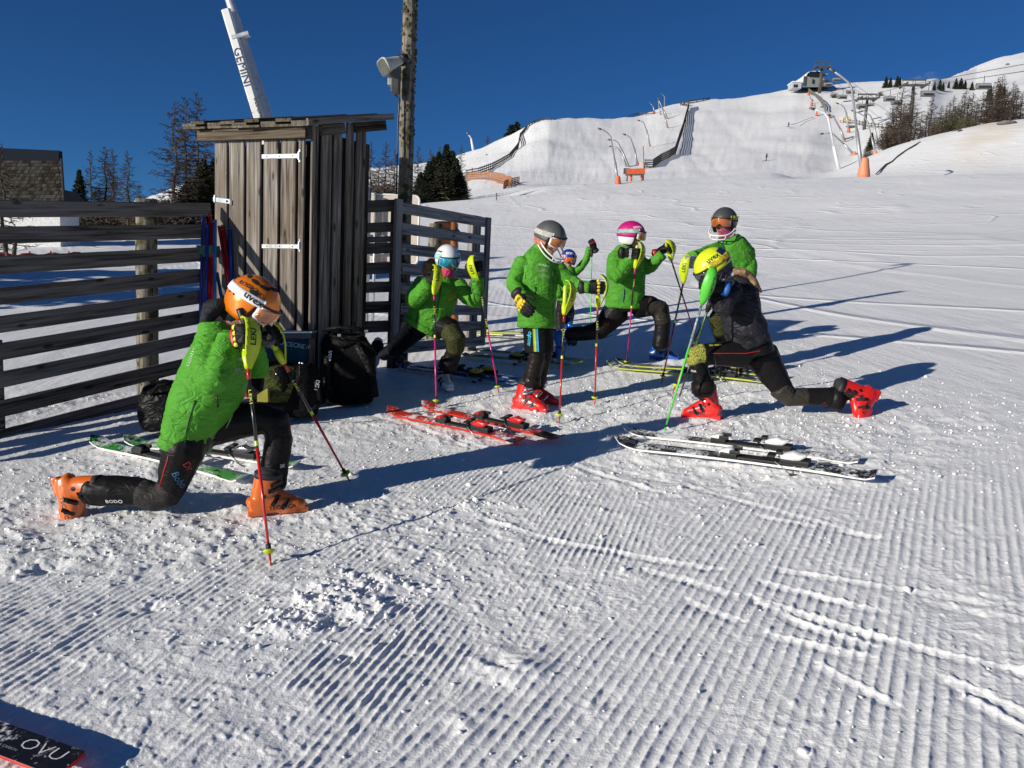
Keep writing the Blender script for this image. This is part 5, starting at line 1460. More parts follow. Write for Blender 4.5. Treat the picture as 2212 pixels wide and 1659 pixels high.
def ski_material(name, tip, mid, tail, snow=.3, stripe=None):
    m, t, b = _pr(name); N, L = t.nodes, t.links
    tc = N.new('ShaderNodeTexCoord'); sp = N.new('ShaderNodeSeparateXYZ'); L.new(tc.outputs['UV'], sp.inputs[0])
    rp = N.new('ShaderNodeValToRGB'); rp.color_ramp.interpolation = 'CONSTANT'
    e = rp.color_ramp.elements
    e[0].position = 0; e[0].color = (*tail[0], 1); e[1].position = tail[1]; e[1].color = (*mid, 1)
    x = e.new(1 - tip[1]); x.color = (*tip[0], 1)
    if len(tip) > 2: x = e.new(.985); x.color = (*tip[2], 1)
    L.new(sp.outputs[0], rp.inputs[0]); out = rp.outputs[0]
    # slanting graphics
    wv = N.new('ShaderNodeTexNoise'); wv.inputs['Scale'].default_value = 1
    mp = N.new('ShaderNodeMapping'); mp.inputs['Scale'].default_value = (16, 2.2, 1); mp.inputs['Rotation'].default_value = (0, 0, .25); L.new(tc.outputs['UV'], mp.inputs[0]); L.new(mp.outputs[0], wv.inputs['Vector'])
    r2 = N.new('ShaderNodeValToRGB'); r2.color_ramp.interpolation = 'CONSTANT'; r2.color_ramp.elements[1].position = .58; L.new(wv.outputs[0], r2.inputs[0])
    mx = N.new('ShaderNodeMixRGB'); mx.inputs[2].default_value = (*(stripe or mid), 1); L.new(r2.outputs[0], mx.inputs[0]); L.new(out, mx.inputs[1]); out = mx.outputs[0]
    # snow dust
    n2 = N.new('ShaderNodeTexNoise'); n2.inputs['Scale'].default_value = 42; n2.inputs['Detail'].default_value = 7; n2.inputs['Roughness'].default_value = .75; L.new(tc.outputs['Object'], n2.inputs['Vector'])
    n3 = N.new('ShaderNodeTexNoise'); n3.inputs['Scale'].default_value = 5; L.new(tc.outputs['Object'], n3.inputs['Vector'])
    ma = N.new('ShaderNodeMath'); ma.operation = 'MULTIPLY'; L.new(n2.outputs[0], ma.inputs[0]); L.new(n3.outputs[0], ma.inputs[1])
    r3 = N.new('ShaderNodeValToRGB'); r3.color_ramp.elements[0].position = .33 - snow * .25; r3.color_ramp.elements[1].position = .40 - snow * .2; L.new(ma.outputs[0], r3.inputs[0])
    m3 = N.new('ShaderNodeMixRGB'); m3.inputs[2].default_value = (.8, .8, .82, 1); L.new(r3.outputs[0], m3.inputs[0]); L.new(out, m3.inputs[1])
    L.new(m3.outputs[0], b.inputs['Base Color'])
    mr = N.new('ShaderNodeMapRange'); mr.inputs[3].default_value = .22; mr.inputs[4].default_value = .7; L.new(r3.outputs[0], mr.inputs[0]); L.new(mr.outputs[0], b.inputs['Roughness'])
    return m
EDGE = mat('steel edge', (.35, .35, .36), .3, .8)
def ski(tip, tail, label, group, top_m, side_m, bind, roll=0.0, lift=0.02, width=1.0, bpos=.46, brake=True, up=None, text=None, tm=None, heel_m=None, lift_tip=0.0):
    a, b = Vector(tail), Vector(tip)
    a.z += lift; b.z += lift + lift_tip
    d = (b - a); L = d.length; f = d.normalized()
    n_ = up or normal((a.x + b.x) / 2, (a.y + b.y) / 2)
    u = (n_ - f * n_.dot(f)).normalized()
    if roll: u = Matrix.Rotation(roll, 3, f) @ u
    l = u.cross(f)
    o = thing('ski', label, 'ski', (a + b) / 2, group)
    S = []
    for i in range(33):
        t = i / 32; x = (t - .5) * L
        w_ = (.034 + .017 * abs(2 * t - .9) ** 2.1) * width
        if t > .93: w_ *= math.sqrt(max(.02, 1 - ((t - .93) / .07) ** 2.4))
        if t < .02: w_ *= .93
        z = .06 * L / 1.6 * max(0, (t - .86) / .14) ** 1.8 + .006 * math.sin(math.pi * min(1, t / .88)) + .018 * max(0, (.04 - t) / .04) ** 2
        S.append((x, w_, z, .013 if .1 < t < .9 else .007))
    c0 = (a + b) / 2
    W_ = lambda x, y, z: c0 + f * x + l * y + u * z
    core = MB(); topm = MB(); edge = MB(); uv = []
    for x, w_, z, h in S:
        core.v += [tuple(W_(x, -w_, z)), tuple(W_(x, w_, z)), tuple(W_(x, w_ * .96, z + h)), tuple(W_(x, -w_ * .96, z + h))]
        topm.v += [tuple(W_(x, -w_ * .94, z + h + .0015)), tuple(W_(x, -w_ * .4, z + h + .003)), tuple(W_(x, w_ * .4, z + h + .003)), tuple(W_(x, w_ * .94, z + h + .0015))]
        uv += [(x / L + .5, .0), (x / L + .5, .3), (x / L + .5, .7), (x / L + .5, 1.)]
    for i in range(32):
        for k in range(4): core.f.append((i * 4 + k, i * 4 + (k + 1) % 4, i * 4 + 4 + (k + 1) % 4, i * 4 + 4 + k))
        for k in range(3): topm.f.append((i * 4 + k, i * 4 + 4 + k, i * 4 + 5 + k, i * 4 + k + 1))
    core.f += [(3, 2, 1, 0), tuple(128 + k for k in range(4))]
    core.obj('ski_body', side_m, o)
    me = topm.mesh('top_sheet', True); ul = me.uv_layers.new(name='UVMap')
    for lp in me.loops: ul.data[lp.index].uv = uv[lp.vertex_index]
    link('top_sheet', me, top_m, o)
    # binding: plate, toe piece, heel piece, brake arms
    bx = (bpos - .5) * L; sole = .29
    zt = .02
    Wb = lambda x, y, z: W_(bx + x, y, zt + z)
    def vbox(mb, x, y, z, hx, hy, hz, bev=.006):
        return mb.cbox(Wb(x, y, z), f * hx, l * hy, u * hz, bev)
    vbox(MB(), -.02, 0, .004, sole / 2 + .115, .03, .008).obj('binding_plate', RUBBER, o)
    def piece(st):
        mb = MB(); mb.loft([(Wb(x, 0, z), hw, hh) for x, z, hw, hh in st], 12, side=l, sq=.42); return mb
    tp = piece([(sole / 2 + .10, .02, .018, .01), (sole / 2 + .085, .030, .022, .014), (sole / 2 + .05, .036, .027, .020), (sole / 2 + .03, .038, .030, .021), (sole / 2 + .01, .036, .028, .014)])
    tp.obj('toe_piece', bind, o, True)
    mb = vbox(MB(), sole / 2 + .0, .03, .045, .03, .009, .012); vbox(mb, sole / 2 + .0, -.03, .045, .03, .009, .012); vbox(mb, sole / 2 + .04, 0, .02, .05, .035, .014); mb.obj('toe_wing', RUBBER, o)
    hp = piece([(-sole / 2 + .02, .045, .024, .012), (-sole / 2 - .01, .046, .026, .020), (-sole / 2 - .05, .055, .028, .026), (-sole / 2 - .085, .050, .023, .018), (-sole / 2 - .125, .066, .014, .007)])
    hp.obj('heel_piece', heel_m or bind, o, True)
    mb = vbox(MB(), -sole / 2 - .06, 0, .022, .08, .033, .014); vbox(mb, -sole / 2 + .03, 0, .07, .016, .026, .008); mb.obj('heel_base', RUBBER, o)
    if brake:
        for s_ in (-1, 1):
            mb = MB().tube([Wb(-sole / 2 + .05, s_ * .035, .02), Wb(-sole / 2 + .0, s_ * .047, -.012), Wb(-sole / 2 - .05, s_ * .05, -.055 if lift > .015 else -.04)], .004, 6)
            mb.obj('brake_arm', GALV, o, True)
            mb = MB(); vbox(mb, -sole / 2 - .055, s_ * .05, -.05, .02, .007, .011, .004); mb.obj('brake_pad', RUBBER, o)
        mb = MB(); vbox(mb, -sole / 2 + .075, 0, .045, .022, .03, .006); vbox(mb, -sole / 2 + .07, 0, .03, .005, .01, .012); mb.obj('brake_pedal', RUBBER, o)
    if text:
        for s_, x, sz in text:
            decal(s_, W_(x * L, 0, .0) + u * .0215, -f, -l, sz, tm or PRINT_W, o, None, .015, 1.5, shear=.25)
    return o

# ski boot: heel at the origin, toe along +x, shaft along +z
def zsq(z): return z if z < .1 else .1 + (z - .1) * .66       # children's boots: low cuffs
def boot_meshes():
    mb = MB()
    st = [(-.075, .052, .022, .03), (-.066, .058, .046, .043), (-.03, .066, .052, .058), (.03, .066, .053, .062), (.08, .060, .053, .055), (.13, .05, .053, .043), (.18, .042, .05, .034), (.212, .037, .04, .026), (.226, .034, .022, .016)]
    mb.loft([(Vector((x, 0, z)), hw, hh) for x, z, hw, hh in st], 18, side=Vector((0, 1, 0)), sq=.78)
    st = [((.0, .06), .055, .06), ((.006, .11), .052, .066), ((.012, .16), .054, .068), ((.022, .21), .058, .07), ((.031, .26), .062, .071), ((.036, .29), .064, .07)]
    mb.loft([(Vector((p[0], 0, p[1])), a, b) for p, a, b in st], 18, side=Vector((0, 1, 0)), sq=.85)
    mb.loft([(Vector((.03, 0, .14)), .035, .05), (Vector((.10, 0, .10)), .035, .035), (Vector((.16, 0, .062)), .03, .03)], 12, side=Vector((0, 1, 0)), rnd_caps=True)
    mb.cbox((-.038, 0, .018), (.045, 0, 0), (0, .036, 0), (0, 0, .02), .006); mb.cbox((.16, 0, .016), (.078, 0, 0), (0, .036, 0), (0, 0, .017), .006); mb.cbox((.07, 0, .022), (.09, 0, 0), (0, .033, 0), (0, 0, .014), .006)
    mb.v = [(v[0], v[1], zsq(v[2])) for v in mb.v]
    shell = voxel(mb, .0055, 3, 'boot_shell')
    liner = MB().loft([(Vector((.034, 0, .275)), .054, .060), (Vector((.04, 0, .315)), .055, .061), (Vector((.042, 0, .322)), .045, .05)], 14, side=Vector((0, 1, 0))).xf(Matrix.Translation((0, 0, -.072))).mesh('liner', True)
    strap = MB().loft([(Vector((.035, 0, .272)), .0675, .0745), (Vector((.039, 0, .302)), .0655, .073)], 18, side=Vector((0, 1, 0)), sq=.9).xf(Matrix.Translation((0, 0, -.066))).mesh('power_strap', True)
    bk = []
    for x, z, tx, tz, w_ in ((.135, .088, -.5, .86, .05), (.085, .115, -.5, .86, .053), (.092, .152, -.16, .98, .05), (.105, .186, -.16, .98, .052)):
        dn = Vector((-tz, 0, tx)); fw = Vector((tz, 0, -tx)) if z < .13 else Vector((1, 0, .2)).normalized()
        mb = MB(); arc = [Vector((x, 0, z)) - fw * .05 * (1 - math.cos(a)) * (1.25 if z > .13 else .9) + Vector((0, math.sin(a) * w_ * 1.13, 0)) - Vector((0, 0, .0 if z > .13 else .03 * (1 - math.cos(a)))) for a in [k * .32 for k in range(-5, 6)]]
        tt = Vector((tx, 0, tz)) if z < .13 else Vector((.2, 0, .98))
        tt = Vector((-.1, 0, 1)).normalized() if z > .13 else Vector((.86, 0, -.5)).normalized()
        mb.strip([p - tt * .011 for p in arc], [p + tt * .011 for p in arc], .006)
        for s_ in (-1, 1):
            p = arc[5 + s_ * 4]; q = arc[5 + s_ * 2]; dd = (q - p).normalized()
            mb.cbox((p + q) / 2 + Vector((0, s_ * .008, 0)) + fw * .006, dd * .026, tt * .009, dd.cross(tt) * .006, .003)
        bk.append(mb.mesh('buckle'))
    return shell, liner, strap, bk
BOOT = boot_meshes()
BSH = bvh_of(type('o', (), {'data': BOOT[0]}))
BUCK = mat('dark buckle', (.03, .03, .032), .3, .7, .3, 40)
BUCKS = mat('silver buckle', (.5, .5, .52), .25, .9, .1, 40)
FELT = mat('liner fabric', (.02, .02, .022), .9)
def boot(parent, heel, fwd, up, m, scale=1.0, word=None, wm=PRINT_K, side=-1, buck=BUCK, logo=True, tall=1.0):
    M = basis(Vector(heel), fwd, up) @ Matrix.Scale(scale, 4) @ Matrix.Diagonal((1, 1, tall, 1))
    def put(name, me, mm, par):
        o = link(name, me, mm)
        o.parent = par
        if par is parent: o.matrix_parent_inverse = Matrix.Translation(-Vector(parent.location)); o.matrix_basis = M
        return o
    s = put('boot', BOOT[0], m, parent)
    put('liner', BOOT[1], FELT, s); put('power_strap', BOOT[2], RUBBER, s)
    for b in BOOT[3]: put('buckle', b, buck, s)
    # print on both flanks, pressed on to the shell
    for sd_ in (-1, 1):
        if word:
            vs, fs = text_verts(word, .02)
            pts = press([Vector((.10 - sd_ * -1 * 0, 0, .045)) + Vector((-sd_, 0, 0)) * v.x * .03 * 1.15 + Vector((0, sd_ * .3, 0)) + Vector((0, 0, 1)) * v.y * .03 for v in vs], Vector((0, sd_, 0)), None)
            pts2 = []
            for p in pts:
                h = BSH.ray_cast(p, Vector((0, -sd_, 0)), .4); pts2.append(h[0] + Vector((0, sd_ * .0015, 0)) if h[0] else Vector((p.x, sd_ * .05, p.z)))
            put('lettering', MB().add(pts2, fs).mesh('lettering'), wm, s)
        out = oval(.012, .012, 10); pts2 = []
        for x, z in out + [(0, 0)]:
            h = BSH.ray_cast(Vector((.005 + x, sd_ * .3, .115 + z)), Vector((0, -sd_, 0)), .4); pts2.append((h[0] if h[0] else Vector((.005 + x, sd_ * .055, .115 + z))) + Vector((0, sd_ * .002, 0)))
        put('rivet', MB().add(pts2, [((i, (i + 1) % 10, 10) if sd_ < 0 else ((i + 1) % 10, i, 10)) for i in range(10)]).mesh('rivet'), buck, s)
        if logo:
            tri = [(.03, .105), (.045, .1), (.05, .145), (.055, .1), (.075, .088), (.05, .09), (.03, .085)]; pts2 = []
            for x, z in tri + [(.05, .1)]:
                h = BSH.ray_cast(Vector((x, sd_ * .3, z)), Vector((0, -sd_, 0)), .4); pts2.append((h[0] if h[0] else Vector((x, sd_ * .055, z))) + Vector((0, sd_ * .002, 0)))
            put('emblem', MB().add(pts2, [((i, (i + 1) % 7, 7) if sd_ < 0 else ((i + 1) % 7, i, 7)) for i in range(7)]).mesh('emblem'), wm, s)
    return s

# gloves: closed round a grip along z, and relaxed
def glove_mesh(kind):
    mb = MB()
    mb.loft([(Vector((-.14, 0, 0)), .042, .048), (Vector((-.12, 0, 0)), .041, .049), (Vector((-.095, .006, 0)), .032, .043), (Vector((-.06, .016, 0)), .028, .05), (Vector((-.015, .026, 0)), .022, .05)], 14, side=Vector((0, 1, 0)), rnd_caps=True)
    for i, (z, ln) in enumerate(((.040, .92), (.0135, 1.0), (-.0135, .95), (-.038, .8))):
        if kind == 'grip':
            ch_ = [(-.02, .032, z), (.018 * ln, .042, z * .95), (.046 * ln, .028, z * .9), (.048 * ln, -.004, z * .88), (.028 * ln, -.026, z * .86), (.008, -.028, z * .86)]
        else:
            ch_ = [(-.02, .026, z), (.02 * ln, .034, z * 1.1), (.055 * ln, .030, z * 1.15), (.082 * ln, .012, z * 1.15), (.093 * ln, -.008, z * 1.1)]
        n = len(ch_); mb.loft([(Vector(p), .0145 - .003 * k / n, .0145 - .003 * k / n) for k, p in enumerate(ch_)], 10, rnd_caps=True)
        mb.ball(Vector((-.012, .038, z)), .014, .012, .012, nu=8, nv=6)
    th = [(-.075, .0, .03), (-.045, -.02, .045), (-.012, -.036, .042), (.018, -.04, .026)] if kind == 'grip' else [(-.075, .0, .03), (-.045, -.018, .055), (-.015, -.028, .068), (.01, -.03, .07)]
    mb.loft([(Vector(p), .018 - .002 * k, .018 - .002 * k) for k, p in enumerate(th)], 10, rnd_caps=True)
    return voxel(mb, .0045, 2, 'glove')
GLV = {'grip': glove_mesh('grip'), 'open': glove_mesh('open')}
_cuff = MB().loft([(Vector((-.15, 0, 0)), .047, .054), (Vector((-.13, 0, 0)), .046, .053), (Vector((-.11, 0, 0)), .042, .05)], 14, side=Vector((0, 1, 0))).mesh('cuff', True)
_back = MB().loft([(Vector((-.085, .035, 0)), .015, .035), (Vector((-.05, .04, 0)), .014, .042), (Vector((-.02, .045, 0)), .012, .045)], 12, side=Vector((0, 1, 0)), rnd_caps=True).mesh('back_panel', True)
_knu = MB()
for z in (.042, .014, -.014, -.040): _knu.ball(Vector((.006, .047, z)), .016, .010, .012, nu=10, nv=7)
_knu = _knu.mesh('knuckle_guard', True)
def glove(parent, c, grip_ax, arm, m, cuff=RUBBER, back=None, knuckle=None, kind='grip', flip=False, scale=1.0, word=None, wm=None):
    """c: centre of the grip; grip_ax points to the thumb side; arm: from the hand towards the elbow"""
    z = Vector(grip_ax).normalized(); x = -Vector(arm); x = (x - z * x.dot(z)).normalized(); y = z.cross(x)
    M = frame(Vector(c), x, y, z) @ Matrix.Scale(scale, 4)
    if flip: M = M @ Matrix.Diagonal((1, -1, 1, 1))
    def put(name, me, mm, par):
        o = link(name, me, mm); o.parent = par
        if par is parent: o.matrix_parent_inverse = Matrix.Translation(-Vector(parent.location)); o.matrix_basis = M
        return o
    g = put('glove', GLV[kind], m, parent)
    put('cuff', _cuff, cuff, g)
    if back: put('back_panel', _back, back, g)
    if knuckle: put('knuckle_guard', _knu, knuckle, g)
    if word:
        vs, fs = text_verts(word, .02)
        put('lettering', MB().add([Vector((-.05 - v.y * .03, .057, v.x * .032)) for v in vs], fs).mesh('lettering'), wm or PRINT_W, g)
    return g

# helmets, in head coordinates: x forward, y left, z up
def shell_grid(r, zlow, n=56, k=12, off=0.0, phi0=-math.pi, phi1=math.pi, closed=True, ztop=None):
    rx, ry, rz = r[0] + off, r[1] + off, r[2] + off
    rows = []
    for i in range(n + (0 if closed else 1)):
        ph = phi0 + (phi1 - phi0) * i / n
        zl = zlow(ph); row = []
        zt = rz if ztop is None else ztop(ph)
        for j in range(k + 1):
            t = j / k
            z = zt + (zl - zt) * (t ** 1.0 if ztop else (1 - math.cos(t * math.pi / 2)) ** .8)
            q = max(0.0, 1 - (z / rz) ** 2) ** .5 if z > 0 else max(.70, 1 - .36 * (z / rz) ** 2)
            ln = 1.0
            row.append(Vector((rx * q * math.cos(ph), ry * q * math.sin(ph), z)))
        rows.append(row)
    return rows
def grid_mesh(outer, inner, closed):
    mb = MB(); n = len(outer); k = len(outer[0])
    for rows in (outer, inner):
        for r_ in rows: mb.v += [tuple(v) for v in r_]
    N = n * k
    for i in range(n if closed else n - 1):
        i2 = (i + 1) % n
        for j in range(k - 1):
            mb.f.append((i * k + j, i * k + j + 1, i2 * k + j + 1, i2 * k + j)); mb.f.append((N + i * k + j, N + i2 * k + j, N + i2 * k + j + 1, N + i * k + j + 1))
        mb.f.append((i * k + k - 1, N + i * k + k - 1, N + i2 * k + k - 1, i2 * k + k - 1))
        if not closed or True: mb.f.append((i * k, i2 * k, N + i2 * k, N + i * k))
    if not closed:
        for i in (0, n - 1):
            for j in range(k - 1): mb.f.append((i * k + j, N + i * k + j, N + i * k + j + 1, i * k + j + 1))
    return mb
HR_ = (.138, .112, .125)
def zlow_h(ph):
    a = abs(ph)
    if a < .95: return .028
    if a < 1.25: return .028 + (-.10 - .028) * sstep((a - .95) / .3)
    if a < 2.3: return -.10
    return -.10 + .055 * float(sstep((a - 2.3) / .6))
def helmet(parent, c, fwd, up, shell_m, ear_m=None, strap_m=None, frame_m=None, lens_m=None, chin=None, scale=1.0, word=None, wm=PRINT_W, vents=0, straptext=None, stm=PRINT_K, goggle_z=0.0, wpos=.9, brim=True, second=None, wsize=.036, dome_word=None):
    M = basis(Vector(c), fwd, up) @ Matrix.Scale(scale, 4)
    def put(name, me, mm, par):
        o = link(name, me, mm); o.parent = par
        if par is parent: o.matrix_parent_inverse = Matrix.Translation(-Vector(parent.location)); o.matrix_basis = M
        return o
    ou = shell_grid(HR_, lambda p: float(max(zlow_h(p), -.03)) if ear_m else float(zlow_h(p))); inn = shell_grid((.126, .10, .113), lambda p: float(max(zlow_h(p), -.03)) if ear_m else float(zlow_h(p)))
    H = put('helmet', grid_mesh(ou, inn, True).mesh('helmet', True), shell_m, parent)
    bv = BVHTree.FromPolygons([v.co.copy() for v in H.data.vertices], [tuple(p.vertices) for p in H.data.polygons])
    if ear_m:
        for s_ in (-1, 1):
            o_ = shell_grid(HR_, lambda p: float(zlow_h(p)), 16, 6, -.003, s_ * 1.1, s_ * 2.5, False, lambda p: -.015); i_ = shell_grid(HR_, lambda p: float(zlow_h(p)), 16, 6, -.016, s_ * 1.1, s_ * 2.5, False, lambda p: -.015)
            put('ear_pad', grid_mesh(o_, i_, False).mesh('ear_pad', True), ear_m, H)
    if brim:
        pts = [Vector((.140 * math.cos(p) + .004, .114 * math.sin(p), .030)) for p in [k * .1 for k in range(-9, 10)]]
        put('brim', MB().tube(pts, .005, 6).mesh('brim', True), RUBBER if brim is True else brim, H)
    gz_ = goggle_z
    if strap_m:
        rows = lambda off: shell_grid(HR_, lambda p: .004 + gz_ + .012 * math.cos(p) - .0, 48, 3, off, .75, 2 * math.pi - .75, False, lambda p: .045 + gz_ + .012 * math.cos(p))
        S = put('goggle_strap', grid_mesh(rows(.0045), rows(-.002), False).mesh('goggle_strap', True), strap_m, H)
        sb = BVHTree.FromPolygons([v.co.copy() for v in S.data.vertices], [tuple(p.vertices) for p in S.data.polygons])
        if straptext:
            for s_ in (-1, 1):
                ph = s_ * 1.2; n = Vector((math.cos(ph), math.sin(ph) * 1.25, 0)).normalized(); r_ = Vector((0, 0, 1)).cross(n)
                vs, fs = text_verts(straptext, .025)
                base = Vector((HR_[0] * math.cos(ph), HR_[1] * math.sin(ph), .0285 + gz_ + .012 * math.cos(ph)))
                tilt = Vector((0, 0, -.04)) if False else Vector((0, 0, 0))
                pts = press([base + r_ * v.x * .048 * 1.1 + Vector((0, 0, v.y * .044)) for v in vs], n, sb, .002)
                put('lettering', MB().add(pts, fs).mesh('lettering'), stm, H)
        # frame and lens
        fr_o = []; fr_i = []
        def gog(off, lo, hi, p0, p1, n=20, k=6):
            R = []
            for i in range(n + 1):
                ph = p0 + (p1 - p0) * i / n; row = []
                nose = .028 * math.exp(-(ph / .2) ** 2)
                e_ = (abs(ph) / max(abs(p0), .01)) ** 4 * .014
                for j in range(k + 1):
                    z = (hi - e_) + ((lo + nose + e_) - (hi - e_)) * j / k
                    rr_ = .121 + off - .012 * ((j / k) - .35) ** 2
                    row.append(Vector((rr_ * math.cos(ph) + .012, (.097 + off * .6) * math.sin(ph) * 1.03, z + gz_)))
                R.append(row)
            return R
        fo = grid_mesh(gog(.012, -.055, .031, -.98, .98), gog(-.014, -.052, .029, -.98, .98), False)
        F = put('goggle_frame', fo.mesh('goggle_frame', True), frame_m or strap_m, H)
        put('goggle_lens', grid_mesh(gog(.0155, -.048, .025, -.9, .9), gog(.009, -.048, .025, -.9, .9), False).mesh('goggle_lens', True), lens_m, H)
    if vents:
        for ph, el in ((.25, 1.05), (.95, .95), (1.7, .95), (2.5, .9), (-.25, 1.05), (-.95, .95), (-1.7, .95), (-2.5, .9), (2.95, .5), (-2.95, .5), (1.25, .52), (-1.25, .52), (2.0, .05), (-2.0, .05), (2.3, .02), (-2.3, .02)):
            n = Vector((math.cos(ph) * math.cos(el), math.sin(ph) * math.cos(el), math.sin(el)))
            r_ = Vector((0, 0, 1)).cross(n).normalized() if el > .3 else Vector((0, 0, 1)).cross(n).normalized(); u_ = n.cross(r_)
            a, b_ = (.027, .0125) if el > .3 else (.009, .017)
            vs = []; fs = []
            for ring in range(4):
                for x, y in oval(a * ring / 3 + .0001, b_ * ring / 3 + .0001, 14): vs.append(n * .13 + r_ * x + u_ * y)
            vs = press(vs, n, bv, .001)
            for ring in range(3):
                for i in range(14): fs.append((ring * 14 + i, ring * 14 + 14 + i, ring * 14 + 14 + (i + 1) % 14, ring * 14 + (i + 1) % 14))
            put('vent', MB().add(vs, fs).mesh('vent'), mat('vent hole', (.006, .005, .004), .9), H)
    if second:
        o_ = shell_grid(HR_, lambda p: float(max(zlow_h(p), -.02)), 24, 8, .0018, second[0], second[1], False, lambda p: .085); i_ = shell_grid(HR_, lambda p: float(max(zlow_h(p), -.02)), 24, 8, -.002, second[0], second[1], False, lambda p: .085)
        put('shell_stripe', grid_mesh(o_, i_, False).mesh('shell_stripe', True), second[2], H)
    for wd, ph, el, sz in ([(word, s_ * wpos, .62, wsize) for s_ in (-1, 1)] if word else []) + ([(dome_word, s_ * 1.45, .95, .026) for s_ in (-1, 1)] if dome_word else []):
        n = Vector((math.cos(ph) * math.cos(el), math.sin(ph) * math.cos(el), math.sin(el))); r_ = Vector((0, 0, 1)).cross(n).normalized(); u_ = n.cross(r_)
        vs, fs = text_verts(wd, .02)
        pts = press([n * .125 + r_ * v.x * sz + u_ * v.y * sz for v in vs], n, bv, .0018)
        put('lettering', MB().add(pts, fs).mesh('lettering'), wm, H)
    if chin:
        mb = MB()
        a = [Vector((.02, .108, -.045)), Vector((.09, .105, -.085)), Vector((.16, .07, -.115)), Vector((.182, 0, -.122)), Vector((.16, -.07, -.115)), Vector((.09, -.105, -.085)), Vector((.02, -.108, -.045))]
        b_ = [Vector((.0, .108, -.075)), Vector((.08, .1, -.12)), Vector((.15, .06, -.15)), Vector((.168, 0, -.156)), Vector((.15, -.06, -.15)), Vector((.08, -.1, -.12)), Vector((.0, -.108, -.075))]
        rr_ = .0065 if chin[1] == 'bar' else .017
        def sm(P_):
            out = []
            for i in range(len(P_) - 1):
                p0, p1, p2, p3 = P_[max(i - 1, 0)], P_[i], P_[i + 1], P_[min(i + 2, len(P_) - 1)]
                for k in range(4):
                    t = k / 4; out.append(.5 * ((2 * p1) + (p2 - p0) * t + (2 * p0 - 5 * p1 + 4 * p2 - p3) * t * t + (3 * p1 - p0 - 3 * p2 + p3) * t ** 3))
            return out + [P_[-1]]
        mb.tube(sm(a), rr_, 8)
        if chin[1] == 'bar':
            mb.tube(sm(b_), rr_ * .8, 8)
            for i in (2, 3, 4): mb.tube([a[i], b_[i]], rr_ * .8, 6)
        put('chin_guard', mb.mesh('chin_guard', True), chin[0], H)
    return H, M

# ------------------------------------------------------------------ people
SKIN = mat('skin', (.42, .22, .15), .5, var=.08, scale=12)
LIPS = mat('lips', (.38, .13, .11), .45, var=.05)
def cloth(name, c, rough=.75, var=.12, bump=.002, bscale=130, weave=None, sheen=0.0):
    if name in MATS: return MATS[name]
    m, t, b = _pr(name); N, L = t.nodes, t.links
    tc = N.new('ShaderNodeTexCoord')
    n1 = N.new('ShaderNodeTexNoise'); n1.inputs['Scale'].default_value = 5; n1.inputs['Detail'].default_value = 5; L.new(tc.outputs['Object'], n1.inputs['Vector'])
    rp = N.new('ShaderNodeValToRGB'); rp.color_ramp.elements[0].position = .3; rp.color_ramp.elements[1].position = .7
    rp.color_ramp.elements[0].color = (*[v * (1 - var) for v in c], 1); rp.color_ramp.elements[1].color = (*[v * (1 + var) for v in c], 1)
    L.new(n1.outputs[0], rp.inputs[0]); out = rp.outputs[0]
    if weave:
        vo = N.new('ShaderNodeTexVoronoi'); vo.inputs['Scale'].default_value = weave[1]; L.new(tc.outputs['Object'], vo.inputs['Vector'])
        r2 = N.new('ShaderNodeValToRGB'); r2.color_ramp.elements[0].position = .3; r2.color_ramp.elements[1].position = .55; L.new(vo.outputs['Distance'], r2.inputs[0])
        mx = N.new('ShaderNodeMixRGB'); mx.inputs[2].default_value = (*weave[0], 1); L.new(r2.outputs[0], mx.inputs[0]); L.new(out, mx.inputs[1]); out = mx.outputs[0]
    L.new(out, b.inputs['Base Color'])
    b.inputs['Roughness'].default_value = rough; b.inputs['Specular IOR Level'].default_value = .14
    b.inputs['Sheen Weight'].default_value = sheen
    n2 = N.new('ShaderNodeTexNoise'); n2.inputs['Scale'].default_value = bscale; n2.inputs['Detail'].default_value = 3; L.new(tc.outputs['Object'], n2.inputs['Vector'])
    n3 = N.new('ShaderNodeTexNoise'); n3.inputs['Scale'].default_value = 14; n3.inputs['Detail'].default_value = 4; n3.inputs['Distortion'].default_value = 1.6; n3.inputs['Detail'].default_value = 2; n3.inputs['Scale'].default_value = 8; mz = N.new('ShaderNodeMapping'); mz.inputs['Scale'].default_value = (1, 1, 1.9); mz.inputs['Rotation'].default_value = (.3, .5, 0); L.new(tc.outputs['Object'], mz.inputs[0]); L.new(mz.outputs[0], n3.inputs['Vector'])
    sb = N.new('ShaderNodeMath'); sb.operation = 'SUBTRACT'; sb.inputs[1].default_value = .5; L.new(n3.outputs[0], sb.inputs[0]); ab = N.new('ShaderNodeMath'); ab.operation = 'ABSOLUTE'; L.new(sb.outputs[0], ab.inputs[0]); pw = N.new('ShaderNodeMath'); pw.operation = 'POWER'; pw.inputs[1].default_value = .7; L.new(ab.outputs[0], pw.inputs[0])
    ad = N.new('ShaderNodeMath'); ad.operation = 'MULTIPLY_ADD'; ad.inputs[1].default_value = .06; L.new(n2.outputs[0], ad.inputs[0]); L.new(pw.outputs[0], ad.inputs[2])
    bp = N.new('ShaderNodeBump'); bp.inputs['Strength'].default_value = .5; bp.inputs['Distance'].default_value = bump * 20; L.new(ad.outputs[0], bp.inputs['Height']); L.new(bp.outputs[0], b.inputs['Normal'])
    MATS[name] = m
    return m
JGREEN = cloth('green jacket', (.072, .275, .026), .6)
JBLACK = cloth('black camouflage jacket', (.010, .010, .013), .5, weave=((.022, .022, .028), 9))
PBLACK = cloth('black race trousers', (.009, .008, .0085), .45, .25, .0005)
PBROWN = cloth('dark brown race trousers', (.016, .011, .011), .42, .25, .0005)
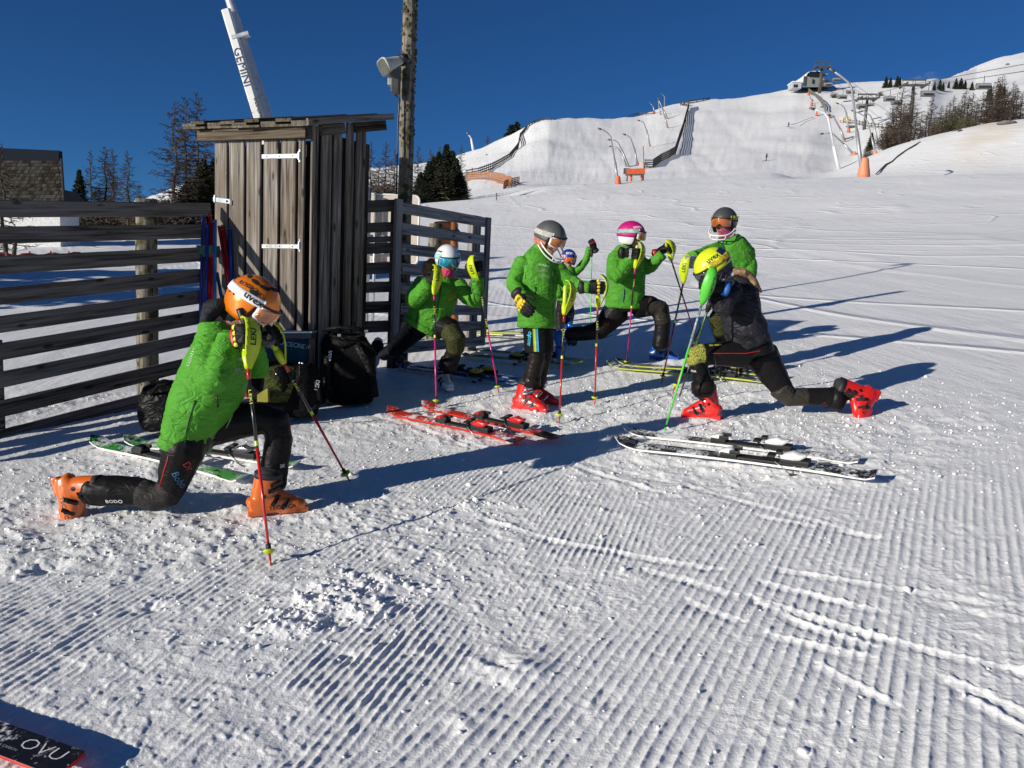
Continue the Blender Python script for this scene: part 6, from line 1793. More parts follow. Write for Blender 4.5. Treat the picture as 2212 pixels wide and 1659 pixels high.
SHORTS = cloth('black shorts', (.006, .006, .007), .7)
NAVYG = cloth('dark grey lining', (.022, .024, .028), .7)
HAIR = mat('fair hair', (.20, .115, .055), .55, var=.35, scale=40, bump=.004, bscale=90)
G_BLACK = cloth('black glove leather', (.014, .014, .014), .5)
G_RED = mat('red glove panel', (.45, .02, .02), .45)
G_YEL = mat('yellow glove panel', (.62, .45, .02), .5)
def lens(name, c, rough=.06):
    m = mat(name, c, rough, 0.0, .5, 12, coat=1.0, rv=.02)
    m.node_tree.nodes['Principled BSDF'].inputs['Specular IOR Level'].default_value = .8
    return m
def shiny(name, c, rough=.25, metal=0.0): return mat(name, c, rough, metal, .05, 6, coat=.6, rv=.06)

class Fig:
    def __init__(s, cf, Y, label, name='person'):
        s.c, s.Y, s.k = cf, Y, cf.k
        s.g = None; s.label = label
        s.root = None; s.seed = len(bpy.data.objects) % 91
    def p(s, x, y, dY=0.0): return P(*s.c(x, y), s.Y + dY)
    def m(s, px): return px * s.k * s.Y / FP
    def start(s, x, y):
        b = s.p(x, y); s.root = thing('person', s.label, 'person', (b.x, b.y, zf(b.x, b.y)), 'ski team warming up beside the hut'); return s.root
    def torso(s, mb, st, k=1.0, n=20):
        """stations (x, y, dY, half width in picture units, half depth in metres)"""
        L = [(s.p(x, y, d), s.m(w_) * k, dp * k) for x, y, d, w_, dp in st]
        # cross-section lies across the body axis, wide in the picture plane
        t = (L[-1][0] - L[0][0]).normalized(); v = Vector((0, 1, 0)); sd = t.cross(v).normalized()
        return mb.loft(L, n, side=sd, sq=.86)
    def limb(s, mb, st, k=1.0, add=0.0, n=14):
        return mb.loft([(s.p(x, y, d), s.m(w_) * k + add, s.m(w_) * k + add) for x, y, d, w_ in st], n, rnd_caps=True)
    def body(s, torso, arms, legs, head_c, hf, hu, hs=1.0):
        """one continuous figure: head with a face, neck, trunk, arms and legs"""
        mb = MB()
        s.torso(mb, torso, .78)
        for a in arms: s.limb(mb, a, .62)
        for l in legs: s.limb(mb, l, .72)
        M = basis(head_c, hf, hu) @ Matrix.Scale(hs, 4)
        f = lambda x, y, z: M @ Vector((x, y, z))
        ax = (M.to_3x3() @ Vector((1, 0, 0)), M.to_3x3() @ Vector((0, 1, 0)), M.to_3x3() @ Vector((0, 0, 1)))
        mb.ball(f(-.005, 0, .005), .100, .078, .105, axes=ax, nu=18, nv=12)
        mb.ball(f(.022, 0, -.06), .066, .060, .066, axes=ax, nu=16, nv=10)      # jaw
        mb.ball(f(.06, 0, -.095), .026, .026, .022, axes=ax)                      # chin
        mb.loft([(f(.088, 0, .005), .010, .010), (f(.104, 0, -.03), .0135, .0145), (f(.100, 0, -.043), .016, .010)], 10, rnd_caps=True)   # nose
        mb.ball(f(.082, 0, -.066), .013, .024, .0085, axes=ax)                    # lips
        for q in (-1, 1):
            mb.ball(f(.0, q * .079, -.01), .017, .009, .028, axes=ax)            # ears
            mb.ball(f(.055, q * .04, -.045), .028, .024, .028, axes=ax)          # cheeks
        nk = s.p(*torso[-1][:3])
        mb.loft([(f(-.02, 0, -.06), .05, .055), (f(-.03, 0, -.12), .05, .055), (nk, .06, .06)], 12)
        mb.ball(f(-.03, 0, -.13), .052, .055, .05, axes=ax)
        me = voxel(mb, .009, 2, 'body')
        o = link('body', me, SKIN, s.root)
        MB().loft([(f(.093, -.02, -.062), .003, .003), (f(.099, 0, -.060), .005, .004), (f(.093, .02, -.062), .003, .003)], 8).loft([(f(.091, -.017, -.070), .003, .003), (f(.097, 0, -.072), .006, .005), (f(.091, .017, -.070), .003, .003)], 8).obj('mouth', LIPS, o, True)
        return o
    def jacket(s, torso, arms, m, extra=None, amp=.010, hem=True, vox=.0105):
        mb = MB(); s.torso(mb, torso, 1.0, 24)
        for a in arms:                                  # shoulder caps belong to the body of the jacket
            s.limb(mb, [a[0], tuple(u * .75 + v * .25 for u, v in zip(a[0], a[1]))], .96, 0, 16)
        if extra: extra(mb)
        me = voxel(mb, vox, 5, 'jacket', .5)
        wrinkle(me, amp, 7.5, s.seed, amp * .35, 26)
        j = link('jacket', me, m, s.root)
        s.jb = bvh_of(j); s.j = j
        for a in arms:
            mb = MB()
            n_ = len(a); st = []                       # cloth gathers in rings along the sleeve
            for i in range(n_ - 1):
                for k in range(5):
                    q = [u + (v - u) * k / 5 for u, v in zip(a[i], a[i + 1])]
                    q[3] *= 1.03 - .085 * abs(math.sin((i * 5 + k) * 1.9 + s.seed)) * (1 if 0 < i + k / 5 < 3.4 else .4) ; st.append(tuple(q))
            st.append(a[-1]); s.limb(mb, st, 1.0, 0, 16)
            me = voxel(mb, vox * .85, 3, 'sleeve', .5); wrinkle(me, amp * .75, 10, s.seed + 4, amp * .3, 30)
            link('sleeve', me, m, j)
        if hem:
            a, b = torso[0], torso[1]
            c = s.p(*a[:3]); d = (c - s.p(*b[:3])).normalized()
            sd = d.cross(Vector((0, 1, 0))).normalized()
            MB().loft([(c + d * .018 - d * .06, s.m(a[3]) * 1.02, a[4] * 1.02), (c + d * .018 - d * .03, s.m(a[3]) * 1.05, a[4] * 1.05), (c + d * .018, s.m(a[3]) * 1.06, a[4] * 1.06)], 24, side=sd, sq=.86).obj('hem', m, j, True)
        for a in arms:
            c = s.p(*a[-1][:3]); d = (c - s.p(*a[-2][:3])).normalized(); w_ = s.m(a[-1][3])
            MB().loft([(c - d * .01, w_ * 1.06, w_ * 1.06), (c + d * .03, w_ * 1.02, w_ * 1.02)], 14).obj('cuff', m, j, True)
        return j
    def trousers(s, pelvis, legs, m, amp=.004, name='trousers', add=.004, vox=.0095):
        mb = MB(); s.torso(mb, pelvis, 1.0)
        for l in legs: s.limb(mb, l, 1.0, add, 16)
        me = voxel(mb, vox, 4, name); wrinkle(me, amp, 13, s.seed + 3, amp * .3, 30)
        t = link(name, me, m, s.root); s.tb = bvh_of(t); s.t = t
        return t
    def zipline(s, pts, m, par, w_=.004, name='zip', bvh=None):
        W_ = [s.p(*q) for q in pts]; b = bvh or s.jb; out = []
        for q in W_:
            d = q.normalized(); h = b.ray_cast(q - d * .6, d, 1.2)
            out.append(h[0] - d * .003 if h[0] else q)
        return MB().tube(out, w_, 5).obj(name, m, par, True)
    def word(s, txt, x, y, size, m, par, rot=0.0, bvh=None, bold=.01):
        """print on the cloth where the line of sight through (x, y) meets it"""
        b = bvh or s.jb; q = s.p(x, y); d = q.normalized()
        h = b.ray_cast(q - d * .7, d, 1.4)
        if not h[0]: return None
        r_ = Vector((1, 0, 0)); u_ = Vector((0, 0, 1)); n = h[1] if h[1].dot(d) < 0 else -h[1]
        n = (n + Vector((0, -.6, 0))).normalized()
        r_ = (r_ - n * r_.dot(n)).normalized(); u_ = n.cross(r_)
        r2 = r_ * math.cos(rot) + u_ * math.sin(rot); u2 = -r_ * math.sin(rot) + u_ * math.cos(rot)
        return decal(txt, h[0], r2, u2, size, m, par, b, bold)
    def sleeve_cuff(s, leg_end, m, k=1.08, ln=.08):
        (x0, y0, d0, w0), (x1, y1, d1, w1) = leg_end
        a, b = s.p(x0, y0, d0), s.p(x1, y1, d1); t = (b - a).normalized()
        MB().loft([(b - t * ln, s.m(w0) * k, s.m(w0) * k), (b, s.m(w1) * k, s.m(w1) * k)], 14).obj('leg_cuff', m, s.t, True)
def flat(v): return Vector((v.x, v.y, 0)).normalized()

# 1 --- child with the orange helmet, lunging at the front left
F = Fig(c1, 4.05, 'child in an orange helmet and green jacket lunging at the front left with poles')
R = F.start(640, 1300)
T = [(790, 950, 0, 122, .165), (797, 925, 0, 124, .165), (820, 850, 0, 140, .17), (870, 740, 0, 165, .185), (925, 640, 0, 178, .19), (965, 530, 0, 165, .19), (965, 440, 0, 140, .17), (950, 350, 0, 95, .11), (945, 300, 0, 70, .09)]
A1 = [(930, 440, -.13, 84), (905, 540, -.25, 82), (912, 612, -.31, 74), (950, 615, -.33, 70), (985, 520, -.28, 66), (1015, 405, -.2, 58)]
A2 = [(1060, 470, .14, 75), (1150, 545, .2, 64), (1185, 565, .2, 56), (1175, 480, .15, 48), (1150, 410, .1, 42)]
L1_ = [(810, 870, -.06, 90), (778, 990, -.08, 106), (735, 1110, -.07, 88), (705, 1200, -.06, 70), (640, 1232, -.06, 68), (540, 1212, -.05, 74), (400, 1205, -.05, 82), (285, 1203, -.05, 78)]
L2_ = [(900, 860, .08, 112), (1060, 830, .12, 104), (1200, 815, .14, 88), (1272, 835, .14, 78), (1285, 930, .13, 72), (1266, 1060, .12, 74), (1245, 1165, .12, 82)]
hc = F.p(1150, 205)
hf = Vector((.80, -.22, -.52)); hu = Vector((.5, 0, .85))
F.body(T, [A1, A2], [L1_, L2_], hc, hf, hu)
PV = [(800, 960, 0, 118, .15), (830, 860, 0, 125, .15), (840, 800, 0, 115, .14)]
F.trousers(PV, [L1_, L2_], PBLACK)
def hood(mb):
    mb.loft([(F.p(905, 320, .02), .10, .12), (F.p(930, 265, .0), .085, .11), (F.p(960, 230, 0), .06, .09)], 14, rnd_caps=True)
j = F.jacket(T, [A1, A2], JGREEN)
mb = MB(); mb.loft([(F.p(915, 275, .02), .04, .09), (F.p(935, 235, .0), .055, .11), (F.p(985, 215, 0), .045, .09)], 16, side=Vector((1, 0, 0)), rnd_caps=True)
me = voxel(mb, .01, 2); wrinkle(me, .008, 9, 4); link('hood_lining', me, NAVYG, R)
MB().loft([(F.p(985, 300, 0), .05, .06), (F.p(1060, 255, 0), .055, .06)], 12, rnd_caps=True).obj('neck_gaiter', NAVYG, R, True)
F.zipline([(952, 700, -.2), (958, 728, -.2), (960, 757, -.2)], BLACK, j, .0045)
F.zipline([(1005, 870, -.2), (1040, 800, -.2)], mat('dark green trim', (.01, .06, .01), .6), j, .003, 'pocket_seam')
F.zipline([(785, 950, -.2), (790, 890, -.2), (812, 800, -.2), (840, 720, -.2)], mat('dark green trim', (.01, .06, .01), .6), j, .0035, 'seam')
F.word('Sport', 1072, 498, .035, PRINT_W, j, .1); F.word('LARIX', 1072, 560, .035, mat('pale print', (.3, .4, .25), .6), j, .05); F.word('team', 815, 490, .05, mat('pale print', (.3, .4, .25), .6), j, 1.2)
t_ = F.t
F.zipline([(700, 955, -.3), (690, 1040, -.3), (668, 1110, -.3), (645, 1190, -.3)], mat('red piping', (.5, .015, .01), .5), t_, .003, 'piping', F.tb)
F.word('Dr', 800, 1075, .052, mat('red print', (.42, .02, .02), .6), t_, -1.15, F.tb, .0); F.word('Bobo', 752, 1150, .052, mat('blue print', (.02, .12, .26), .6), t_, -1.25, F.tb, .0)
F.word('SK', 1306, 1073, .028, PRINT_W, t_, 0, F.tb); F.word('BODO', 405, 1262, .03, PRINT_W, t_, .03, F.tb)
GREYP = cloth('grey knee panel', (.03, .027, .027), .6)
mb = MB(); F.limb(mb, [(715, 1170, -.062, 72), (690, 1222, -.062, 71), (630, 1238, -.062, 70), (560, 1218, -.055, 73)], 1.0, .0075)
link('knee_panel', voxel(mb, .01, 2), GREYP, t_)
ORBOOT = shiny('orange boot shell', (.66, .13, .008), .3)
hl, to = G(*c1(1205, 1334)), G(*c1(1450, 1308))
boot(R, hl + UP * .005, to - hl, F.p(1262, 1060, .12) - F.p(1235, 1330, .12), ORBOOT, .97, 'TECNICA', PRINT_K, logo=False)
hl, to = F.p(100, 1218, -.06), F.p(155, 1440, -.1)
boot(R, hl, to - hl, Vector((1, 0, .05)), ORBOOT, 1.0, 'TECNICA', PRINT_K, logo=False)
tp = F.p(1095, 335, -.2); ti = G(*c1(1243, 1605))
ski_pole(tp, ti, 'red and black ski pole planted nearest the camera, below the orange helmet', C_RED, Vector((.75, -.55, 0)), NEONY, 'LEKI', CARBON, .42)
ax = (ti - tp).normalized()
glove(R, tp + ax * .05, -ax, Vector((-.35, .15, -.9)), G_BLACK, mat('black cuff', (.015, .015, .015), .6), G_RED, mat('yellow trim', (.6, .65, .03), .5), 'grip', True, 1.1, 'LEKI', PRINT_Y)
tp2 = F.p(1215, 345, .12); ti2 = G(*c1(1668, 1158))
ski_pole(tp2, ti2, 'red and black ski pole slanting right from behind the orange helmet', C_RED, Vector((.9, .3, 0)), NEONY, 'LEKI', CARBON, .42)
glove(R, tp2 + (ti2 - tp2).normalized() * .05, -(ti2 - tp2), Vector((-.3, .1, -.9)), G_BLACK, RUBBER, G_RED, None, 'grip', False, 1.1)
OHM = mat('orange helmet', (.80, .20, .004), .25, .25, .06, 6, coat=.6)
STRAPW = mat('white strap', (.75, .74, .76), .7)
H, M = helmet(R, hc + Vector((0, 0, .015)), hf, hu, OHM, None, STRAPW, mat('white frame', (.75, .75, .75), .4), lens('orange lens', (.5, .16, .03)), (BLACK, 'pad'), 1.07, 'ROSSIGNOL', PRINT_K, 1, 'uvex', PRINT_K, .0, 1.45, True, None, .03)

# 2 --- girl with the white helmet
F = Fig(c2, 7.2, 'girl in a white helmet with turquoise goggles lunging in front of the fence corner')
R = F.start(420, 1360)
T = [(345, 905, 0, 140, .15), (385, 830, 0, 148, .155), (430, 740, 0, 140, .16), (455, 660, 0, 145, .165), (470, 600, 0, 150, .155), (490, 550, 0, 105, .12), (505, 510, 0, 60, .08)]
A1 = [(350, 590, -.02, 68), (300, 680, -.12, 72), (285, 705, -.14, 66), (335, 660, -.22, 60), (380, 600, -.28, 50)]
A2 = [(600, 605, 0, 62), (670, 680, -.05, 60), (730, 708, -.1, 54), (740, 640, -.15, 48), (738, 560, -.18, 42)]
L1_ = [(460, 890, -.02, 88), (550, 915, -.14, 72), (580, 975, -.2, 66), (568, 1080, -.16, 54), (525, 1185, -.12, 62)]
L2_ = [(310, 900, .05, 82), (230, 975, .2, 70), (150, 1055, .35, 58), (70, 1095, .7, 45)]
hc = F.p(522, 420, -.02); hf = Vector((.30, -.9, -.18)); hu = Vector((0, -.1, 1))
F.body(T, [A1, A2], [L1_, L2_], hc, hf, hu)
F.trousers([(365, 930, 0, 120, .13), (380, 860, 0, 130, .14)], [L1_, L2_], PBLACK)
mb = MB(); F.limb(mb, [(545, 935, -.16, 70), (585, 985, -.215, 66), (578, 1060, -.175, 57)], 1, .008)
link('knee_panel', voxel(mb, .01, 2), cloth('patterned knee', (.025, .022, .02), .6, weave=((.05, .055, .012), 95)), F.t)
F.sleeve_cuff(((550, 1120, -.14, 60), (518, 1195, -.12, 64)), PBROWN, 1.12, .09)
j = F.jacket(T, [A1, A2], JGREEN)
F.zipline([(478, 600, -.3), (465, 700, -.3), (440, 800, -.3)], BLACK, j, .005)
F.zipline([(300, 870, -.3), (312, 800, -.3)], BLACK, j, .004); F.word('ski', 560, 652, .05, mat('red print', (.42, .02, .02), .6), j); F.word('team', 555, 690, .04, mat('orange print', (.6, .2, .05), .6), j, .4)
mb = MB(); mb.loft([(F.p(508, 555, -.01), .07, .08), (F.p(517, 530, -.03), .064, .074), (F.p(521, 500, -.05), .062, .072)], 14, rnd_caps=True)
link('neck_gaiter', voxel(mb, .009, 2), cloth('pink gaiter', (.50, .05, .13), .8), R)
mb = MB(); mb.loft([(F.p(420, 440, .06), .05, .05), (F.p(385, 470, .02), .06, .06), (F.p(365, 510, -.02), .035, .035)], 10, rnd_caps=True)
me = voxel(mb, .007, 1); wrinkle(me, .007, 30, 2); link('hair', me, HAIR, R)
WBOOT = shiny('white boot shell', (.70, .71, .70), .35)
hl = G(*c2(490, 1335)); boot(R, hl, Vector((.38, -.92, .03)), Vector((-.02, .05, 1)), WBOOT, 1.0, None, PRINT_K, logo=False)
hl = F.p(20, 1080, 1.0); hl.z = zf(hl.x, hl.y) + .24; boot(R, hl, Vector((-.1, -.25, -.9)), Vector((.2, -.95, .25)), WBOOT, 1.0, None, logo=False)
tp = F.p(425, 500, -.32); ti = G(*c2(443, 1478))
ski_pole(tp, ti, 'pink and black ski pole upright, left of the pair with the white helmet', C_PINK, Vector((.55, -.8, 0)), NEONY, 'LEKI', CARBON, .40)
ax = (ti - tp).normalized(); glove(R, tp + ax * .05, -ax, Vector((-.3, .25, -.75)), G_BLACK, mat('black cuff', (.015, .015, .015), .6), G_RED, mat('yellow trim', (.6, .65, .03), .5), 'grip', False, 1.0)
tp = F.p(722, 425, -.2); ti = G(*c2(890, 1372))
ski_pole(tp, ti, 'pink and black ski pole slanting right, right of the pair with the white helmet', C_PINK, Vector((-.6, -.8, 0)), NEONY, 'LEKI', CARBON, .44)
ax = (ti - tp).normalized(); glove(R, tp + ax * .05 + Vector((.02, .02, 0)), -ax, Vector((.05, .2, -.9)), G_BLACK, RUBBER, G_RED, None, 'grip', True, 1.0)
helmet(R, hc + Vector((0, 0, .012)), hf, hu, shiny('white helmet', (.78, .78, .78), .2), mat('pale teal pad', (.32, .45, .43), .7), mat('teal strap', (.28, .5, .5), .7), mat('turquoise frame', (.12, .48, .55), .4), lens('turquoise lens', (.01, .22, .34)), None, 1.05, 'ATOMIC', PRINT_K, 0, None, wpos=1.1, wsize=.026)

# 3 --- standing child with the grey helmet
F = Fig(c3, 6.4, 'child standing upright in a grey helmet, black shorts and red boots, looking down')
R = F.start(340, 1540)
T = [(345, 885, 0, 138, .16), (348, 780, 0, 142, .165), (345, 650, 0, 152, .17), (345, 540, 0, 155, .17), (352, 455, 0, 145, .16), (370, 380, 0, 115, .13), (392, 325, 0, 78, .09), (405, 290, 0, 60, .08)]
A1 = [(245, 425, -.05, 70), (182, 545, -.1, 60), (176, 590, -.12, 56), (208, 632, -.2, 49), (245, 668, -.26, 42)]
A2 = [(490, 465, 0, 68), (585, 565, -.02, 62), (655, 592, -.06, 52), (725, 602, -.1, 42)]
L1_ = [(345, 960, -.05, 70), (352, 1060, -.06, 60), (345, 1140, -.06, 54), (318, 1250, -.04, 58), (302, 1335, -.02, 64)]
L2_ = [(405, 960, .1, 62), (415, 1060, .12, 54), (405, 1150, .13, 46), (375, 1250, .15, 48), (352, 1335, .16, 52)]
hc = F.p(445, 235, -.04); hf = Vector((.66, -.62, -.34)); hu = Vector((.2, -.2, .95))
F.body(T, [A1, A2], [L1_, L2_], hc, hf, hu)
F.trousers([(350, 960, 0, 95, .12), (350, 880, 0, 100, .13)], [L1_, L2_], PBROWN)
F.sleeve_cuff(((315, 1250, -.04, 60), (303, 1335, -.02, 66)), PBROWN, 1.1, .09)
F.word('AND', 272, 1305, .03, PRINT_W, F.t, 0, F.tb)
mb = MB(); F.torso(mb, [(362, 1085, .02, 108, .17), (360, 980, .02, 112, .165), (355, 890, 0, 112, .155), (352, 840, 0, 108, .15)])
me = voxel(mb, .0095, 3); wrinkle(me, .005, 8, 8); sh = link('shorts', me, SHORTS, R); sb = bvh_of(sh)
for x0, m_, w_ in ((330, mat('lime stripe', (.42, .55, .02), .6), .010), (345, mat('pale stripe', (.62, .6, .5), .6), .004), (352, mat('blue stripe', (.02, .32, .55), .6), .008)):
    pts = [F.p(x0 - 6 + t * 10, 890 + t * 195) for t in (0, .2, .4, .6, .8, 1)]
    out = []
    for q in pts:
        d = q.normalized(); h = sb.ray_cast(q - d * .6, d, 1.2); out.append(h[0] - d * .003 if h[0] else q)
    MB().strip([q - Vector((w_, 0, 0)) for q in out], [q + Vector((w_, 0, 0)) for q in out], .003).obj('stripe', m_, sh)
F.word('ando', 288, 985, .06, mat('cyan print', (.02, .35, .5), .6), sh, 1.57, sb, .02)
j = F.jacket(T, [A1, A2], JGREEN)
F.zipline([(455, 400, -.3), (468, 500, -.3), (470, 650, -.3), (470, 880, -.3)], mat('dark green trim', (.01, .06, .01), .6), j, .004)
F.zipline([(336, 600, -.3), (338, 660, -.3)], BLACK, j, .005); F.zipline([(215, 860, -.3), (345, 872, -.3), (470, 858, -.3)], mat('dark green trim', (.01, .06, .01), .6), j, .003, 'seam'); F.zipline([(300, 330, -.3), (270, 430, -.3), (262, 540, -.3)], mat('dark green trim', (.01, .06, .01), .6), j, .003, 'seam'); F.zipline([(482, 470, -.3), (485, 520, -.3)], BLACK, j, .004)
pale = mat('pale print', (.3, .4, .25), .6)
F.word('US-INFO', 398, 440, .022, PRINT_W, j, -.12); F.word('Sports', 393, 478, .032, pale, j, .1); F.word('LARIX', 408, 520, .034, pale, j, -.1)
RBOOT = shiny('red boot shell', (.62, .016, .012), .28)
hl, to = G(*c3(235, 1520)), G(*c3(478, 1545))
boot(R, hl, to - hl, Vector((.12, .02, 1)), RBOOT, 1.02, 'ATOMIC', PRINT_K, buck=BUCKS)
boot(R, hl + Vector((.10, .24, .015)), (to - hl) + Vector((.0, .05, 0)), Vector((.1, .02, 1)), RBOOT, 1.02, 'ATOMIC', PRINT_K, buck=BUCKS)
tp = F.p(560, 605, -.3); ti = G(*c3(514, 1622)); 
ski_pole(tp, ti, 'red and black ski pole standing upright, its guard beside the black shorts', C_RED, Vector((.8, -.6, 0)), NEONY, 'LEKI', CARBON, .42)
tp = F.p(808, 560, -.12); ti = G(*c3(780, 1482))
ski_pole(tp, ti, 'red and black ski pole held in the outstretched hand of the child in shorts', C_RED, Vector((.95, -.3, 0)), NEONY, 'LEKI', CARBON, .40)
ax = (ti - tp).normalized(); glove(R, tp + ax * .05, -ax, Vector((-.95, .1, .05)), G_BLACK, RUBBER, None, G_YEL, 'grip', True, 1.02)
glove(R, F.p(268, 740, -.33), Vector((.3, -.35, .6)), Vector((-.25, .3, .8)), G_BLACK, RUBBER, G_YEL, G_YEL, 'open', True, 1.05, 'LEVEL', PRINT_K)
helmet(R, hc + Vector((0, 0, .012)), hf, hu, mat('matt grey helmet', (.085, .087, .085), .45), mat('orange pattern pad', (.5, .16, .10), .7, var=.5, scale=60), mat('grey strap', (.42, .41, .37), .8, var=.35, scale=60), mat('white frame', (.68, .66, .6), .4), lens('amber lens', (.34, .09, .012)), (WHITE, 'bar'), 1.02, None)

# 4 --- small child with the blue helmet, behind
F = Fig(c3, 11.3, 'small child in a blue helmet behind the standing one, arm raised on a pole')
R = F.start(560, 950)
T = [(555, 700, 0, 60, .14), (570, 610, 0, 66, .15), (580, 530, 0, 66, .15), (583, 480, 0, 48, .11), (585, 450, 0, 36, .08)]
A1 = [(625, 500, 0, 32), (675, 455, -.02, 30), (718, 395, -.05, 27), (738, 320, -.08, 22)]
A2 = [(525, 510, 0, 32), (505, 590, -.05, 30), (512, 660, -.15, 26)]
L1_ = [(540, 720, -.02, 42), (525, 810, -.1, 38), (528, 900, -.1, 36), (528, 950, -.1, 36)]
L2_ = [(580, 720, .05, 42), (592, 800, .1, 38), (575, 890, .1, 35), (570, 950, .1, 35)]
hc = F.p(585, 385, -.03); hf = Vector((.1, -1, -.15)); hu = Vector((0, -.1, 1))
F.body(T, [A1, A2], [L1_, L2_], hc, hf, hu)
F.trousers([(558, 740, 0, 60, .13), (558, 680, 0, 62, .13)], [L1_, L2_], PBROWN)
j = F.jacket(T, [A1, A2], JGREEN)
F.word('ski', 600, 505, .05, PRINT_W, j); F.zipline([(585, 480, -.3), (575, 680, -.3)], BLACK, j, .005)
BBOOT = shiny('blue boot shell', (.012, .10, .42), .28)
for x_ in (528, 572):
    hl = F.p(x_, 960, .05); hl.z = zf(hl.x, hl.y); boot(R, hl, Vector((.15, -1, 0)), UP, BBOOT, .95, None)
tp = F.p(758, 262, -.12); ti = G(*c3(748, 905))
ski_pole(tp, ti, 'green ski pole with black grip under the raised hand beside the blue helmet', C_GREEN, None, RUBBER, None, C_GREEN, .3, None, RUBBER)
ax = (ti - tp).normalized(); glove(R, tp + ax * .02, Vector((.86, 0, .5)), Vector((-.5, .1, -.86)), G_BLACK, RUBBER, None, G_RED, 'grip', False, .95)
helmet(R, hc, hf, hu, shiny('blue helmet', (.015, .04, .30), .25), None, mat('pink strap', (.55, .2, .3), .7), mat('pink frame', (.55, .22, .3), .4), lens('orange mirror lens', (.55, .10, .01)), None, 1.02, 'SKI', PRINT_W, 0, None, wpos=.25, wsize=.05)

# 5 --- child with the pink helmet
F = Fig(c4, 8.2, 'child in a pink helmet and green jacket lunging to the right with bent arms')
R = F.start(300, 1040)
T = [(200, 690, 0, 122, .15), (207, 600, 0, 127, .155), (212, 500, 0, 126, .16), (210, 410, 0, 118, .15), (210, 350, 0, 100, .13), (222, 300, 0, 62, .085)]
A1 = [(150, 375, -.14, 58), (140, 450, -.24, 58), (152, 485, -.27, 54), (195, 445, -.27, 48), (232, 390, -.27, 40)]
A2 = [(295, 390, .1, 52), (340, 440, .1, 48), (375, 428, .08, 44), (415, 385, .05, 38), (440, 360, .03, 34)]
L1_ = [(290, 690, .0, 75), (380, 688, -.02, 64), (442, 712, -.02, 56), (455, 800, -.01, 50), (448, 880, 0, 50), (438, 950, 0, 52)]
L2_ = [(150, 720, 0, 88), (90, 790, 0, 72), (35, 848, 0, 58), (-60, 866, .02, 46), (-160, 872, .05, 46)]
hc = F.p(245, 222, -.02); hf = Vector((.93, -.34, -.06)); hu = Vector((.05, -.08, 1))
F.body(T, [A1, A2], [L1_, L2_], hc, hf, hu)
F.trousers([(200, 720, 0, 115, .14), (205, 640, 0, 115, .14)], [L1_, L2_], PBLACK)
mb = MB(); F.limb(mb, [(355, 690, -.02, 68), (430, 705, -.02, 60), (455, 790, -.01, 52)], 1, .006); link('knee_panel', voxel(mb, .01, 2), cloth('glossy brown panel', (.04, .035, .028), .3), F.t)
F.word('ski', 85, 805, .05, mat('red print', (.42, .02, .02), .6), F.t, 0, F.tb)
j = F.jacket(T, [A1, A2], JGREEN)
F.zipline([(200, 575, -.3), (194, 660, -.3)], mat('blue zip', (.02, .14, .5), .5), j, .006)
F.zipline([(150, 330, -.3), (135, 420, -.3), (170, 500, -.3)], mat('dark green trim', (.01, .06, .01), .6), j, .003, 'seam')
F.zipline([(90, 600, -.3), (200, 612, -.3), (310, 590, -.3)], mat('dark green trim', (.01, .06, .01), .6), j, .003, 'seam')
F.zipline([(90, 680, -.3), (200, 690, -.3), (300, 660, -.3)], mat('dark green trim', (.01, .06, .01), .6), j, .003, 'seam')
hl, to = G(*c4(415, 1040)), G(*c4(562, 1043)); boot(R, hl, to - hl, Vector((.05, .03, 1)), BBOOT, 1.0, None, PRINT_W, logo=False)
hl = F.p(-262, 905, .08); to = F.p(-222, 1010, .02); boot(R, hl, Vector((.22, -.2, -.95)), Vector((.95, -.05, .22)), BBOOT, 1.0, None, PRINT_W)
tp = F.p(285, 300, -.34); ti = G(*c4(214, 1092))
ski_pole(tp, ti, 'pink ski pole held close to the face of the child in the pink helmet', C_PINK, Vector((.75, -.65, 0)), NEONY, 'LEKI', CARBON, .40)
ax = (ti - tp).normalized(); glove(R, tp + ax * .06 + Vector((-.01, .02, 0)), -ax, Vector((-.75, .1, -.4)), G_BLACK, RUBBER, None, None, 'grip', True, 1.05, 'SHRED', PRINT_W)
tp = F.p(478, 285, .02); ti = G(*c4(692, 962))
ski_pole(tp, ti, 'pink ski pole slanting right behind the crossing crimson one', C_PINK, Vector((.8, -.6, 0)), NEONY, 'LEKI', CARBON, .42)
ax = (ti - tp).normalized(); glove(R, tp + ax * .06, -ax, Vector((-.85, .05, -.25)), G_BLACK, G_RED, None, None, 'grip', False, 1.05)
helmet(R, hc + Vector((0, 0, .012)), hf, hu, mat('pink helmet', (.48, .010, .16), .4), WHITE, mat('green grey strap', (.30, .40, .36), .7, var=.4, scale=25), mat('grey frame', (.5, .55, .55), .4), lens('amber lens', (.34, .09, .012)), None, 1.08, 'uvex', PRINT_W, 0, None, wpos=.75, wsize=.046)
MB().loft([(F.p(225, 290, 0), .06, .07), (F.p(250, 262, -.01), .062, .068)], 14, rnd_caps=True).obj('neck_gaiter', NAVYG, R, True)

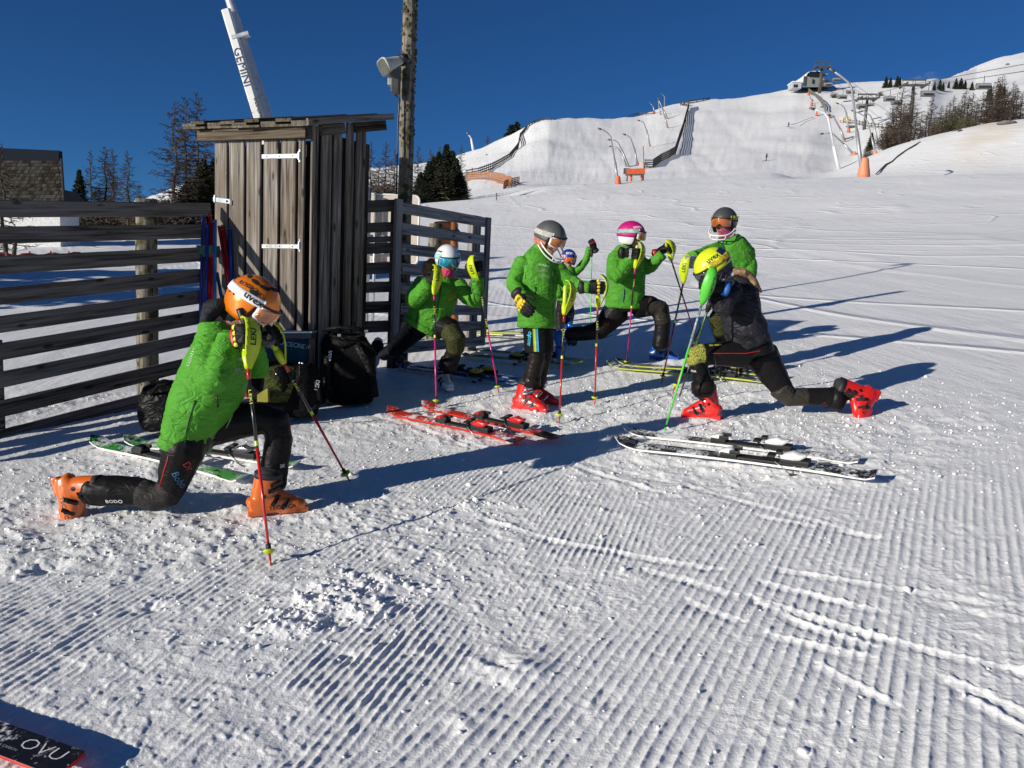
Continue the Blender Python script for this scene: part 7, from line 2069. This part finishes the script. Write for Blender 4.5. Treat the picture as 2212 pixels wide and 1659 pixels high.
# 6 --- tall child with the dark grey helmet
F = Fig(c4, 7.5, 'child in a dark grey helmet with amber goggles standing behind the one in black')
R = F.start(930, 1010)
T = [(925, 640, .1, 100, .16), (928, 520, .08, 125, .165), (922, 420, .05, 132, .17), (912, 335, .02, 128, .16), (895, 275, 0, 100, .13), (882, 235, 0, 62, .085)]
A1 = [(815, 320, -.06, 52), (755, 340, -.16, 50), (700, 360, -.25, 46), (655, 368, -.32, 40)]
A2 = [(995, 335, 0, 60), (1018, 430, -.02, 56), (1010, 510, -.08, 52), (940, 580, -.2, 46), (880, 610, -.3, 42)]
L1_ = [(880, 690, 0, 70), (820, 765, -.15, 58), (838, 860, -.1, 52), (868, 980, 0, 50)]
L2_ = [(980, 700, .18, 70), (1005, 820, .3, 60), (1000, 930, .3, 52), (990, 1000, .32, 52)]
hc = F.p(858, 140, -.03); hf = Vector((-.50, -.85, -.10)); hu = Vector((0, -.06, 1))
F.body(T, [A1, A2], [L1_, L2_], hc, hf, hu)
F.trousers([(925, 690, .1, 100, .15), (925, 620, .1, 100, .15)], [L1_, L2_], PBLACK)
mb = MB(); F.limb(mb, [(845, 735, -.1, 62), (818, 775, -.155, 60), (836, 850, -.11, 54)], 1, .007); link('knee_panel', voxel(mb, .01, 2), cloth('patterned knee', (.025, .022, .02), .6, weave=((.05, .055, .012), 95)), F.t)
j = F.jacket(T, [A1, A2], JGREEN)
F.zipline([(850, 260, -.3), (842, 320, -.3), (835, 400, -.3)], mat('blue zip', (.02, .14, .5), .5), j, .005)
mb = MB(); mb.loft([(F.p(880, 215, -.02), .078, .09), (F.p(862, 190, -.05), .070, .08), (F.p(850, 170, -.06), .06, .072)], 14, rnd_caps=True); link('neck_gaiter', voxel(mb, .009, 2), cloth('plum gaiter', (.28, .06, .12), .8), R)
for x_, y_, d in ((868, 1030, 0), (990, 1040, .32)):
    hl = F.p(x_, y_, d); hl.z = zf(hl.x, hl.y); boot(R, hl, Vector((-.7, -.7, 0)), UP, mat('black boot shell', (.02, .02, .02), .35), 1.0, None)
tp = F.p(622, 385, -.4); ti = G(*c4(446, 1192))
ski_pole(tp, ti, 'crimson and black ski pole crossing in front of the pink one, under the grey glove', C_DRED, Vector((-.5, -.85, 0)), NEONY, 'LEKI', CARBON, .40)
ax = (ti - tp).normalized(); glove(R, tp + ax * .015, -ax, Vector((.85, .3, .1)), mat('grey glove', (.25, .25, .26), .7, var=.5, scale=50), RUBBER, None, None, 'grip', False, 1.1)
tp = F.p(815, 560, -.42); ti = G(*c4(520, 1252))
ski_pole(tp, ti, 'red ski pole with black and yellow upper half, between the green and the crimson poles', C_RED, None, NEONY, 'LEKI', CARBON, .45)
ax = (ti - tp).normalized(); glove(R, tp + ax * .05, -ax, Vector((.8, .4, .2)), G_BLACK, RUBBER, None, None, 'grip', True, 1.0)
helmet(R, hc + Vector((0, 0, .012)), hf, hu, mat('dark grey helmet', (.055, .056, .058), .42), BLACK, mat('black strap', (.012, .012, .012), .7), mat('black frame', (.015, .015, .015), .4), lens('amber lens', (.34, .09, .012)), (WHITE, 'bar'), 1.06, None, PRINT_W, 0, 'SHRED', PRINT_Y)

# 7 --- girl in the black jacket
F = Fig(c4, 5.75, 'girl in yellow helmet, black jacket and red boots lunging left, head bowed')
R = F.start(1000, 1420)
T = [(1030, 925, 0, 122, .16), (1000, 850, 0, 132, .165), (972, 765, 0, 122, .17), (955, 680, 0, 126, .175), (945, 600, 0, 124, .165), (925, 545, 0, 98, .13), (885, 505, 0, 62, .085)]
A1 = [(905, 575, -.16, 70), (862, 650, -.24, 66), (852, 705, -.27, 58), (822, 665, -.27, 46), (800, 625, -.26, 38)]
A2 = [(880, 590, .12, 60), (820, 680, .15, 52), (800, 640, .05, 42), (790, 610, 0, 38)]
L1_ = [(985, 1000, -.05, 90), (840, 1000, -.08, 76), (715, 1005, -.1, 64), (668, 1018, -.1, 56), (690, 1100, -.1, 54), (715, 1190, -.09, 60), (722, 1250, -.09, 68)]
L2_ = [(1100, 1010, .05, 110), (1180, 1140, .05, 88), (1250, 1245, .04, 64), (1300, 1285, .04, 58), (1400, 1278, .04, 54), (1540, 1285, .04, 62), (1612, 1298, .04, 70)]
hc = F.p(782, 436, -.02); hf = Vector((-.72, -.30, -.62)); hu = Vector((-.55, -.05, .80))
F.body(T, [A1, A2], [L1_, L2_], hc, hf, hu)
F.trousers([(1060, 1000, 0, 118, .16), (1040, 920, 0, 118, .15), (1020, 860, 0, 110, .14)], [L1_, L2_], PBLACK)
mb = MB(); F.limb(mb, [(712, 1004, -.1, 65), (666, 1010, -.1, 57), (672, 1050, -.1, 56)], 1, .008); link('knee_panel', voxel(mb, .009, 2), cloth('yellow knee pattern', (.06, .06, .02), .6, weave=((.34, .34, .06), 110)), F.t)
mb = MB(); F.limb(mb, [(1225, 1225, .04, 72), (1290, 1285, .04, 60), (1390, 1282, .04, 56)], 1, .007); link('knee_panel', voxel(mb, .009, 2), cloth('glossy brown panel', (.04, .035, .028), .3), F.t)
F.sleeve_cuff(((712, 1180, -.09, 64), (724, 1245, -.09, 72)), PBROWN, 1.14, .075); F.sleeve_cuff(((1530, 1285, .04, 66), (1618, 1300, .04, 72)), PBLACK, 1.14, .08)
F.zipline([(705, 998, -.3), (850, 998, -.3), (1000, 998, -.3), (1080, 985, -.3), (1160, 960, -.3)], mat('red piping', (.5, .015, .01), .5), F.t, .0028, 'piping', F.tb)
F.zipline([(800, 930, -.3), (795, 1010, -.3), (805, 1085, -.3)], BLACK, F.t, .003, 'seam', F.tb)
F.word('SKI-TEAM', 800, 945, .022, PRINT_Y, F.t, .05, F.tb); F.word('ITNA', 655, 1115, .02, PRINT_W, F.t, .1, F.tb); F.word('US', 1512, 1325, .022, mat('red print', (.42, .02, .02), .6), F.t, 0, F.tb)
j = F.jacket(T, [A1, A2], JBLACK, None, .012)
hl, to = G(*c4(772, 1428)), G(*c4(586, 1412)); boot(R, hl, to - hl, Vector((-.22, .03, 1)), RBOOT, .96, 'ATOMIC', PRINT_K, tall=1.12)
hl, to = F.p(1850, 1318, .0), F.p(1764, 1492, -.1); boot(R, hl, to - hl, Vector((-.95, .0, .05)), RBOOT, 1.0, 'ATOMIC', PRINT_K, tall=1.25)
mb = MB()
for k in range(9):
    a = rnd.uniform(-1, 1)
    mb.loft([(F.p(925, 468 + a * 15, -.06), .026, .026), (F.p(990, 480 + a * 24, -.08 + a * .03), .024, .024), (F.p(1050 + 10 * a, 515 + a * 28, -.08 - a * .03), .021, .021), (F.p(1085 + 15 * a, 560 + a * 34, -.07), .008, .008)], 7, rnd_caps=True)
me = voxel(mb, .006, 1); wrinkle(me, .006, 34, 2); link('hair', me, HAIR, R)
mb = MB(); mb.loft([(F.p(900, 505, 0), .085, .09), (F.p(850, 490, 0), .08, .085), (F.p(815, 475, 0), .07, .075)], 14, rnd_caps=True); link('neck_gaiter', voxel(mb, .009, 2), cloth('black and white scarf', (.03, .03, .05), .8, weave=((.55, .55, .6), 45)), R)
tp = F.p(768, 478, -.33); ti = G(*c4(459, 1530))
ski_pole(tp, ti, 'bright green ski pole with a big green guard, nearest pole of the girl in black', C_GREEN, Vector((-.1, -1, .1)), NEONG, None, mat('white green shaft', (.25, .3, .28), .3, var=.8, scale=60), .33, None)
ax = (ti - tp).normalized()
vv = Vector((0, -1, 0)); vv = (vv - ax * vv.dot(ax)).normalized()
decal('KOMPERDELL', tp + ax * .075 + vv * .082 + Vector((.018, 0, 0)), -ax, vv.cross(-ax), .026, PRINT_K, bpy.data.objects[[o for o in bpy.data.objects if o.type == 'EMPTY' and o.name.startswith('ski_pole')][-1].name], None, .02)
glove(R, tp + ax * .07 , -ax, Vector((.45, .1, -.6)), G_BLACK, mat('blue cuff', (.03, .16, .5), .6), None, None, 'grip', True, 1.0)
tp = F.p(795, 570, .0); ti = G(*c4(550, 1325))
ski_pole(tp, ti, 'thin dark ski pole behind the bright green one, tip between the two', CARBON, None, RUBBER, None, mat('dark green shaft2', (.03, .09, .035), .3, var=.7, scale=50), .55, None, RUBBER)
ax = (ti - tp).normalized(); glove(R, tp + ax * .04, -ax, Vector((.5, .2, -.5)), G_BLACK, RUBBER, None, None, 'grip', False, 1.0)
helmet(R, hc + Vector((0, 0, .012)), hf, hu, mat('neon yellow helmet', (.58, .66, .015), .4), mat('navy pad', (.02, .025, .07), .6), mat('yellow black strap', (.5, .38, .02), .7, var=.8, scale=40), BLACK, lens('dark lens', (.05, .05, .05)), (BLACK, 'bar'), 1.06, 'uvex', PRINT_K, 0, None, wpos=1.35, wsize=.052, second=(1.9, 3.1, mat('navy shell', (.018, .024, .07), .3)))

# ------------------------------------------------------------------ skis lying on the snow
BIND_K = shiny('black binding', (.02, .02, .022), .3)
BIND_R = shiny('red binding', (.55, .015, .015), .3)
BIND_W = shiny('white binding', (.72, .72, .70), .3)
BIND_S = mat('silver binding', (.25, .25, .26), .25, .8)
BIND_Y = shiny('yellow binding', (.65, .42, .01), .3)
SIDE_W = mat('white sidewall', (.74, .74, .73), .35); SIDE_R = mat('red sidewall', (.52, .02, .012), .35); SIDE_K = mat('black sidewall', (.02, .02, .02), .4); SIDE_Y = mat('yellow sidewall', (.40, .44, .05), .4); SIDE_B = mat('blue sidewall', (.03, .15, .4), .4)
GSK = ski_material('green ski', ((.03, .28, .03), .30, (.012, .012, .012)), (.02, .02, .02), ((.08, .32, .06), .25), .32, (.015, .05, .015))
RSK = ski_material('red ski', ((.5, .03, .012), .36, (.015, .012, .012)), (.32, .012, .012), ((.26, .01, .01), .3), .28, (.40, .02, .012))
KSK = ski_material('black ski', ((.015, .015, .015), .2), (.02, .02, .02), ((.02, .02, .02), .25), .38, (.06, .06, .06))
KSK2 = ski_material('snowy black ski', ((.015, .015, .015), .2), (.05, .05, .05), ((.05, .05, .05), .25), .5, (.12, .12, .12))
YSK = ski_material('yellow black ski', ((.10, .10, .095), .3), (.06, .06, .055), ((.05, .05, .048), .25), .3, (.12, .13, .03))
NSK = ski_material('navy ski', ((.015, .018, .03), .3), (.012, .014, .022), ((.03, .05, .1), .25), .2, (.03, .05, .12))
def gp(c, x, y, dz=0.0):
    g = G(*c(x, y)); return Vector((g.x, g.y, g.z + dz))
gr = 'green skis beside the child in the orange helmet'
ski(gp(s3, 120, 165), gp(s3, 1235, 445), 'green and black ski in front of its twin, tail showing under the lunging leg', gr, GSK, SIDE_W, BIND_K, -.1, .03, 1.15, .52)
ski(gp(s3, 360, 165), gp(s3, 1640, 345), 'green and black ski behind its twin, with a silver heel binding', gr, GSK, SIDE_W, BIND_K, -.1, .035, 1.1, .42, heel_m=BIND_S)
gr = 'red skis lying in the middle'
ski(gp(s2, 150, 320), gp(s2, 1590, 640), 'red ski in front of its twin, tip and middle in the sun', gr, RSK, SIDE_R, BIND_R, -.12, .035, 1.15, .42, text=[])
ski(gp(s2, 520, 265), gp(s2, 2000, 620), 'red ski behind its twin, nearer to the red boots', gr, RSK, SIDE_R, BIND_R, -.08, .04, 1.1, .41)
gr = 'black and white skis in front of the girl in black'
ski(gp(s1, 165, 290), gp(s1, 2100, 545), 'black ski with white sidewall and bindings, nearer to the camera', gr, KSK, SIDE_W, BIND_W, -.2, .05, 1.15, .40, tm=mat('grey lettering', (.35, .36, .36), .5), text=[('ROSSIGNOL', .22, .042), ('ST', -.36, .05)])
ski(gp(s1, 215, 165), gp(s1, 1980, 390), 'snow-dusted black ski with white bindings, farther from the camera', gr, KSK2, SIDE_W, BIND_W, -.12, .02, 1.1, .43)
gr = 'yellow-edged skis behind the girls'
ski(gp(c4, 90, 1105), gp(c4, 1180, 1210), 'yellow-edged black ski with a ring-shaped tip, behind the girl in black', gr, YSK, SIDE_Y, BIND_K, -.1, .03, 1.0, .36)
ski(gp(c4, 150, 1090), gp(c4, 1250, 1170), 'second yellow-edged ski partly hidden by the one with the ring-shaped tip', gr, YSK, SIDE_Y, BIND_K, -.1, .03, 1.0, .36, heel_m=BIND_Y)
ski(gp(c2, 1700, 1030), gp(c2, 665, 972), 'yellow-edged ski farthest back beside the right fence', gr, YSK, SIDE_Y, BIND_W, -.1, .05, 1.0, .62)
ski(gp(c2, 1540, 985), gp(c2, 700, 962), 'yellow-edged ski just behind the farthest one by the right fence', gr, YSK, SIDE_Y, BIND_W, 0, .05, 1.0, .62)
ski(gp(c3, 690, 1225), gp(c2, 640, 1125), 'long yellow-edged ski with a black tip, passing behind the child in shorts', gr, YSK, SIDE_Y, BIND_K, .1, .04, 1.0, .60, heel_m=BIND_Y)
ski(gp(c3, 800, 1190), gp(c2, 680, 1085), 'yellow-edged ski with white toe binding, just behind the long one', gr, YSK, SIDE_Y, BIND_W, .1, .04, 1.0, .62, heel_m=BIND_Y)
gr = 'navy skis under the girl in the white helmet'
ski(gp(c2, 160, 1205), gp(c2, 1040, 1330), 'navy ski with yellow binding in front of its twin, by the white boot', gr, NSK, SIDE_B, BIND_Y, 0, .03, 1.0, .45)
ski(gp(c2, 200, 1190), gp(c2, 1075, 1295), 'navy ski with yellow binding behind its twin, by the white boot', gr, NSK, SIDE_B, BIND_Y, 0, .03, 1.0, .40)
# ski of the photographer, its tail raised above the snow at the lower left
def up_(q, k=.964):
    return G(*s5(*q)) * k
p1, p4 = up_((730, 1130)), up_((478, 1343))
p2, p3 = up_((-330, 752)), up_((-330, 967))
cskm = ski_material('black snowy ski', ((.012, .012, .013), .3), (.012, .012, .013), ((.012, .012, .013), .3), .06, (.02, .015, .015))
o = thing('ski', 'black snow-dusted ski end with white lettering in the bottom left corner', 'ski', (p1 + p2) / 2)
ee = (p1 - p2).normalized(); ww = (p4 - p1); nn = ww.cross(ee).normalized(); nn = nn if nn.z > 0 else -nn
w1 = ww; wd = w1.length
p2 = p1 - ee * 1.5
MB().cbox((p1 + p2) / 2 + w1 / 2 - nn * .008, (p1 - p2) / 2, w1 / 2, nn * .006, .003).obj('ski_body', SIDE_R, o)
q0, q1 = p2, p1
me = MB().add([q0 + nn * .001, q1 + nn * .001, q1 + w1 + nn * .001, q0 + w1 + nn * .001, q0 - nn * .001, q1 - nn * .001, q1 + w1 - nn * .001, q0 + w1 - nn * .001], [(0, 3, 2, 1), (4, 5, 6, 7), (0, 1, 5, 4), (1, 2, 6, 5), (2, 3, 7, 6), (3, 0, 4, 7)]).mesh('top_sheet')
ul = me.uv_layers.new(name='UVMap')
for lp in me.loops: ul.data[lp.index].uv = ((0, 0), (1, 0), (1, 1), (0, 1))[lp.vertex_index % 4]
link('top_sheet', me, cskm, o)
decal('UVO', p1 - ee * .12 + w1 * .42 + nn * .0025, -ee, -w1, .062, PRINT_W, o, None, -.012, 1.3)
decal('100% CARBON', p1 - ee * .235 + w1 * .72 + nn * .0025, ee, w1 * -1, .012, mat('grey lettering', (.35, .36, .36), .5), o, None, .0, 1.2)

# ------------------------------------------------------------------ slalom poles leaning by the hut
PR = mat('red slalom pole', (.48, .012, .016), .35); PB_ = mat('blue slalom pole', (.02, .05, .26), .35); PBL = mat('light blue slalom pole', (.02, .16, .40), .35)
gr = 'slalom poles bundled at the hut corner'
base = FA + D2 * .05 + nf * .12
SPL = [(1052, 475, PR, 'red slalom pole at the left of the bundle'), (1045, 455, PB_, 'dark blue slalom pole at the back left of the bundle'), (1066, 505, PB_, 'dark blue slalom pole in the middle of the bundle'), (1081, 452, PR, 'tallest red slalom pole of the bundle'), (1094, 482, PR, 'red slalom pole second from the right in the bundle'), (1106, 478, PBL, 'light blue slalom pole at the right of the bundle')]
for i, (x_, yt, m_, lb) in enumerate(SPL):
    YY = 6.95 - .03 * (i % 3)
    t = P(*cl(x_, yt), YY); bt = P(*cl(x_ - 22 + 4 * i, 1090), YY - .12)
    d = (t - bt).normalized(); bt = bt - d * .25
    while zf(bt.x, bt.y) < bt.z - .02: bt -= d * .03
    o = thing('slalom_pole', lb, 'slalom pole', bt, gr)
    MB().tube([bt, t], [.0155, .0155], 10).obj('shaft', m_, o, True)
    MB().tube([t - d * .002, t + d * .022], [.0165, .015], 10).obj('cap', m_, o, True)
for i, (x_, yt, xb, yb, m_, lb) in enumerate(((1128, 510, 1190, 900, PR, 'red slalom pole in the shade against the hut wall, right of the bundle'), (1148, 520, 1200, 880, PR, 'red slalom pole leaning in the shade below the latch'), (1118, 750, 1145, 900, PBL, 'short light blue slalom pole in the shade beside the bundle'), (1185, 515, 1190, 900, PB_, 'dark slalom pole upright against the hut planks'))):
    YY = 7.02 - .015 * i
    t = P(*cl(x_, yt), YY); bt = P(*cl(xb, yb), YY - .08); d = (t - bt).normalized()
    while zf(bt.x, bt.y) < bt.z - .02: bt -= d * .03
    o = thing('slalom_pole', lb, 'slalom pole', bt, gr)
    MB().tube([bt, t], [.0155, .0155], 10).obj('shaft', m_, o, True); MB().tube([t - d * .002, t + d * .02], [.0165, .015], 10).obj('cap', m_, o, True)
c = P(*cl(1069, 632), 6.93)
tag(MB().loft([(c - UP * .045, .098, .06), (c, .102, .064), (c + UP * .055, .1, .062)], 16, side=Vector((1, 0, 0)), sq=.7).obj('strap', mat('green strap', (.06, .14, .085), .6)), 'green strap holding the bundle of slalom poles', 'strap')

# ------------------------------------------------------------------ bags by the hut
BAGK = cloth('black bag cloth', (.0025, .0025, .003), .7)
BAGN = cloth('black nylon', (.006, .006, .0063), .45)
BAGT = cloth('petrol bag cloth', (.012, .05, .075), .6)
BAGY = cloth('lime pattern cloth', (.03, .032, .015), .6, weave=((.055, .068, .014), 26))  # lime taken down to dark olive: the bag front's shade is in the colour
LIME = cloth('lime cloth', (.42, .55, .03), .6)
def bag(name, label, cat, shapes, m, Y, cf, vox=.014, amp=.012, seed=1, group=None, b=None):
    mb = MB()
    for x, y, dY, hx, hd, hz in shapes:
        c = P(*cf(x, y), Y + dY); k = cf.k * Y / FP
        mb.loft([(c - UP * hz * k, hx * k * .9, hd * .9), (c - UP * hz * k * .6, hx * k, hd), (c + UP * hz * k * .3, hx * k, hd), (c + UP * hz * k * .8, hx * k * .86, hd * .85), (c + UP * hz * k, hx * k * .6, hd * .6)], 18, side=Vector((1, 0, 0)), sq=.62)
    me = voxel(mb, vox, 4); wrinkle(me, amp, 7, seed, amp * .3, 22)
    c0 = P(*cf(shapes[0][0], shapes[0][1]), Y)
    o = thing(name, label, cat, (c0.x, c0.y, zf(c0.x, c0.y)), group)
    bd_ = link('bag_body', me, m, o)
    return o, bd_
def fp(cf, x, y, Y): return P(*cf(x, y), Y)
# big black backpack (crop c1 runs past its edge on purpose)
o, bb = bag('ski_backpack', 'big black backpack with shoulder straps standing right of the hut corner', 'backpack', [(1665, 560, 0, 140, .15, 170), (1640, 430, .02, 120, .13, 70)], BAGK, 6.58, c1, .014, .014, 3)
bv = bvh_of(bb)
for xs in (((1580, 400), (1620, 420), (1690, 400), (1750, 420), (1800, 480)), ((1560, 450), (1540, 540), (1545, 640), (1570, 700)), ((1700, 420), (1760, 520), (1790, 620), (1800, 700))):
    pts = []
    for q in xs:
        w_ = fp(c1, *q, 6.58); d = w_.normalized(); h = bv.ray_cast(w_ - d * 1, d, 2); pts.append((h[0] - d * .03) if h[0] else w_ - d * .2)
    MB().loft([(p, .035, .016) for p in pts], 8, side=Vector((1, 0, 0))).obj('shoulder_strap', BAGN, o, True)
MB().tube([fp(c1, 1520, 345, 6.46), fp(c1, 1600, 330, 6.42), fp(c1, 1700, 335, 6.42), fp(c1, 1760, 350, 6.46)], .018, 8).obj('roll_top', BAGN, o, True)
for q0_, q1_ in (((1618, 392), (1745, 372)), ((1795, 690), (1760, 740))):
    MB().tube([fp(c1, *q0_, 6.40), fp(c1, *q1_, 6.40)], .007, 6).obj('strap', BAGN, o)
for x_, y_ in ((1610, 372), (1755, 350)): MB().cbox(fp(c1, x_, y_, 6.40), (.014, 0, 0), (0, .006, 0), (0, 0, .012), .003).obj('clip', BUCKS, o)
decal('elan', fp(c1, 1557, 482, 6.41), Vector((.12, 0, 1)), Vector((-1, 0, .12)), .056, PRINT_W, o, None, .01)
# lime and black boot bag just behind it
o, bb = bag('boot_bag', 'black boot bag with a lime zigzag panel between the backpack and the hut', 'bag', [(1530, 560, 0, 90, .16, 150)], BAGK, 6.85, c1, .014, .01, 5)
ya = [fp(c1, x, y, 6.62) for x, y in ((1490, 400), (1530, 402), (1534, 470), (1520, 520), (1500, 505), (1462, 495), (1465, 450), (1490, 455))]
MB().add(ya + [p + Vector((0, .05, 0)) for p in ya], [tuple(range(8)), tuple(range(15, 7, -1))] + [(i, 8 + i, 8 + (i + 1) % 8, (i + 1) % 8) for i in range(8)]).obj('lime_panel', LIME, o)
decal('JERS', fp(c1, 1515, 650, 6.60), Vector((.1, 0, 1)), Vector((-1, 0, .1)), .045, mat('grey lettering', (.35, .36, .36), .5), o, None, .005)
MB().ball(fp(c1, 1536, 580, 6.60), .016, .006, .03).obj('pull_tab', LIME, o)
# petrol bag and silver-topped case under the goggles
o, bb = bag('boot_bag', 'petrol blue bag with white lettering standing against the hut door', 'bag', [(1330, 440, 0, 120, .10, 85)], BAGT, 6.5, c1, .014, .009, 6)
F_ = Fig(c1, 6.5, ''); F_.jb = bvh_of(bb); F_.word('RACECREW', 1368, 425, .05, mat('pale blue print', (.35, .5, .55), .6), o, -.12, None, .01)
o = thing('case', 'silver-edged dark case lying on the petrol blue bag', 'case', fp(c1, 1340, 365, 6.5))
MB().cbox(fp(c1, 1335, 372, 6.5), (.22, 0, .012), (0, .09, 0), (0, 0, .028), .008).obj('lid', mat('dark blue lid', (.03, .04, .06), .4), o)
MB().cbox(fp(c1, 1335, 353, 6.49), (.225, 0, .012), (0, .095, 0), (0, 0, .008), .003).obj('edge_trim', GALV, o)
# lime patterned backpack behind the lunging knee
o, bb = bag('ski_backpack', 'black backpack with lime patterned front behind the knee of the child in orange boots', 'backpack', [(1265, 640, 0, 120, .17, 130), (1400, 660, .06, 100, .16, 140)], BAGK, 6.0, c1, .014, .012, 7)
bv = bvh_of(bb)
pp = []
for i, (x, y) in enumerate(((1225, 545), (1300, 530), (1370, 545), (1365, 640), (1330, 730), (1240, 735), (1200, 700), (1210, 600))):
    w_ = fp(c1, x, y, 6.0); d = w_.normalized(); h = bv.ray_cast(w_ - d, d, 2); pp.append((h[0] if h[0] else w_ - d * .15) - d * .012)
cen = sum(pp, Vector()) / 8 - Vector((0, .03, 0))
MB().add([cen] + pp + [p + Vector((0, .05, 0)) for p in pp], [(0, 1 + i, 1 + (i + 1) % 8) for i in range(8)] + [(1 + i, 9 + i, 9 + (i + 1) % 8, 1 + (i + 1) % 8) for i in range(8)]).obj('patterned_panel', BAGY, o)
ya = [fp(c1, x, y, 5.76) for x, y in ((1170, 690), (1225, 655), (1228, 730), (1170, 732))]
MB().add(ya + [p + Vector((0, .04, 0)) for p in ya], [(0, 1, 2, 3), (7, 6, 5, 4)] + [(i, 4 + i, 4 + (i + 1) % 4, (i + 1) % 4) for i in range(4)]).obj('yellow_panel', mat('shaded yellow panel', (.26, .25, .02), .6), o)  # yellow darkened as well, shade painted into the panel
for x0, x1, y0, y1 in ((1400, 1385, 520, 640), (1480, 1500, 620, 720), (1440, 1500, 780, 740)):
    MB().tube([fp(c1, x0, y0, 5.76), fp(c1, (x0 + x1) / 2 + 8, (y0 + y1) / 2, 5.74), fp(c1, x1, y1, 5.78)], .012, 6).obj('strap', BAGN, o, True)
for x_, y_ in ((1398, 520), (1412, 522), (1272, 580)): MB().ball(fp(c1, x_, y_, 5.74), .008).obj('snap', BUCKS, o)
decal('LEKI', fp(c1, 1493, 640, 5.74), Vector((.15, 0, 1)), Vector((-1, 0, .15)), .042, mat('grey lettering', (.35, .36, .36), .5), o, None, .005)
# round black bag behind the back of the child
o, bb = bag('duffel_bag', 'round black duffel bag half hidden behind the back of the lunging child', 'bag', [(690, 745, 0, 125, .2, 125)], BAGN, 5.55, c1, .014, .012, 9)
MB().tube([fp(c1, 600, 690, 5.36), fp(c1, 640, 640, 5.30), fp(c1, 730, 630, 5.34)], .012, 7).obj('carry_handle', BAGK, o, True)
MB().tube([fp(c1, 635, 905, 5.28), fp(c1, 690, 900, 5.28)], .012, 6).obj('strap_end', BAGK, o, True)
